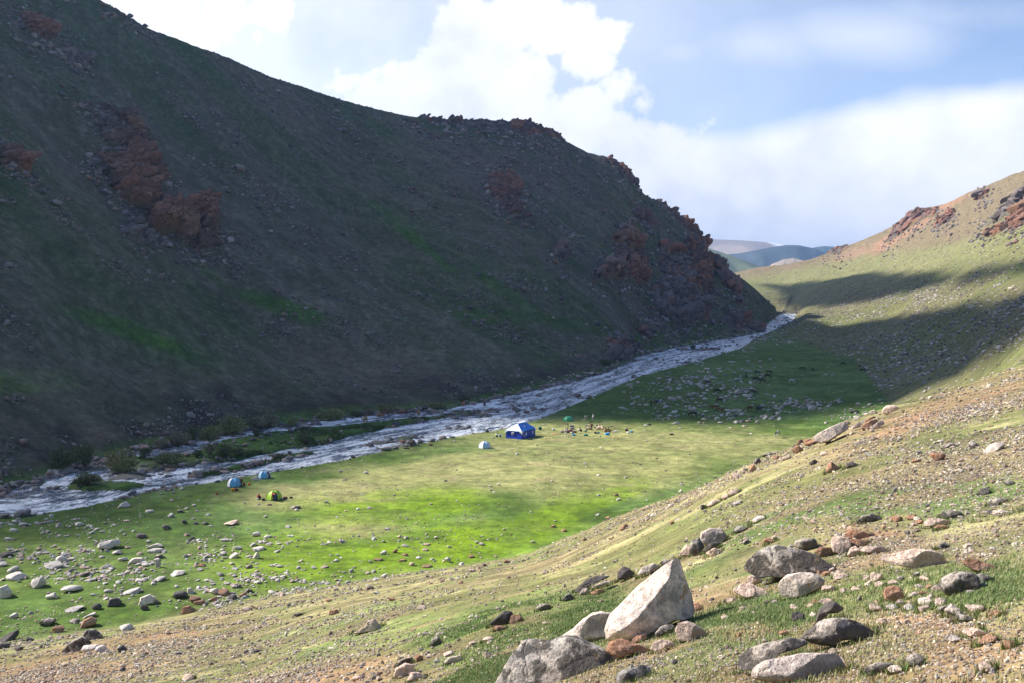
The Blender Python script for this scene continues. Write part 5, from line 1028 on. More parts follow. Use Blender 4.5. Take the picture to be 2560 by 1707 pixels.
# ------------------------------------------------------------ grass
def blades(name, weight, n, h, w, cols, label, lean=.5, tuft=5, spread=.05):
    nt_ = n//tuft
    x, y, z, r, k = pick(weight, nt_)
    x = np.repeat(x, tuft)+rng.normal(0, spread, nt_*tuft); y = np.repeat(y, tuft)+rng.normal(0, spread, nt_*tuft); z = hgt(x, y); r = np.repeat(r, tuft); m = len(x)
    hh = rng.uniform(.6, 1.3, m)*h*np.repeat(rng.uniform(.6, 1.3, nt_), tuft); a = rng.uniform(0, 6.283, m); ww = w*np.clip(r/14, .7, 2.6)
    lx = np.cos(a+1.3)*hh*lean*rng.uniform(.1, 1, m)+hh*.25; ly = np.sin(a+1.3)*hh*lean*rng.uniform(.1, 1, m)
    dx = np.cos(a)*ww/2; dy = np.sin(a)*ww/2
    b0 = np.stack([x-dx, y-dy, z-.01], 1); b1 = np.stack([x+dx, y+dy, z-.01], 1)
    m0 = np.stack([x-dx*.7+lx*.4, y-dy*.7+ly*.4, z+hh*.6], 1); m1 = np.stack([x+dx*.7+lx*.4, y+dy*.7+ly*.4, z+hh*.6], 1)
    tp = np.stack([x+lx, y+ly, z+hh*.95], 1)
    Vb = np.stack([b0, b1, m0, m1, tp], 1).reshape(-1, 3)
    F = (np.array([(0, 1, 3), (0, 3, 2), (2, 3, 4)])[None]+(np.arange(m)*5)[:, None, None]).reshape(-1, 3)
    cc = np.array(cols)[rng.integers(0, len(cols), nt_)]; cc = np.repeat(cc, tuft, 0)*(1+rng.uniform(-.25, .25, m))[:, None]
    o = obj_np(name, Vb, F, M_GRASS, cols=np.repeat(cc, 5, 0))
    return tag(o, label, kind='stuff')
t = NT('grass_blades'); t.bsdf(t.n('ShaderNodeAttribute', attribute_name='Col').outputs['Color'], .8, spec=.2); M_GRASS = t.m
gmask = base_w*m_near*smooth(95, 30, Rr)*np.clip(1-dp*1.3, 0, 1)
gcl = np.clip(.05+2.6*np.clip(N3*.8+N2*.6+.02, 0, 1), 0, 2); rb_ = pb(2000, 1640, 900, 210, -8, .4)+.25*pb(1350, 1560, 300, 110, -30)
blades('grass', gmask*gcl*np.clip(gp*.8+.1, 0, 2)*rb_, 110000, .036, .007, [(.15, .22, .075), (.12, .19, .065), (.21, .25, .11), (.29, .27, .14), (.16, .24, .08)], 'short green grass between the stones of the near slope')
blades('dry_grass', gmask*np.clip(1.2-gcl, .1, 1.2), 30000, .028, .008, [(.36, .31, .17), (.30, .29, .13), (.24, .26, .10), (.40, .34, .20)], 'thin dry grass on the stony parts of the near slope')

# turf and litter packed round the feet of the big boulders
def skirt():
    X0, Y0, W0 = [], [], []
    for (cx, cy, rx, ry) in ROCKPX:
        if rx < 14 or cy < 1150: continue
        q = cast(cx, min(cy+ry*.75, 1700))[0]; s = mpp(q); n = int(min(900, 90+rx*4)); a = rng.uniform(0, 6.283, n)
        rr_ = rx*s*rng.uniform(.80, 1.22, n)
        X0.append(q[0]+np.cos(a)*rr_); Y0.append(q[1]+rx*s*.35+np.sin(a)*rr_*.75); W0.append(np.full(n, math.hypot(q[0], q[1])))
    x = np.concatenate(X0); y = np.concatenate(Y0); r = np.concatenate(W0); z = hgt(x, y); m = len(x)
    hh = rng.uniform(.03, .085, m)*np.clip(r/16, .7, 1.8); a = rng.uniform(0, 6.283, m); ww = .008*np.clip(r/14, .7, 2.5)
    lx = np.cos(a+1.3)*hh*.5; ly = np.sin(a+1.3)*hh*.5; dx = np.cos(a)*ww; dy = np.sin(a)*ww
    Vb = np.stack([np.stack([x-dx, y-dy, z-.02], 1), np.stack([x+dx, y+dy, z-.02], 1), np.stack([x+lx, y+ly, z+hh], 1)], 1).reshape(-1, 3)
    F = np.arange(m*3).reshape(-1, 3)
    cc = np.array([(.12, .19, .05), (.15, .21, .07), (.24, .24, .11), (.30, .27, .15)])[rng.integers(0, 4, m)]
    tag(obj_np('turf_fringe', Vb, F, M_GRASS, cols=np.repeat(cc, 3, 0)), 'grass growing tight round the feet of the boulders', kind='stuff')
skirt()
# ------------------------------------------------------------ bodies grown over skeletons
def skin_mesh(name, pts, mat, sub=1):
    """pts: {key: (x, y, z, radius, parent key)}; the first one is the root"""
    keys = list(pts); V = [pts[k][:3] for k in keys]; E = [(keys.index(pts[k][4]), i) for i, k in enumerate(keys) if pts[k][4] is not None]
    me = bpy.data.meshes.new(name+'_frame'); me.from_pydata(V, E, [])
    o = bpy.data.objects.new(name+'_frame', me); COL.objects.link(o)
    m = o.modifiers.new('Skin', 'SKIN'); m.use_smooth_shade = True; m.branch_smoothing = .3
    sv = me.skin_vertices[0].data
    for i, k in enumerate(keys):
        r = pts[k][3]; sv[i].radius = (r, r) if not isinstance(r, tuple) else r; sv[i].use_root = (i == 0)
    if sub: s_ = o.modifiers.new('Sub', 'SUBSURF'); s_.levels = sub; s_.render_levels = sub
    dg = bpy.context.evaluated_depsgraph_get(); ev = o.evaluated_get(dg)
    out = bpy.data.meshes.new_from_object(ev); out.name = name
    bpy.data.objects.remove(o); bpy.data.meshes.remove(me)
    out.materials.clear(); out.materials.append(mat); return out
def empty(name, loc, rz=0, **kw):
    o = bpy.data.objects.new(name, None); o.location = loc; o.rotation_euler = (0, 0, rz); o.empty_display_size = .2; link(o); return tag(o, **kw)
def part(name, me, parent, loc=(0, 0, 0), rot=(0, 0, 0)):
    o = bpy.data.objects.new(name, me); link(o, parent); o.location = loc; o.rotation_euler = rot; return o
def pym(name, V, F, mat, smoothed=False):
    me = bpy.data.meshes.new(name); me.from_pydata([tuple(v) for v in V], [], F); me.materials.append(mat)
    if smoothed: me.polygons.foreach_set('use_smooth', [True]*len(me.polygons))
    me.update(); return me
def tube(pts, r, n=6):
    V, F = [], []
    pts = [Vector(p) for p in pts]; rs = r if isinstance(r, (list, tuple)) else [r]*len(pts)
    for i, p in enumerate(pts):
        d = (pts[min(i+1, len(pts)-1)]-pts[max(i-1, 0)]).normalized(); a = d.cross(Vector((.31, .17, .93))).normalized(); b = d.cross(a)
        for k in range(n):
            t_ = 6.2832*k/n; V.append(p+a*math.cos(t_)*rs[i]+b*math.sin(t_)*rs[i])
    for i in range(len(pts)-1):
        for k in range(n): F.append((i*n+k, i*n+(k+1) % n, (i+1)*n+(k+1) % n, (i+1)*n+k))
    F.append(tuple(range(n))[::-1]); F.append(tuple(range((len(pts)-1)*n, len(pts)*n)))
    return V, F
def box(x0, y0, z0, x1, y1, z1, bev=.0):
    V = [(x, y, z) for x in (x0, x1) for y in (y0, y1) for z in (z0, z1)]
    return V, [(0, 1, 3, 2), (4, 6, 7, 5), (0, 4, 5, 1), (2, 3, 7, 6), (0, 2, 6, 4), (1, 5, 7, 3)]
def ell(c, r, sub=3, seed=0, amp=.06):
    V, F = ICO[sub]; P = V*np.array(r)+np.array(c); P = P+V*(amp*min(r)*fbm3(V+seed, .6, 3, seed))[:, None]
    return P.tolist(), [tuple(int(a) for a in f) for f in F]
def join(*vf):
    V, F = [], []
    for v, f in vf:
        n = len(V); V += [tuple(a) for a in v]; F += [tuple(i+n for i in q) for q in f]
    return V, F
SKIN = plain('skin', (.42, .24, .17)); HAIR = plain('dark_hair', (.03, .02, .018))
CL = {}
def cloth(c, rough=.8):
    k = tuple(c)
    if k not in CL: CL[k] = plain('cloth_%d' % len(CL), c, rough, 5, .22)
    return CL[k]
BLACK = (.018, .018, .022); RED = (.50, .03, .03); NAVY = (.02, .03, .10); MAROON = (.12, .03, .035); BROWNC = (.14, .08, .05); TEAL = (.03, .22, .26)
def skeleton(pose):
    J = {'pelvis': (0, 0, .95), 'spine': (0, 0, 1.13), 'chest': (0, 0, 1.34), 'neck': (0, .0, 1.48), 'jaw': (0, .02, 1.56), 'head': (0, .015, 1.65), 'crown': (0, .0, 1.72)}
    for s, n in ((-1, 'l'), (1, 'r')):
        J['sh'+n] = (s*.17, 0, 1.41); J['el'+n] = (s*.23, -.02, 1.14); J['wr'+n] = (s*.25, .06, .90); J['pa'+n] = (s*.25, .08, .83)
        J['hi'+n] = (s*.09, 0, .90); J['kn'+n] = (s*.10, .02, .50); J['an'+n] = (s*.10, -.01, .08); J['to'+n] = (s*.11, .15, .035)
    def rotx(keys, piv, ang):
        c, s = math.cos(ang), math.sin(ang)
        for k in keys:
            x, y, z = J[k]; y -= piv[1]; z -= piv[2]; J[k] = (x, piv[1]+y*c+z*s, piv[2]-y*s+z*c)
    upper = ['spine', 'chest', 'neck', 'jaw', 'head', 'crown']+[a+b for a in ('sh', 'el', 'wr', 'pa') for b in 'lr']
    if pose == 'walk':
        J['knl'] = (-.10, .17, .52); J['anl'] = (-.10, .30, .10); J['tol'] = (-.10, .44, .06); J['knr'] = (.10, -.08, .50); J['anr'] = (.10, -.33, .12); J['tor'] = (.10, -.22, .04)
        J['wrl'] = (-.24, -.12, .92); J['pal'] = (-.24, -.13, .85); J['wrr'] = (.24, .22, .98); J['par'] = (.24, .28, .93); rotx(upper, (0, 0, .95), .12)
    if pose == 'bend':
        rotx(upper, (0, 0, .95), 1.25)
        for s, n in ((-1, 'l'), (1, 'r')): J['el'+n] = (s*.2, .50, .78); J['wr'+n] = (s*.14, .62, .55); J['pa'+n] = (s*.13, .64, .48)
    if pose == 'crouch':
        for k in list(J):
            x, y, z = J[k]; J[k] = (x, y, z-.62) if k in upper+['pelvis', 'hil', 'hir'] else J[k]
        for s, n in ((-1, 'l'), (1, 'r')): J['kn'+n] = (s*.15, .36, .46); J['an'+n] = (s*.13, .05, .08); J['to'+n] = (s*.14, .20, .035)
        rotx(upper, (0, 0, .33), .55)
        for s, n in ((-1, 'l'), (1, 'r')): J['el'+n] = (s*.25, .32, .52); J['wr'+n] = (s*.12, .50, .36); J['pa'+n] = (s*.10, .54, .30)
    if pose == 'arms':
        for s, n in ((-1, 'l'), (1, 'r')): J['el'+n] = (s*.22, .12, 1.18); J['wr'+n] = (s*.10, .34, 1.16); J['pa'+n] = (s*.06, .41, 1.16)
    return J
PM = {}
def person_meshes(pose, bare):
    k = (pose, bare)
    if k in PM: return PM[k]
    J = skeleton(pose)
    par = {'pelvis': None, 'spine': 'pelvis', 'chest': 'spine', 'neck': 'chest', 'jaw': 'neck', 'head': 'jaw', 'crown': 'head'}
    rad = {'pelvis': .125, 'spine': .115, 'chest': .13, 'neck': .055, 'jaw': .07, 'head': .088, 'crown': .06, 'sh': .06, 'el': .042, 'wr': .030, 'pa': .034, 'hi': .085, 'kn': .058, 'an': .042, 'to': .038}
    for n in 'lr':
        par.update({'sh'+n: 'chest', 'el'+n: 'sh'+n, 'wr'+n: 'el'+n, 'pa'+n: 'wr'+n, 'hi'+n: 'pelvis', 'kn'+n: 'hi'+n, 'an'+n: 'kn'+n, 'to'+n: 'an'+n})
    body = {q: (*J[q], rad.get(q, rad.get(q[:2], .05)), par[q]) for q in par}
    hx, hy, hz = J['head']; nx, ny, nz = J['neck']; d = Vector((0, hy-ny, hz-nz)).normalized(); f = Vector((0, d.z, -d.y))
    body['nose'] = (hx, hy+f.y*.098, hz+f.z*.098, .014, 'head')
    for s, n in ((-1, 'l'), (1, 'r')):
        p = Vector(J['pa'+n]); w_ = Vector(J['wr'+n]); d = (p-w_).normalized(); side = d.cross(Vector((s, .3, .2))).normalized()
        for q, (off, ln) in enumerate(((-.028, .070), (-.009, .082), (.010, .078), (.028, .060))):
            a = p+d*.02+side*off; b = a+d*ln*.6; c_ = b+(d*.6+Vector((-s*.5, 0, 0))).normalized()*ln*.5
            body['f%d%s' % (q, n)] = (*b, .0095, 'pa'+n); body['g%d%s' % (q, n)] = (*c_, .008, 'f%d%s' % (q, n))
        tb = p-d*.01-side*.035; tc_ = tb+(d*.7-side*.7).normalized()*.045
        body['t0'+n] = (*tb, .012, 'pa'+n); body['t1'+n] = (*tc_, .010, 't0'+n)
    jk = {q: (*J[q], rad.get(q, rad.get(q[:2], .05))+.022, par[q] if q != 'pelvis' else None) for q in ['pelvis', 'spine', 'chest', 'shl', 'shr', 'ell', 'elr', 'wrl', 'wrr']}
    tr_ = {q: (*J[q], rad.get(q, rad.get(q[:2], .05))+.020, par[q] if q != 'pelvis' else None) for q in ['pelvis', 'hil', 'hir', 'knl', 'knr', 'anl', 'anr']}
    sh_ = {}
    h = J['head']; c_ = J['crown']
    hairV, hairF = ell(((h[0]+c_[0])/2, (h[1]+c_[1])/2-f.y*.02, (h[2]+c_[2])/2+.012-f.z*.02), (.088, .098, .085), 2, 3, .05)
    PM[k] = (body, jk, tr_, (hairV, hairF), J); return PM[k]
def person(px, py, pose, face, jacket, trousers, label, bare=False, hat=None, scale=1.0):
    g = cast(px, py)[0]; az_ = math.atan2(g[0], g[1])
    rz = {'A': 0, 'T': math.pi, 'L': math.pi/2, 'R': -math.pi/2}.get(face, face) if not isinstance(face, float) else face
    e = empty('person', (g[0], g[1], float(hgt(g[0], g[1]))), rz-az_, label=label, cat='person')
    e.scale = (scale,)*3
    body, jk, tr_, hr, J = person_meshes(pose, bare)
    key = ('m', pose)
    if key not in PM: PM[key] = skin_mesh('body', body, SKIN, 1)
    part('body', PM[key], e)
    if not bare: part('jacket', skin_mesh('jacket', jk, cloth(jacket), 1), e)
    part('trousers', skin_mesh('trousers', tr_, cloth(trousers), 1), e)
    part('hat' if hat else 'hair', pym('hair', hr[0], hr[1], cloth(hat) if hat else HAIR, True), e)
    for n in 'lr':
        a, b = J['an'+n], J['to'+n]
        V, F = ell(((a[0]+b[0])/2, (a[1]+b[1])/2-.01, .045), (.052, .135, .05), 2, 5, .02)
        part('shoe', pym('shoe', V, F, cloth((.03, .028, .03)), True), e)
    return e
person(603, 1217.5, 'walk', -.9, BLACK, BLACK, 'person in black walking past the front of the leftmost dome tent')
person(651, 1247, 'crouch', 'L', RED, BLACK, 'person in a red jacket squatting left of the lime green tent', hat=(.6, .55, .5))
person(688, 1252, 'bend', .5, RED, (.03, .06, .16), 'person in red bending into the lime green tent door')
person(664, 1193, 'bend', .35, NAVY, BLACK, 'person in navy leaning into the tent nearest the water')
person(1028.5, 1118, 'stand', 'A', (.5, .3, .22), (.05, .02, .04), 'bare chested person in dark trousers standing at the water edge', bare=True)
person(1047, 1115, 'arms', 'R', (.03, .14, .20), (.03, .14, .20), 'person in teal standing at the water edge by the flat stone')
person(1479, 1074, 'stand', 'T', (.22, .06, .06), (.07, .025, .03), 'person in dark red standing beside the resting camels')
person(1420, 1069, 'bend', 'L', BROWNC, BLACK, 'person in brown stooping behind the pile of packs')
person(1454, 1078, 'crouch', 'L', (.10, .09, .11), BLACK, 'person in grey squatting in the middle of the unloaded gear')
person(1463, 1080, 'crouch', 'R', TEAL, (.04, .05, .09), 'person in teal squatting beside the one in grey')
person(1628, 1014, 'stand', 'T', BLACK, BLACK, 'person in black, left of the two standing in the pasture')
person(1635.5, 1013, 'stand', 'L', MAROON, MAROON, 'person in a long maroon coat, right of the two in the pasture')
# ------------------------------------------------------------ horses and camels
def legs(P, root_h, root_f, S_, z=1.0, hoof=.045, hx=.13, hind=None, front=None):
    for s, n in ((-1, 'l'), (1, 'r')):
        pv_ = root_h
        for i, (x, y, zz, r) in enumerate(hind): P['h%d%s' % (i, n)] = (s*x, y+(.09 if s > 0 and i > 1 else 0), zz, r, pv_); pv_ = 'h%d%s' % (i, n)
        pv_ = root_f
        for i, (x, y, zz, r) in enumerate(front): P['f%d%s' % (i, n)] = (s*x, y+(.12 if s < 0 and i > 0 else 0), zz, r, pv_); pv_ = 'f%d%s' % (i, n)
HH = [(.13, -.62, .98, .14), (.14, -.48, .74, .09), (.13, -.74, .46, .05), (.13, -.67, .12, .034), (.13, -.62, .03, .045)]
HF = [(.13, .42, .90, .10), (.13, .43, .50, .05), (.13, .41, .12, .033), (.13, .44, .03, .045)]
def horse_skel(up):
    P = {'belly': (0, -.12, 1.10, .27, None), 'rump': (0, -.60, 1.16, .24, 'belly'), 'croup': (0, -.80, 1.10, .15, 'rump'), 'chest': (0, .40, 1.12, .24, 'belly')}
    if up: P.update({'n1': (0, .68, 1.32, .16, 'chest'), 'n2': (0, .90, 1.58, .11, 'n1'), 'hd': (0, 1.02, 1.68, .10, 'n2'), 'mz': (0, 1.30, 1.45, .058, 'hd'), 'ear': (.04, .97, 1.82, .02, 'hd'), 'ear2': (-.04, .97, 1.82, .02, 'hd')})
    else: P.update({'n1': (0, .70, 1.10, .16, 'chest'), 'n2': (0, .98, .80, .11, 'n1'), 'hd': (0, 1.12, .52, .095, 'n2'), 'mz': (0, 1.20, .14, .055, 'hd'), 'ear': (.05, 1.16, .66, .018, 'hd'), 'ear2': (-.05, 1.16, .66, .018, 'hd')})
    legs(P, 'rump', 'chest', 1, hind=HH, front=HF); return P
def hide(name, c): return plain(name, c, .7, 2.2, .22)
HID = {'bay': hide('bay_hide', (.075, .028, .016)), 'dark': hide('dark_hide', (.022, .014, .012)), 'black': hide('black_hide', (.010, .009, .011)), 'chestnut': hide('chestnut_hide', (.20, .075, .032)), 'white': hide('white_hide', (.62, .62, .64)), 'cream': hide('cream_hide', (.50, .42, .34)), 'grey': hide('grey_hide', (.45, .42, .40)),
       'camel': hide('camel_wool', (.34, .19, .10)), 'pale_camel': hide('pale_camel_wool', (.55, .42, .30)), 'brown_camel': hide('brown_camel_wool', (.13, .065, .045)), 'grey_camel': hide('grey_camel_wool', (.17, .125, .115))}
HM = {}
def horse(px, py, face, col, label, up=False, hair=(.012, .010, .010), sc=1.12, grp='horses grazing in the pasture'):
    k = (up, col)
    if k not in HM: HM[k] = skin_mesh('body', horse_skel(up), HID[col], 1)
    g = cast(px, py)[0]; az_ = math.atan2(g[0], g[1])
    rz = {'A': 0, 'T': math.pi, 'L': math.pi/2, 'R': -math.pi/2}.get(face, 0) if isinstance(face, str) else face
    e = empty('horse', (g[0], g[1], float(hgt(g[0], g[1]))-.02), rz-az_, label=label, cat='horse', group=grp); e.scale = (sc,)*3
    part('body', HM[k], e)
    tl = tube([(0, -.86, 1.18), (0, -.98, .98), (0, -1.0, .66), (0, -.97, .38)], [.04, .06, .07, .03]); part('tail', pym('tail', *tl, cloth(hair), True), e)
    if up: mp = [(0, .50, 1.44), (0, .72, 1.56), (0, .86, 1.74), (0, .95, 1.80)]
    else: mp = [(0, .50, 1.36), (0, .80, 1.20), (0, 1.02, .95), (0, 1.16, .68)]
    mn = tube(mp, [.05, .06, .06, .035]); part('mane', pym('mane', *mn, cloth(hair), True), e)
    return e
def q3(x, y): return 1740+x/8.71, 890+y/8.71
def q4(x, y): return 1960+x/6.82, 880+y/6.82
W_ = (.5, .5, .5)
for (p, f, c, lab, up) in [
    (q3(262, 630), 'L', 'bay', 'dark bay horse grazing, the westernmost of the pasture rows near the stones', False),
    (q3(455, 812), 'R', 'black', 'black horse grazing to the right near the middle of the pasture', False),
    (q3(1240, 835), 'R', 'bay', 'bay horse grazing to the right beside small white stones', False),
    (q3(1340, 398), 'L', 'dark', 'dark horse grazing left at the back of the close bunch', False),
    (q3(1590, 392), 'R', 'bay', 'bay horse half hidden behind another at the back of the bunch', False),
    (q3(1562, 470), 'L', 'dark', 'dark horse standing in front of the half hidden bay', False),
    (q3(1305, 545), 'L', 'dark', 'dark horse at the front left of the close bunch', False),
    (q3(1435, 578), 'L', 'dark', 'very dark horse at the front right of the close bunch', False),
    (q3(1090, 482), 'A', 'black', 'black horse seen end on beside a small white rock', True),
    (q3(515, 1018), 2.2, 'bay', 'dark red horse turned away between pale boulders', False),
    (q3(400, 1180), 'L', 'chestnut', 'chestnut horse facing left, overlapping a second chestnut', False),
    (q3(520, 1236), -2.0, 'chestnut', 'chestnut horse facing right, overlapping the first chestnut', False),
    (q3(1172, 1192), 2.6, 'chestnut', 'chestnut horse end on beside the dark grey boulder', False),
    ((1734, 1043), 'L', 'dark', 'dark bay horse grazing among boulders nearest the camp', False),
    (q4(315, 312), 'L', 'bay', 'small looking bay horse grazing far up the pasture', False),
    (q4(492, 325), 'A', 'black', 'black horse end on, far up the pasture', False),
    (q4(1010, 230), 'L', 'dark', 'farthest dark horse near the foot of the right hillside', False),
    (q4(1350, 342), 'L', 'black', 'black horse farthest right, on the shaded slope', False),
    (q4(135, 528), 'R', 'white', 'white horse grazing to the right on the shaded grass', False),
    (q4(705, 435), 'L', 'cream', 'larger of two cream horses side by side on shaded grass', False),
    (q4(838, 437), 'R', 'cream', 'smaller of two cream horses side by side on shaded grass', False),
    ((1944, 1092.5), 2.7, 'grey', 'grey horse alone on the sunlit grass right of the camp', False),
    ((1580, 972), 'T', 'cream', 'pale and dark horse end on near the river', True),
    ((1463.5, 1053), 2.7, 'cream', 'cream horse with dark legs right of the green tent', False),
    ((1483, 1053), 'A', 'grey', 'pale rumped horse seen from behind right of the green tent', True)]:
    horse(p[0], p[1], f, c, lab, up, hair=(.45, .45, .45) if c == 'white' else (.02, .015, .012))
def camel_skel(lying):
    if not lying:
        P = {'belly': (0, 0, 1.30, .36, None), 'rump': (0, -.62, 1.32, .28, 'belly'), 'chest': (0, .60, 1.32, .30, 'belly'), 'n1': (0, .98, 1.12, .18, 'chest'), 'n2': (0, 1.32, 1.20, .14, 'n1'), 'n3': (0, 1.52, 1.55, .11, 'n2'), 'hd': (0, 1.60, 1.86, .12, 'n3'), 'mz': (0, 1.90, 1.80, .08, 'hd'),
             'b1': (0, -.34, 1.60, .22, 'rump'), 'b2': (0, -.36, 1.98, .09, 'b1'), 'c1': (0, .34, 1.60, .22, 'chest'), 'c2': (0, .34, 1.98, .09, 'c1')}
        legs(P, 'rump', 'chest', 1, hind=[(.18, -.66, 1.05, .17), (.19, -.52, .80, .10), (.18, -.80, .55, .06), (.18, -.74, .12, .045), (.18, -.68, .04, .075)], front=[(.18, .60, 1.0, .12), (.18, .60, .58, .07), (.18, .58, .12, .045), (.18, .63, .04, .075)])
    else:
        P = {'belly': (0, 0, .44, .38, None), 'rump': (0, -.66, .42, .32, 'belly'), 'chest': (0, .62, .48, .31, 'belly'), 'n1': (0, 1.0, .40, .17, 'chest'), 'n2': (0, 1.35, .46, .13, 'n1'), 'n3': (0, 1.55, .75, .11, 'n2'), 'hd': (0, 1.66, 1.06, .12, 'n3'), 'mz': (0, 1.95, 1.02, .08, 'hd'),
             'b1': (0, -.36, .78, .22, 'rump'), 'b2': (0, -.38, 1.12, .10, 'b1'), 'c1': (0, .32, .78, .22, 'chest'), 'c2': (0, .32, 1.12, .10, 'c1')}
        legs(P, 'rump', 'chest', 1, hind=[(.28, -.55, .30, .16), (.32, -.10, .16, .09), (.32, -.62, .07, .06)], front=[(.22, .62, .26, .12), (.24, .86, .11, .07), (.24, .40, .07, .06)])
    return P
CMm = {}
def camel(px, py, face, col, label, lying=False, sc=1.0, grp='camel herd across the river'):
    k = (lying, col)
    if k not in CMm: CMm[k] = skin_mesh('body', camel_skel(lying), HID[col], 1)
    g = cast(px, py)[0]; az_ = math.atan2(g[0], g[1])
    rz = {'A': 0, 'T': math.pi, 'L': math.pi/2, 'R': -math.pi/2}.get(face, 0) if isinstance(face, str) else face
    e = empty('camel', (g[0], g[1], float(hgt(g[0], g[1]))-.02), rz-az_, label=label, cat='camel', group=grp); e.scale = (sc,)*3
    part('body', CMm[k], e); zo = -.86 if lying else 0
    tl = tube([(0, -.9, 1.35+zo), (0, -.98, 1.1+zo), (0, -.97, .95+zo)], [.03, .03, .05]); part('tail', pym('tail', *tl, cloth((.08, .045, .03)), True), e)
    V, F = join(ell((0, -.36, 2.02+zo), (.10, .12, .10), 2, 1, .3), ell((0, .34, 2.02+zo), (.10, .12, .10), 2, 2, .3))
    for q, yy in enumerate((-.36, .34)):
        v, f = ell((0, yy, 2.02+zo), (.11, .12, .10), 2, 4+q, .4); part('hump_tuft', pym('hump_tuft', v, f, cloth((.10, .055, .035)), True), e)
    return e
def qc(x, y): return 880+x/6.19, 990+y/6.19
for (x, y, f, c, lab) in [(205, 425, 2.6, 'camel', 'tan camel grazing at the left end of the herd, nearest the stream'),
    (218, 320, 'T', 'grey_camel', 'pale fronted camel half hidden in bushes at the far left'),
    (425, 360, -1.2, 'camel', 'light brown camel grazing apart from the bunch'),
    (530, 315, 'L', 'brown_camel', 'brown camel at the left end of the bunched camels'),
    (645, 310, 'R', 'grey_camel', 'grey brown two humped camel second in the bunch'),
    (765, 295, 'L', 'camel', 'light camel third in the bunch, against the dark bank'),
    (838, 300, 'T', 'brown_camel', 'brown camel in the middle of the bunch'),
    (935, 295, 'R', 'grey_camel', 'dark camel grazing right, near the end of the bunch'),
    (1030, 325, 2.9, 'camel', 'reddish camel facing the stream at the right end of the bunch'),
    (1728, 172, 2.8, 'camel', 'reddish camel facing this way beside the upstream gravel bar'),
    (2050, 185, 'T', 'brown_camel', 'lone brown camel on the gravel bar, farthest upstream')]:
    camel(*qc(x, y), f, c, lab)
camel(1517, 1079, -1.45, 'camel', 'tan camel kneeling with its head to the right, beside the packs', True, 1.0, 'camels kneeling at the camp')
camel(1502, 1073, 1.4, 'pale_camel', 'pale camel kneeling behind the tan one, facing left', True, 1.1, 'camels kneeling at the camp')
camel(1474, 1073, 1.9, 'pale_camel', 'cream camel lying low behind the person in dark red', True, .7, 'camels kneeling at the camp')
# ------------------------------------------------------------ dome tents
def fabric(name, c): return plain(name, c, .55, 1.5, .08, .35)
def dome(px, py, R, Hh, cols, label, rz=0., door=None, sq=1.0, pole=(.08, .08, .09), skirt=(.03, .04, .08)):
    g = cast(px, py)[0]; az_ = math.atan2(g[0], g[1])
    e = empty('dome_tent', (g[0], g[1]+R*.55, float(hgt(g[0], g[1]+R*.55))), rz-az_, label=label, cat='tent', group='dome tents of the camp')
    N = 6; nt_ = 10; ns_ = 8
    def P(a, t_):
        r = R*math.cos(t_*math.pi/2)**.85; return (r*math.cos(a), r*math.sin(a)*sq, Hh*math.sin(t_*math.pi/2)**.9)
    for k in range(N):
        a0 = k*math.pi/3; a1 = (k+1)*math.pi/3; V, F = [], []
        for i in range(nt_+1):
            t_ = i/nt_*.985; p0 = Vector(P(a0, t_)); p1 = Vector(P(a1, t_))
            for j in range(ns_+1):
                s_ = j/ns_; q = p0.lerp(p1, s_); sag = -.05*math.sin(math.pi*s_)*math.sin(math.pi*(i/nt_)); n_ = Vector((q.x, q.y, q.z*.6)).normalized(); V.append(q+n_*sag+Vector((0, 0, 0)))
        for i in range(nt_):
            for j in range(ns_):
                b = i*(ns_+1)+j; F.append((b, b+1, b+ns_+2, b+ns_+1))
        part('panel', pym('panel', V, F, cols[k % len(cols)], True), e)
    for k in range(3):
        pts = [P(k*math.pi/3, t_/12) for t_ in range(13)]+[P(k*math.pi/3+math.pi, 1-t_/12) for t_ in range(1, 13)]
        pts = [(p[0]*1.012, p[1]*1.012, p[2]+.012) for p in pts]
        part('pole', pym('pole', *tube(pts, .014), cloth(pole), True), e)
    V = [(1.06*R*math.cos(k*math.pi/3), 1.06*R*sq*math.sin(k*math.pi/3), z) for z in (-.05, .05) for k in range(6)]
    F = [(k, (k+1) % 6, 6+(k+1) % 6, 6+k) for k in range(6)]+[(0, 1, 2, 3, 4, 5)[::-1], (6, 7, 8, 9, 10, 11)]
    part('groundsheet', pym('groundsheet', V, F, cloth(skirt)), e)
    if door is not None:
        a = door; V, F = [], []; n_ = 12
        ac = math.floor(a/(math.pi/3))*math.pi/3+math.pi/6
        ap = math.cos(math.pi/6)
        for i in range(n_+1):
            th = math.pi*i/n_; sx = math.cos(th)*R*.30; tz = math.sin(th)*.62
            r = R*math.cos(tz*math.pi/2)**.85*ap+.05; z = Hh*math.sin(tz*math.pi/2)**.9
            V.append((r*math.cos(ac)-sx*math.sin(ac), (r*math.sin(ac)+sx*math.cos(ac))*sq, z+.02))
        r0 = R*ap+.05; c0 = len(V); V.append((r0*math.cos(ac), r0*math.sin(ac)*sq, .03))
        for i in range(n_): F.append((c0, i, i+1))
        part('door', pym('door', V, F, cloth((.015, .018, .03))), e)  # dark sheet painted as the shade inside the open doorway
    return e
WH = fabric('white_fly', (.72, .74, .80)); LB = fabric('light_blue_fly', (.16, .45, .72)); PB = fabric('pale_blue_fly', (.42, .60, .80)); LG = fabric('lime_fly', (.45, .62, .04)); LG2 = fabric('lime_shade_fly', (.36, .56, .05)); GR = fabric('green_fly', (.06, .40, .19)); GR2 = fabric('green_dark_fly', (.03, .30, .15))
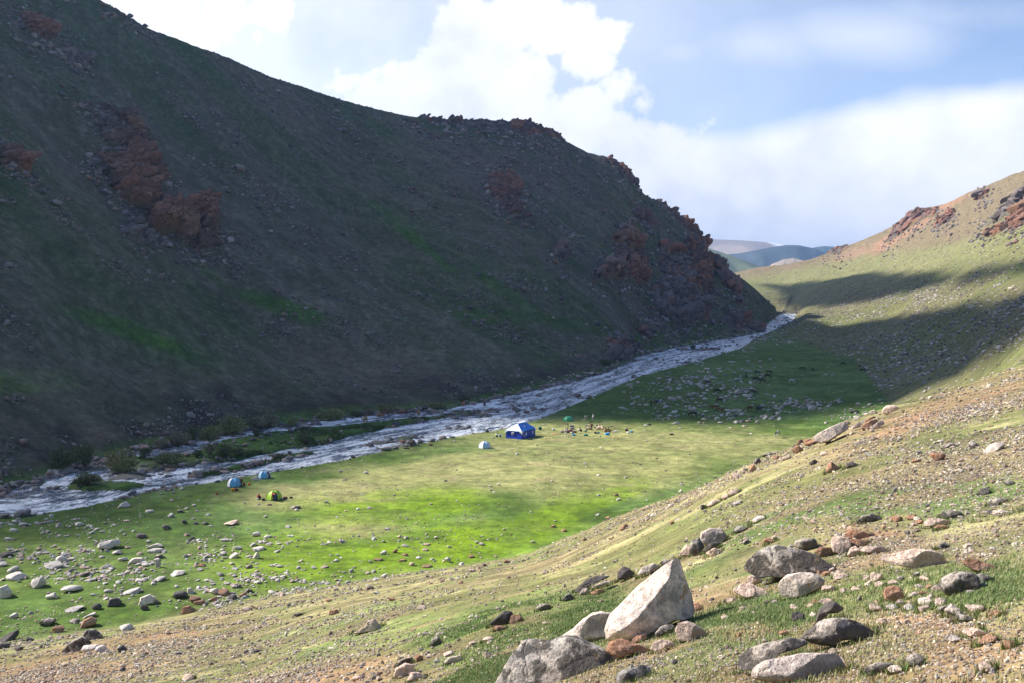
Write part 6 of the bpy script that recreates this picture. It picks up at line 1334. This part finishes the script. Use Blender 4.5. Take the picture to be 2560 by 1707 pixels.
# panel order runs from +x counter clockwise: 3 = front left, 4 = front, 5 = front right
dome(1211, 1120, 1.28, 1.38, [WH, WH, WH, WH, PB, WH], 'white dome tent standing alone in front of the big blue tent', rz=.25)
dome(583, 1216, 1.14, 1.38, [WH, WH, WH, WH, LB, LB], 'white and blue dome tent, leftmost, with a person in black beside it', rz=-.15)
dome(659, 1195, 1.06, 1.25, [WH, WH, WH, PB, LB, WH], 'white and blue dome tent with a dark open door nearest the water', rz=-.1, door=5.3)
dome(682, 1249, 1.20, 1.38, [LG, LG, LG, LG2, LG, LG2], 'lime green dome tent with a dark open door', rz=.2, door=4.6)
dome(1421, 1052, 1.38, 1.22, [GR, GR2], 'green dome tent beyond the unloaded packs', rz=.3)
# ------------------------------------------------------------ the big blue mess tent
g = cast(1304, 1097.5)[0]; ax = math.atan2(.866, .5)
bt = empty('mess_tent', (g[0], g[1], float(hgt(g[0], g[1]))-.03), ax, label='large blue hip roofed mess tent with white corners and round white emblems', cat='tent')
Lx, Wy, Hw, Hr = 6.1, 3.9, 1.78, 3.30; x0r, x1r = 1.55, 4.55
BL = fabric('deep_blue_tarp', (.012, .045, .42)); BR = fabric('bright_blue_tarp', (.03, .22, .80)); BS = fabric('sky_blue_tarp', (.16, .42, .90)); LV = fabric('lavender_tarp', (.55, .62, .88)); WT = fabric('white_tarp', (.80, .80, .84))
def quadgrid(a, b, c_, d, n, bulge, mat, name, parent, nrm, off=0.0):
    a, b, c_, d = map(Vector, (a, b, c_, d)); V, F = [], []; nrm = Vector(nrm)
    for i in range(n+1):
        for j in range(n+1):
            u, v = i/n, j/n; p = a*(1-u)*(1-v)+b*u*(1-v)+c_*u*v+d*(1-u)*v
            V.append(p+nrm*(bulge*math.sin(math.pi*u)*math.sin(math.pi*v)+off+.012*math.sin(u*19+v*7)))
    for i in range(n):
        for j in range(n): k = i*(n+1)+j; F.append((k, k+n+1, k+n+2, k+1))
    return part(name, pym(name, V, F, mat, True), parent)
wall_r = quadgrid((0, 0, 0), (Lx, 0, 0), (Lx, 0, Hw), (0, 0, Hw), 10, -.05, BL, 'wall', bt, (0, -1, 0))
wall_l = quadgrid((0, Wy, 0), (0, 0, 0), (0, 0, Hw), (0, Wy, Hw), 10, -.05, BL, 'wall', bt, (-1, 0, 0))
quadgrid((Lx, 0, 0), (Lx, Wy, 0), (Lx, Wy, Hw), (Lx, 0, Hw), 6, 0, BL, 'wall', bt, (1, 0, 0))
quadgrid((Lx, Wy, 0), (0, Wy, 0), (0, Wy, Hw), (Lx, Wy, Hw), 6, 0, BL, 'wall', bt, (0, 1, 0))
o_ = .12
roof_r = quadgrid((-o_, -o_, Hw-.04), (Lx+o_, -o_, Hw-.04), (x1r, Wy/2, Hr), (x0r, Wy/2, Hr), 14, -.10, BR, 'roof', bt, (0, -.6, .8))
quadgrid((Lx+o_, Wy+o_, Hw-.04), (-o_, Wy+o_, Hw-.04), (x0r, Wy/2, Hr), (x1r, Wy/2, Hr), 8, -.10, BR, 'roof', bt, (0, .6, .8))
quadgrid((-o_, Wy+o_, Hw-.04), (-o_, -o_, Hw-.04), (x0r, Wy/2, Hr), (x0r, Wy/2+.01, Hr), 10, -.08, LV, 'roof_end', bt, (-.7, 0, .7))
quadgrid((Lx+o_, -o_, Hw-.04), (Lx+o_, Wy+o_, Hw-.04), (x1r, Wy/2, Hr), (x1r, Wy/2-.01, Hr), 8, -.08, LV, 'roof_end', bt, (.7, 0, .7))
nR = Vector((0, -(Hr-Hw), Wy/2)).normalized()
def onroof(x, s_, off=.05):                     # s_ 0 eave .. 1 ridge on the right hand slope
    return Vector((x, -o_+(Wy/2+o_)*s_, Hw-.04+(Hr-Hw+.04)*s_))+nR*off
for xa, xb in ((1.75, 2.15), (4.05, 4.45)):     # paler bands over the roof arches
    q = [onroof(xa, .02, .0), onroof(xb, .02, .0), onroof(min(xb, 2.0) if xa < 3 else 4.2, .88, .02), onroof(min(xa, 1.85) if xa < 3 else 4.0, .88, .02)]
    n_ = 8; V, F = [], []
    for i in range(n_+1):
        u = i/n_; sagg = -.10*math.sin(math.pi*u)*math.sin(math.pi*(xa+.3)/Lx)+.035
        V += [q[0].lerp(q[3], u)+nR*sagg, q[1].lerp(q[2], u)+nR*sagg]
    for i in range(n_): F.append((2*i, 2*i+1, 2*i+3, 2*i+2))
    part('roof_band', pym('roof_band', V, F, BS, True), roof_r)
V, F = [], []                                   # scalloped white ridge cap
n_ = 16
for i in range(n_+1):
    x = x0r-.2+(x1r-x0r+.4)*i/n_; dr_ = .26+.12*abs(math.sin(i*math.pi/4)); 
    for s_ in (-1, 0, 1): V.append((x, Wy/2+s_*dr_, Hr+.10-abs(s_)*dr_*.62+.02*math.sin(i)))
for i in range(n_):
    for j in range(2): k = i*3+j; F.append((k, k+3, k+4, k+1))
part('ridge_cap', pym('ridge_cap', V, F, WT, True), bt)
for (cx_, cy_, dx_, dy_) in ((0, 0, 1, 1), (Lx, 0, -1, 1), (0, Wy, 1, -1), (Lx, Wy, -1, -1)):
    sx, sy = -dx_*.14, -dy_*.14
    V = [(cx_+sx, cy_+sy, Hw+.01), (cx_+dx_*.75, cy_+sy, Hw+.01), (cx_+sx, cy_+sy, Hw-.62), (cx_+sx, cy_+dy_*.75, Hw+.01)]
    part('corner_flap', pym('corner_flap', V, [(0, 1, 2), (0, 2, 3)], WT), bt)
def disc(c_, u, v, r, mat, name, parent, n=24):
    c_, u, v = Vector(c_), Vector(u).normalized(), Vector(v).normalized(); nn = u.cross(v)
    V = [c_+u*math.cos(6.2832*k/n)*r+v*math.sin(6.2832*k/n)*r+nn*h for h in (0, .012) for k in range(n)]
    F = [tuple(range(n))[::-1], tuple(range(n, 2*n))]+[(k, (k+1) % n, n+(k+1) % n, n+k) for k in range(n)]
    return part(name, pym(name, V, F, mat), parent)
EM = fabric('emblem_white', (.62, .70, .92)); EG = fabric('emblem_print', (.25, .33, .62)); EP = fabric('emblem_pink', (.75, .55, .60))
for (c_, u, v, mg, par_) in (((1.95, -.035, .98), (1, 0, 0), (0, 0, 1), EG, wall_r), ((4.85, -.035, 1.0), (1, 0, 0), (0, 0, 1), EG, wall_r), (onroof(3.0, .52, -.03), (1, 0, 0), tuple(Vector((0, Wy/2+o_, Hr-Hw+.04)).normalized()), EP, roof_r)):
    d = disc(c_, u, v, .37, EM, 'emblem', par_); nn = Vector(u).normalized().cross(Vector(v).normalized()); c0 = Vector(c_)+nn*.018; u_v, v_v = Vector(u).normalized(), Vector(v).normalized()
    V, F = [], []
    for (a, b, w_, h_) in ((-.10, .10, .05, .09), (.10, .10, .05, .09), (-.10, -.10, .05, .09), (.10, -.10, .05, .09), (0, 0, .16, .025)):
        k = len(V); V += [c0+u_v*(a-w_)+v_v*(b-h_), c0+u_v*(a+w_)+v_v*(b-h_), c0+u_v*(a+w_)+v_v*(b+h_), c0+u_v*(a-w_)+v_v*(b+h_)]; F.append((k, k+1, k+2, k+3))
    part('emblem_mark', pym('emblem_mark', V, F, mg), d)
wx = -.045
win = part('window', pym('window', *box(wx-.02, 1.85, .95, wx+.01, 2.45, 1.5), WT), wall_l)
part('opening_shade', pym('opening_shade', *box(wx-.035, 1.88, .98, wx-.021, 2.25, 1.30), cloth((.02, .05, .06))), win)  # dark panel stands in for the shade behind the window
part('base_strip', pym('base_strip', *box(-.03, -.09, -.02, Lx*.99, -.02, .10), cloth((.01, .02, .12))), bt)  # dark navy strip along the foot of the right wall
for a, b in (((0, 0, Hw), (-.6, -1.7, 0)), ((1.9, -.1, Hw), (3.3, -2.0, 0)), ((0, Wy, Hw), (-1.7, Wy+.8, 0)), ((Lx, 0, Hw), (Lx+1.2, -1.4, 0)), ((Lx, Wy, Hw), (Lx+1.2, Wy+1.2, 0))):
    part('guy_rope', pym('guy_rope', *tube([a, tuple((Vector(a)+Vector(b))/2-Vector((0, 0, .05))), b], .012, 5), cloth((.55, .55, .5)), True), bt)
# ------------------------------------------------------------ packs, bags and kit
def at(px, py):
    q = cast(px, py)[0]; return (q[0], q[1], float(hgt(q[0], q[1]))), -math.atan2(q[0], q[1])
def bag(px, py, w, d, h, col, label, kind='duffel_bag', cat='bag', rz=0., strap=(.03, .03, .03)):
    loc, a = at(px, py); e = empty(kind, loc, a+rz, label=label, cat=cat)
    sd = int(px*3+py) % 97
    V, F = ICO[3]; P = np.sign(V)*np.abs(V)**.55*np.array([w/2, d/2, h/2]); P = P+V*(.08*min(w, h)*fbm3(V+sd, .5, 3, sd))[:, None]; P[:, 2] += h/2-.02
    part('bag_body', pym('bag_body', P.tolist(), [tuple(map(int, f)) for f in F], cloth(col, .6), True), e)
    for s in (-.28, .28):
        pts = [(s*w, -d/2*math.cos(t_)*1.04, h/2+h/2*math.sin(t_)*1.04-.02) for t_ in np.linspace(-.4, math.pi+.4, 12)]
        part('strap', pym('strap', *tube(pts, .018, 5), cloth(strap), True), e)
    return e
def sack(px, py, w, h, col, label, rz=0.):
    loc, a = at(px, py); e = empty('sack', loc, a+rz, label=label, cat='sack'); sd = int(px+py*5) % 89
    V, F = ICO[3]; P = V*np.array([w/2, w*.38, h/2]); top = P[:, 2] > h*.22; P[top, 0] *= .62; P[top, 1] *= .62; P = P+V*(.12*w*fbm3(V+sd, .5, 3, sd))[:, None]; P[:, 2] += h*.44
    part('sack_body', pym('sack_body', P.tolist(), [tuple(map(int, f)) for f in F], cloth(col), True), e)
    part('tied_neck', pym('tied_neck', *tube([(0, 0, h*.86), (.01, 0, h*.95), (.02, .01, h*1.08)], [.07, .03, .06]), cloth(col), True), e)
    return e
def mat_(px, py, w, d, col, label, rz=0., name='spread_mat', cat='mat'):
    q, a = at(px, py); n = 10; xs = np.linspace(-w/2, w/2, n); ys = np.linspace(-d/2, d/2, n); V = []; ca_, sa_ = math.cos(a+rz), math.sin(a+rz)
    for x in xs:
        for y in ys:
            gx2, gy2 = q[0]+x*ca_-y*sa_, q[1]+x*sa_+y*ca_; V.append((gx2-q[0], gy2-q[1], float(hgt(gx2, gy2))-q[2]+.07+.05*math.sin(x*9+y*7)))
    F = [(i*n+j, (i+1)*n+j, (i+1)*n+j+1, i*n+j+1) for i in range(n-1) for j in range(n-1)]
    o = bpy.data.objects.new(name, pym(name, V, F, cloth(col), True)); o.location = q; link(o); s_ = o.modifiers.new('thick', 'SOLIDIFY'); s_.thickness = .05
    return tag(o, label, cat)
def c1(x, y): return 1380+x/10.69, 1000+y/10.69
BLU = (.02, .25, .62); TL = (.03, .33, .30); WHT = (.70, .70, .72); DK = (.03, .03, .045); ORG = (.75, .22, .02); YEL = (.75, .50, .08); BRN = (.20, .12, .08)
bag(*c1(1485, 925), 1.1, .6, .55, (.04, .38, .80), 'bright blue bag in front of the kneeling tan camel', rz=.2)
bag(*c1(582, 940), .7, .5, .42, BLU, 'small blue bag in front of the pack pile')
bag(*c1(905, 945), .95, .6, .42, (.02, .22, .18), 'dark green open bag in the foreground of the camp gear')
bag(*c1(1160, 885), .6, .5, .42, DK, 'dark bag left of the teal bag in the gear line')
bag(*c1(1240, 880), .6, .5, .34, (.02, .12, .20), 'dark teal bag right of the dark bag in the gear line')
bag(*c1(1690, 848), 1.2, .4, .34, WHT, 'long white roll just right of the kneeling tan camel')
bag(*c1(1995, 815), .8, .6, .45, (.05, .035, .03), 'dark brown bag at the right end of the gear')
sack(*c1(2040, 885), .75, .55, WHT, 'white sack at the right end of the gear')
bag(*c1(2125, 855), .7, .5, .42, (.10, .40, .45), 'turquoise bag touching the right hand white sack')
bag(*c1(1215, 692), .65, .5, .34, DK, 'black bag on the grass behind the camels')
mat_(*c1(1590, 700), 1.0, .7, (.05, .05, .06), 'dark blanket lying right behind the pale camel', rz=.1)
mat_(*c1(65, 895), .9, .7, (.70, .16, .12), 'orange red mat right of the big blue tent', rz=.1)
sack(*c1(40, 800), .65, .6, (.55, .58, .66), 'white and blue sack between the big tent and the packs')
mat_(*c1(340, 945), 1.3, .5, (.40, .36, .24), 'straw coloured mat in front of the pack pile')
sack(*c1(520, 888), .5, .45, (.75, .75, .78), 'small white sack against the front of the pack pile')
bag(*c1(430, 975), .5, .3, .2, (.60, .58, .60), 'tiny pale bag on the grass near the straw mat')
mat_(*c1(1720, 1000), 1.9, .35, (.60, .34, .12), 'orange rope bundle stretched on the grass', name='rope_bundle', cat='rope')
for q in [(270, 860, .75, .55, (.38, .30, .27), 'pale brown pack at the left end of the pack pile'), (385, 855, .9, .7, (.50, .40, .34), 'cream blanket roll in the left half of the pack pile'), (380, 800, .7, .6, (.46, .36, .32), 'pinkish pack, upper left of the pack pile'), (600, 860, 1.0, .45, (.10, .05, .06), 'dark maroon pack at the right end of the pack pile'), (500, 830, .9, .5, (.30, .08, .07), 'red striped pack low in the pack pile'), (540, 770, 1.0, .5, (.25, .23, .25), 'grey pack in the middle of the pack pile'), (530, 715, .9, .5, (.08, .08, .11), 'dark grey pack on top of the pack pile'), (430, 865, .7, .5, (.09, .07, .08), 'black pack low in the centre of the pack pile'), (715, 815, .8, .45, (.60, .50, .42), 'cream pack between the pile and the squatting person'), (910, 685, .6, .35, (.32, .26, .30), 'mauve pack behind the person in dark red'), (985, 690, .6, .3, (.42, .30, .30), 'pink pack beside the mauve one'), (970, 612, .5, .3, (.55, .42, .30), 'straw pack nearest the two pale horses')]:
    bag(*c1(q[0], q[1]), q[2], q[2]*.7, q[3], q[4], q[5], kind='pack', cat='pack', rz=random.uniform(-.5, .5))
def c2(x, y): return 1160+x/4.704, 980+y/4.704
mat_(*c2(985, 535), 1.8, .5, (.55, .40, .20), 'long straw mat near the right end of the big blue tent', rz=-.1)
bag(*c2(895, 440), .75, .6, .75, (.02, .13, .13), 'upright dark green pack behind the right end of the big tent', kind='pack', cat='pack')
sack(*c2(2135, 392), .9, .32, (.72, .72, .70), 'white sack lying at the edge of the shadow right of camp')
bag(*c2(2182, 387), .6, .5, .42, (.05, .05, .06), 'dark bag beside the white sack at the shadow edge')
bag(*c2(345, 535), .55, .4, .3, (.55, .55, .52), 'pale crate like bag left of the cooking stove')
bag(1679, 1086, .95, .6, .35, (.05, .05, .05), 'dark saddle pack alone on the sunlit grass', kind='pack', cat='pack')
bag(1642, 1005, .75, .6, .75, (.03, .03, .09), 'navy pack right of the two people in the pasture', kind='pack', cat='pack')
bag(1651, 1005, .75, .6, .5, (.30, .45, .55), 'light blue pack beside the navy one in the pasture', kind='pack', cat='pack')
def c3(x, y): return 540+x/10.45, 1130+y/10.45
bag(*c3(440, 1010), .45, .4, .5, (.75, .30, .02), 'yellow orange bag in front of the leftmost dome tent')
bag(*c3(535, 1000), .55, .45, .42, (.18, .015, .03), 'dark red bag beside the yellow orange one')
bag(*c3(872, 850), .45, .35, .38, (.80, .18, .03), 'orange bag on the grass between the two riverside tents')
bag(*c3(730, 855), .45, .35, .4, (.16, .03, .02), 'brown red bag just right of the person in black')
bag(*c3(1810, 1205), .7, .4, .3, (.10, .03, .03), 'dark red bag right of the lime green tent')
bag(*c3(1960, 1195), .5, .35, .26, (.03, .02, .02), 'black bag farthest right of the lime green tent')
sack(*c3(1100, 1230), .42, .38, (.65, .62, .72), 'small white sack beside the squatting person in red')
bag(*c3(1240, 1255), .5, .4, .38, (.05, .06, .08), 'dark bag between the squatting person and the lime tent')
bag(*c3(1400, 1375), .7, .4, .2, (.16, .11, .13), 'dull mauve roll in front of the lime tent')
bag(*c3(20, 1095), .4, .3, .3, (.45, .06, .03), 'dark bag with an orange end far left of the tents')
# stove and barrel
def cyl(r, z0, z1, n=18, cx=0, cy=0): return tube([(cx, cy, z0), (cx, cy, (z0+z1)/2), (cx, cy, z1)], r, n)
loc, a = at(*c2(386, 525)); st = empty('camp_stove', loc, a, label='dark camp stove with a white lid and tall thin chimney', cat='stove')
part('stove_body', pym('stove_body', *cyl(.24, .05, .50), cloth((.03, .05, .04), .4), True), st)
part('lid', pym('lid', *cyl(.29, .50, .60), WT, True), st); part('chimney', pym('chimney', *cyl(.045, .55, 1.55, 8, .05), cloth((.02, .02, .02), .4), True), st)
for s in (-1, 1): part('leg', pym('leg', *tube([(s*.18, -.12, -.05), (s*.15, -.1, .10)], .02), cloth((.03, .03, .03)), True), st)
loc, a = at(*c2(427, 522)); st = empty('barrel', loc, a, label='small dark blue barrel right of the camp stove', cat='barrel')
part('barrel_body', pym('barrel_body', *tube([(0, 0, 0), (0, 0, .12), (0, 0, .25), (0, 0, .38), (0, 0, .44)], [.18, .21, .22, .21, .18], 18), cloth((.015, .03, .30), .4), True), st)
part('lid', pym('lid', *cyl(.16, .44, .50), cloth((.35, .40, .60), .4), True), st)
# ------------------------------------------------------------ willow shrubs by the water
def leafy(n, seed, cols, tall):
    r = np.random.default_rng(seed); nb2 = 9
    cen = np.stack([r.uniform(-.36, .36, nb2), r.uniform(-.3, .3, nb2), r.uniform(.35, .78, nb2)], 1); rad_ = r.uniform(.13, .26, nb2)
    k = r.integers(0, nb2, n); d = r.normal(size=(n, 3)); d /= np.linalg.norm(d, axis=1)[:, None]
    p = cen[k]+d*(rad_[k]*r.uniform(.45, 1.1, n)**.6)[:, None]; p[:, 2] = np.abs(p[:, 2]-.04)+.02
    fan = r.random(n) < .35; h_ = r.uniform(.1, 1.05, n); aa = r.uniform(0, 6.28, n); sp = r.uniform(0, .42, n)*(.35+.65*h_)
    p[fan] = np.stack([sp*np.cos(aa), sp*np.sin(aa)*.9, h_*(1-.5*sp)], 1)[fan]
    u = r.normal(size=(n, 3)); u[:, 2] = np.abs(u[:, 2])*1.6+.4; u /= np.linalg.norm(u, axis=1)[:, None]
    v = np.cross(u, r.normal(size=(n, 3))); v /= np.linalg.norm(v, axis=1)[:, None]
    L_ = r.uniform(.025, .055, n)[:, None]; w_ = L_*.30
    V = np.stack([p-u*L_, p+v*w_, p+u*L_, p-v*w_], 1).reshape(-1, 3); F = np.arange(n*4).reshape(-1, 4)
    c = np.array(cols)[r.integers(0, len(cols), n)]*(r.uniform(.65, 1.35, n))[:, None]
    return mesh_np('foliage', V, F, M_GRASS, cols=np.repeat(c, 4, 0), smoothed=False)
def stems(seed):
    r = random.Random(seed); L_ = []
    for k in range(22):
        a = r.uniform(0, 6.28); s = r.uniform(.05, .40); h_ = r.uniform(.55, .95)
        L_.append(tube([(0.12*s*math.cos(a), .12*s*math.sin(a), 0), (s*.5*math.cos(a), s*.5*math.sin(a), h_*.5), (s*math.cos(a), s*math.sin(a)*.9, h_)], [.010, .007, .003], 4))
    return pym('stems', *join(*L_), cloth((.09, .065, .045)))
OLV = [(.24, .25, .09), (.17, .19, .07), (.28, .27, .12), (.13, .15, .05)]; DKG = [(.055, .085, .03), (.08, .105, .04), (.10, .115, .045)]; GRY = [(.22, .20, .13), (.17, .165, .11), (.26, .24, .15)]
LV_ = {k: [leafy(2600, 70+i+j*5, c, 1) for i in range(3)] for j, (k, c) in enumerate((('o', OLV), ('d', DKG), ('g', GRY)))}
ST_ = [stems(5), stems(8), stems(11)]
SHR = [(300, 1184, 88, 60, 'o', 'big rounded willow shrub at the left end of the green island'), (357, 1147, 34, 30, 'd', 'small dark shrub right of the big rounded willow'), (400, 1126, 40, 30, 'g', 'greyish shrub beside the narrow blue water'),
       (440, 1119, 54, 40, 'g', 'wide greyish olive shrub in the shrub row'), (482, 1109, 40, 42, 'd', 'dark upright shrub behind the tallest willow'), (524, 1110, 56, 46, 'o', 'tallest yellowish willow shrub in the middle of the row'), (521, 1136, 44, 30, 'g', 'brownish shrub directly in front of the tallest willow'),
       (572, 1093, 84, 52, 'o', 'wide olive willow shrub right of the tallest one'), (664, 1076, 84, 42, 'g', 'pale olive willow shrub with water showing beside it'), (731, 1067, 40, 24, 'o', 'low olive shrub between two wider willows'), (826, 1056, 80, 34, 'o', 'broad yellowish willow shrub left of the camel herd'),
       (762, 1114, 68, 38, 'd', 'round dark shrub alone on the island grass'), (562, 1146, 42, 34, 'd', 'dark green shrub low on the island near the channel'), (597, 1140, 30, 22, 'd', 'small dark green shrub at the island edge'), (208, 1214, 74, 30, 'd', 'dark bush on the small islet in the left rapids'),
       (490, 1144, 30, 20, 'd', 'little shrub left of the brownish one'), (400, 1160, 110, 22, 'd', 'low wide thicket along the island bank'), (150, 1178, 64, 54, 'd', 'nearly black bush on the far bank at the left'), (206, 1168, 64, 54, 'd', 'dark bush right of the nearly black one on the far bank'),
       (427, 1177, 28, 18, 'g', 'tiny brown shrub at the water line below the thicket'), (470, 1172, 30, 16, 'g', 'tiny brown shrub right of the first tiny one'), (541, 1168, 74, 20, 'd', 'long low shrub on the second island'), (1078, 1023, 60, 16, 'o', 'low yellowish thicket right of the camel herd'), (1100, 1020, 46, 15, 'o', 'low thicket nearest the upstream gravel bar'),
       (972, 1030, 60, 22, 'o', 'yellowish bush directly behind the bunched camels'), (925, 1040, 34, 20, 'g', 'grey green bush behind the light brown camel'), (890, 1045, 40, 20, 'd', 'dark bush behind the tan grazing camel'), (1518, 914, 60, 18, 'd', 'dark shrub on the cut bank by the river narrows'), (1735, 873, 22, 12, 'd', 'small dark shrub in the water far upstream'), (1160, 1004, 40, 14, 'd', 'dark bush by the far bank beside the reddish camel'), (640, 1090, 36, 16, 'd', 'low bush at the back edge of the island grass'), (975, 1073, 30, 12, 'g', 'brown tuft of shrub on the grass below the camels'), (690, 1145, 34, 14, 'g', 'rusty low shrub on the narrow islet')]
for i, (px, py, w_, h_, k, lab) in enumerate(SHR):
    q = cast(px, py)[0]; s = mpp(q); loc = (q[0], q[1]+w_*s*.2, q[2]-.1)
    e = empty('willow_shrub', loc, i*1.3, label=lab, cat='shrub', group='willow shrubs along the river')
    e.scale = (w_*s*1.05, w_*s*.9, h_*s*1.0)
    part('foliage', LV_[k][i % 3], e); part('stems', ST_[i % 3], e)
# low tussocks on the islands
blades('tussocks', base_w*m_isl*(s_r > -1)*np.clip(.2+2*N2, 0, 2), 9000, .35, .05, [(.06, .09, .03), (.10, .09, .05), (.05, .12, .02)], 'rough tussocky growth on the river islands', lean=.7, tuft=9, spread=.25)
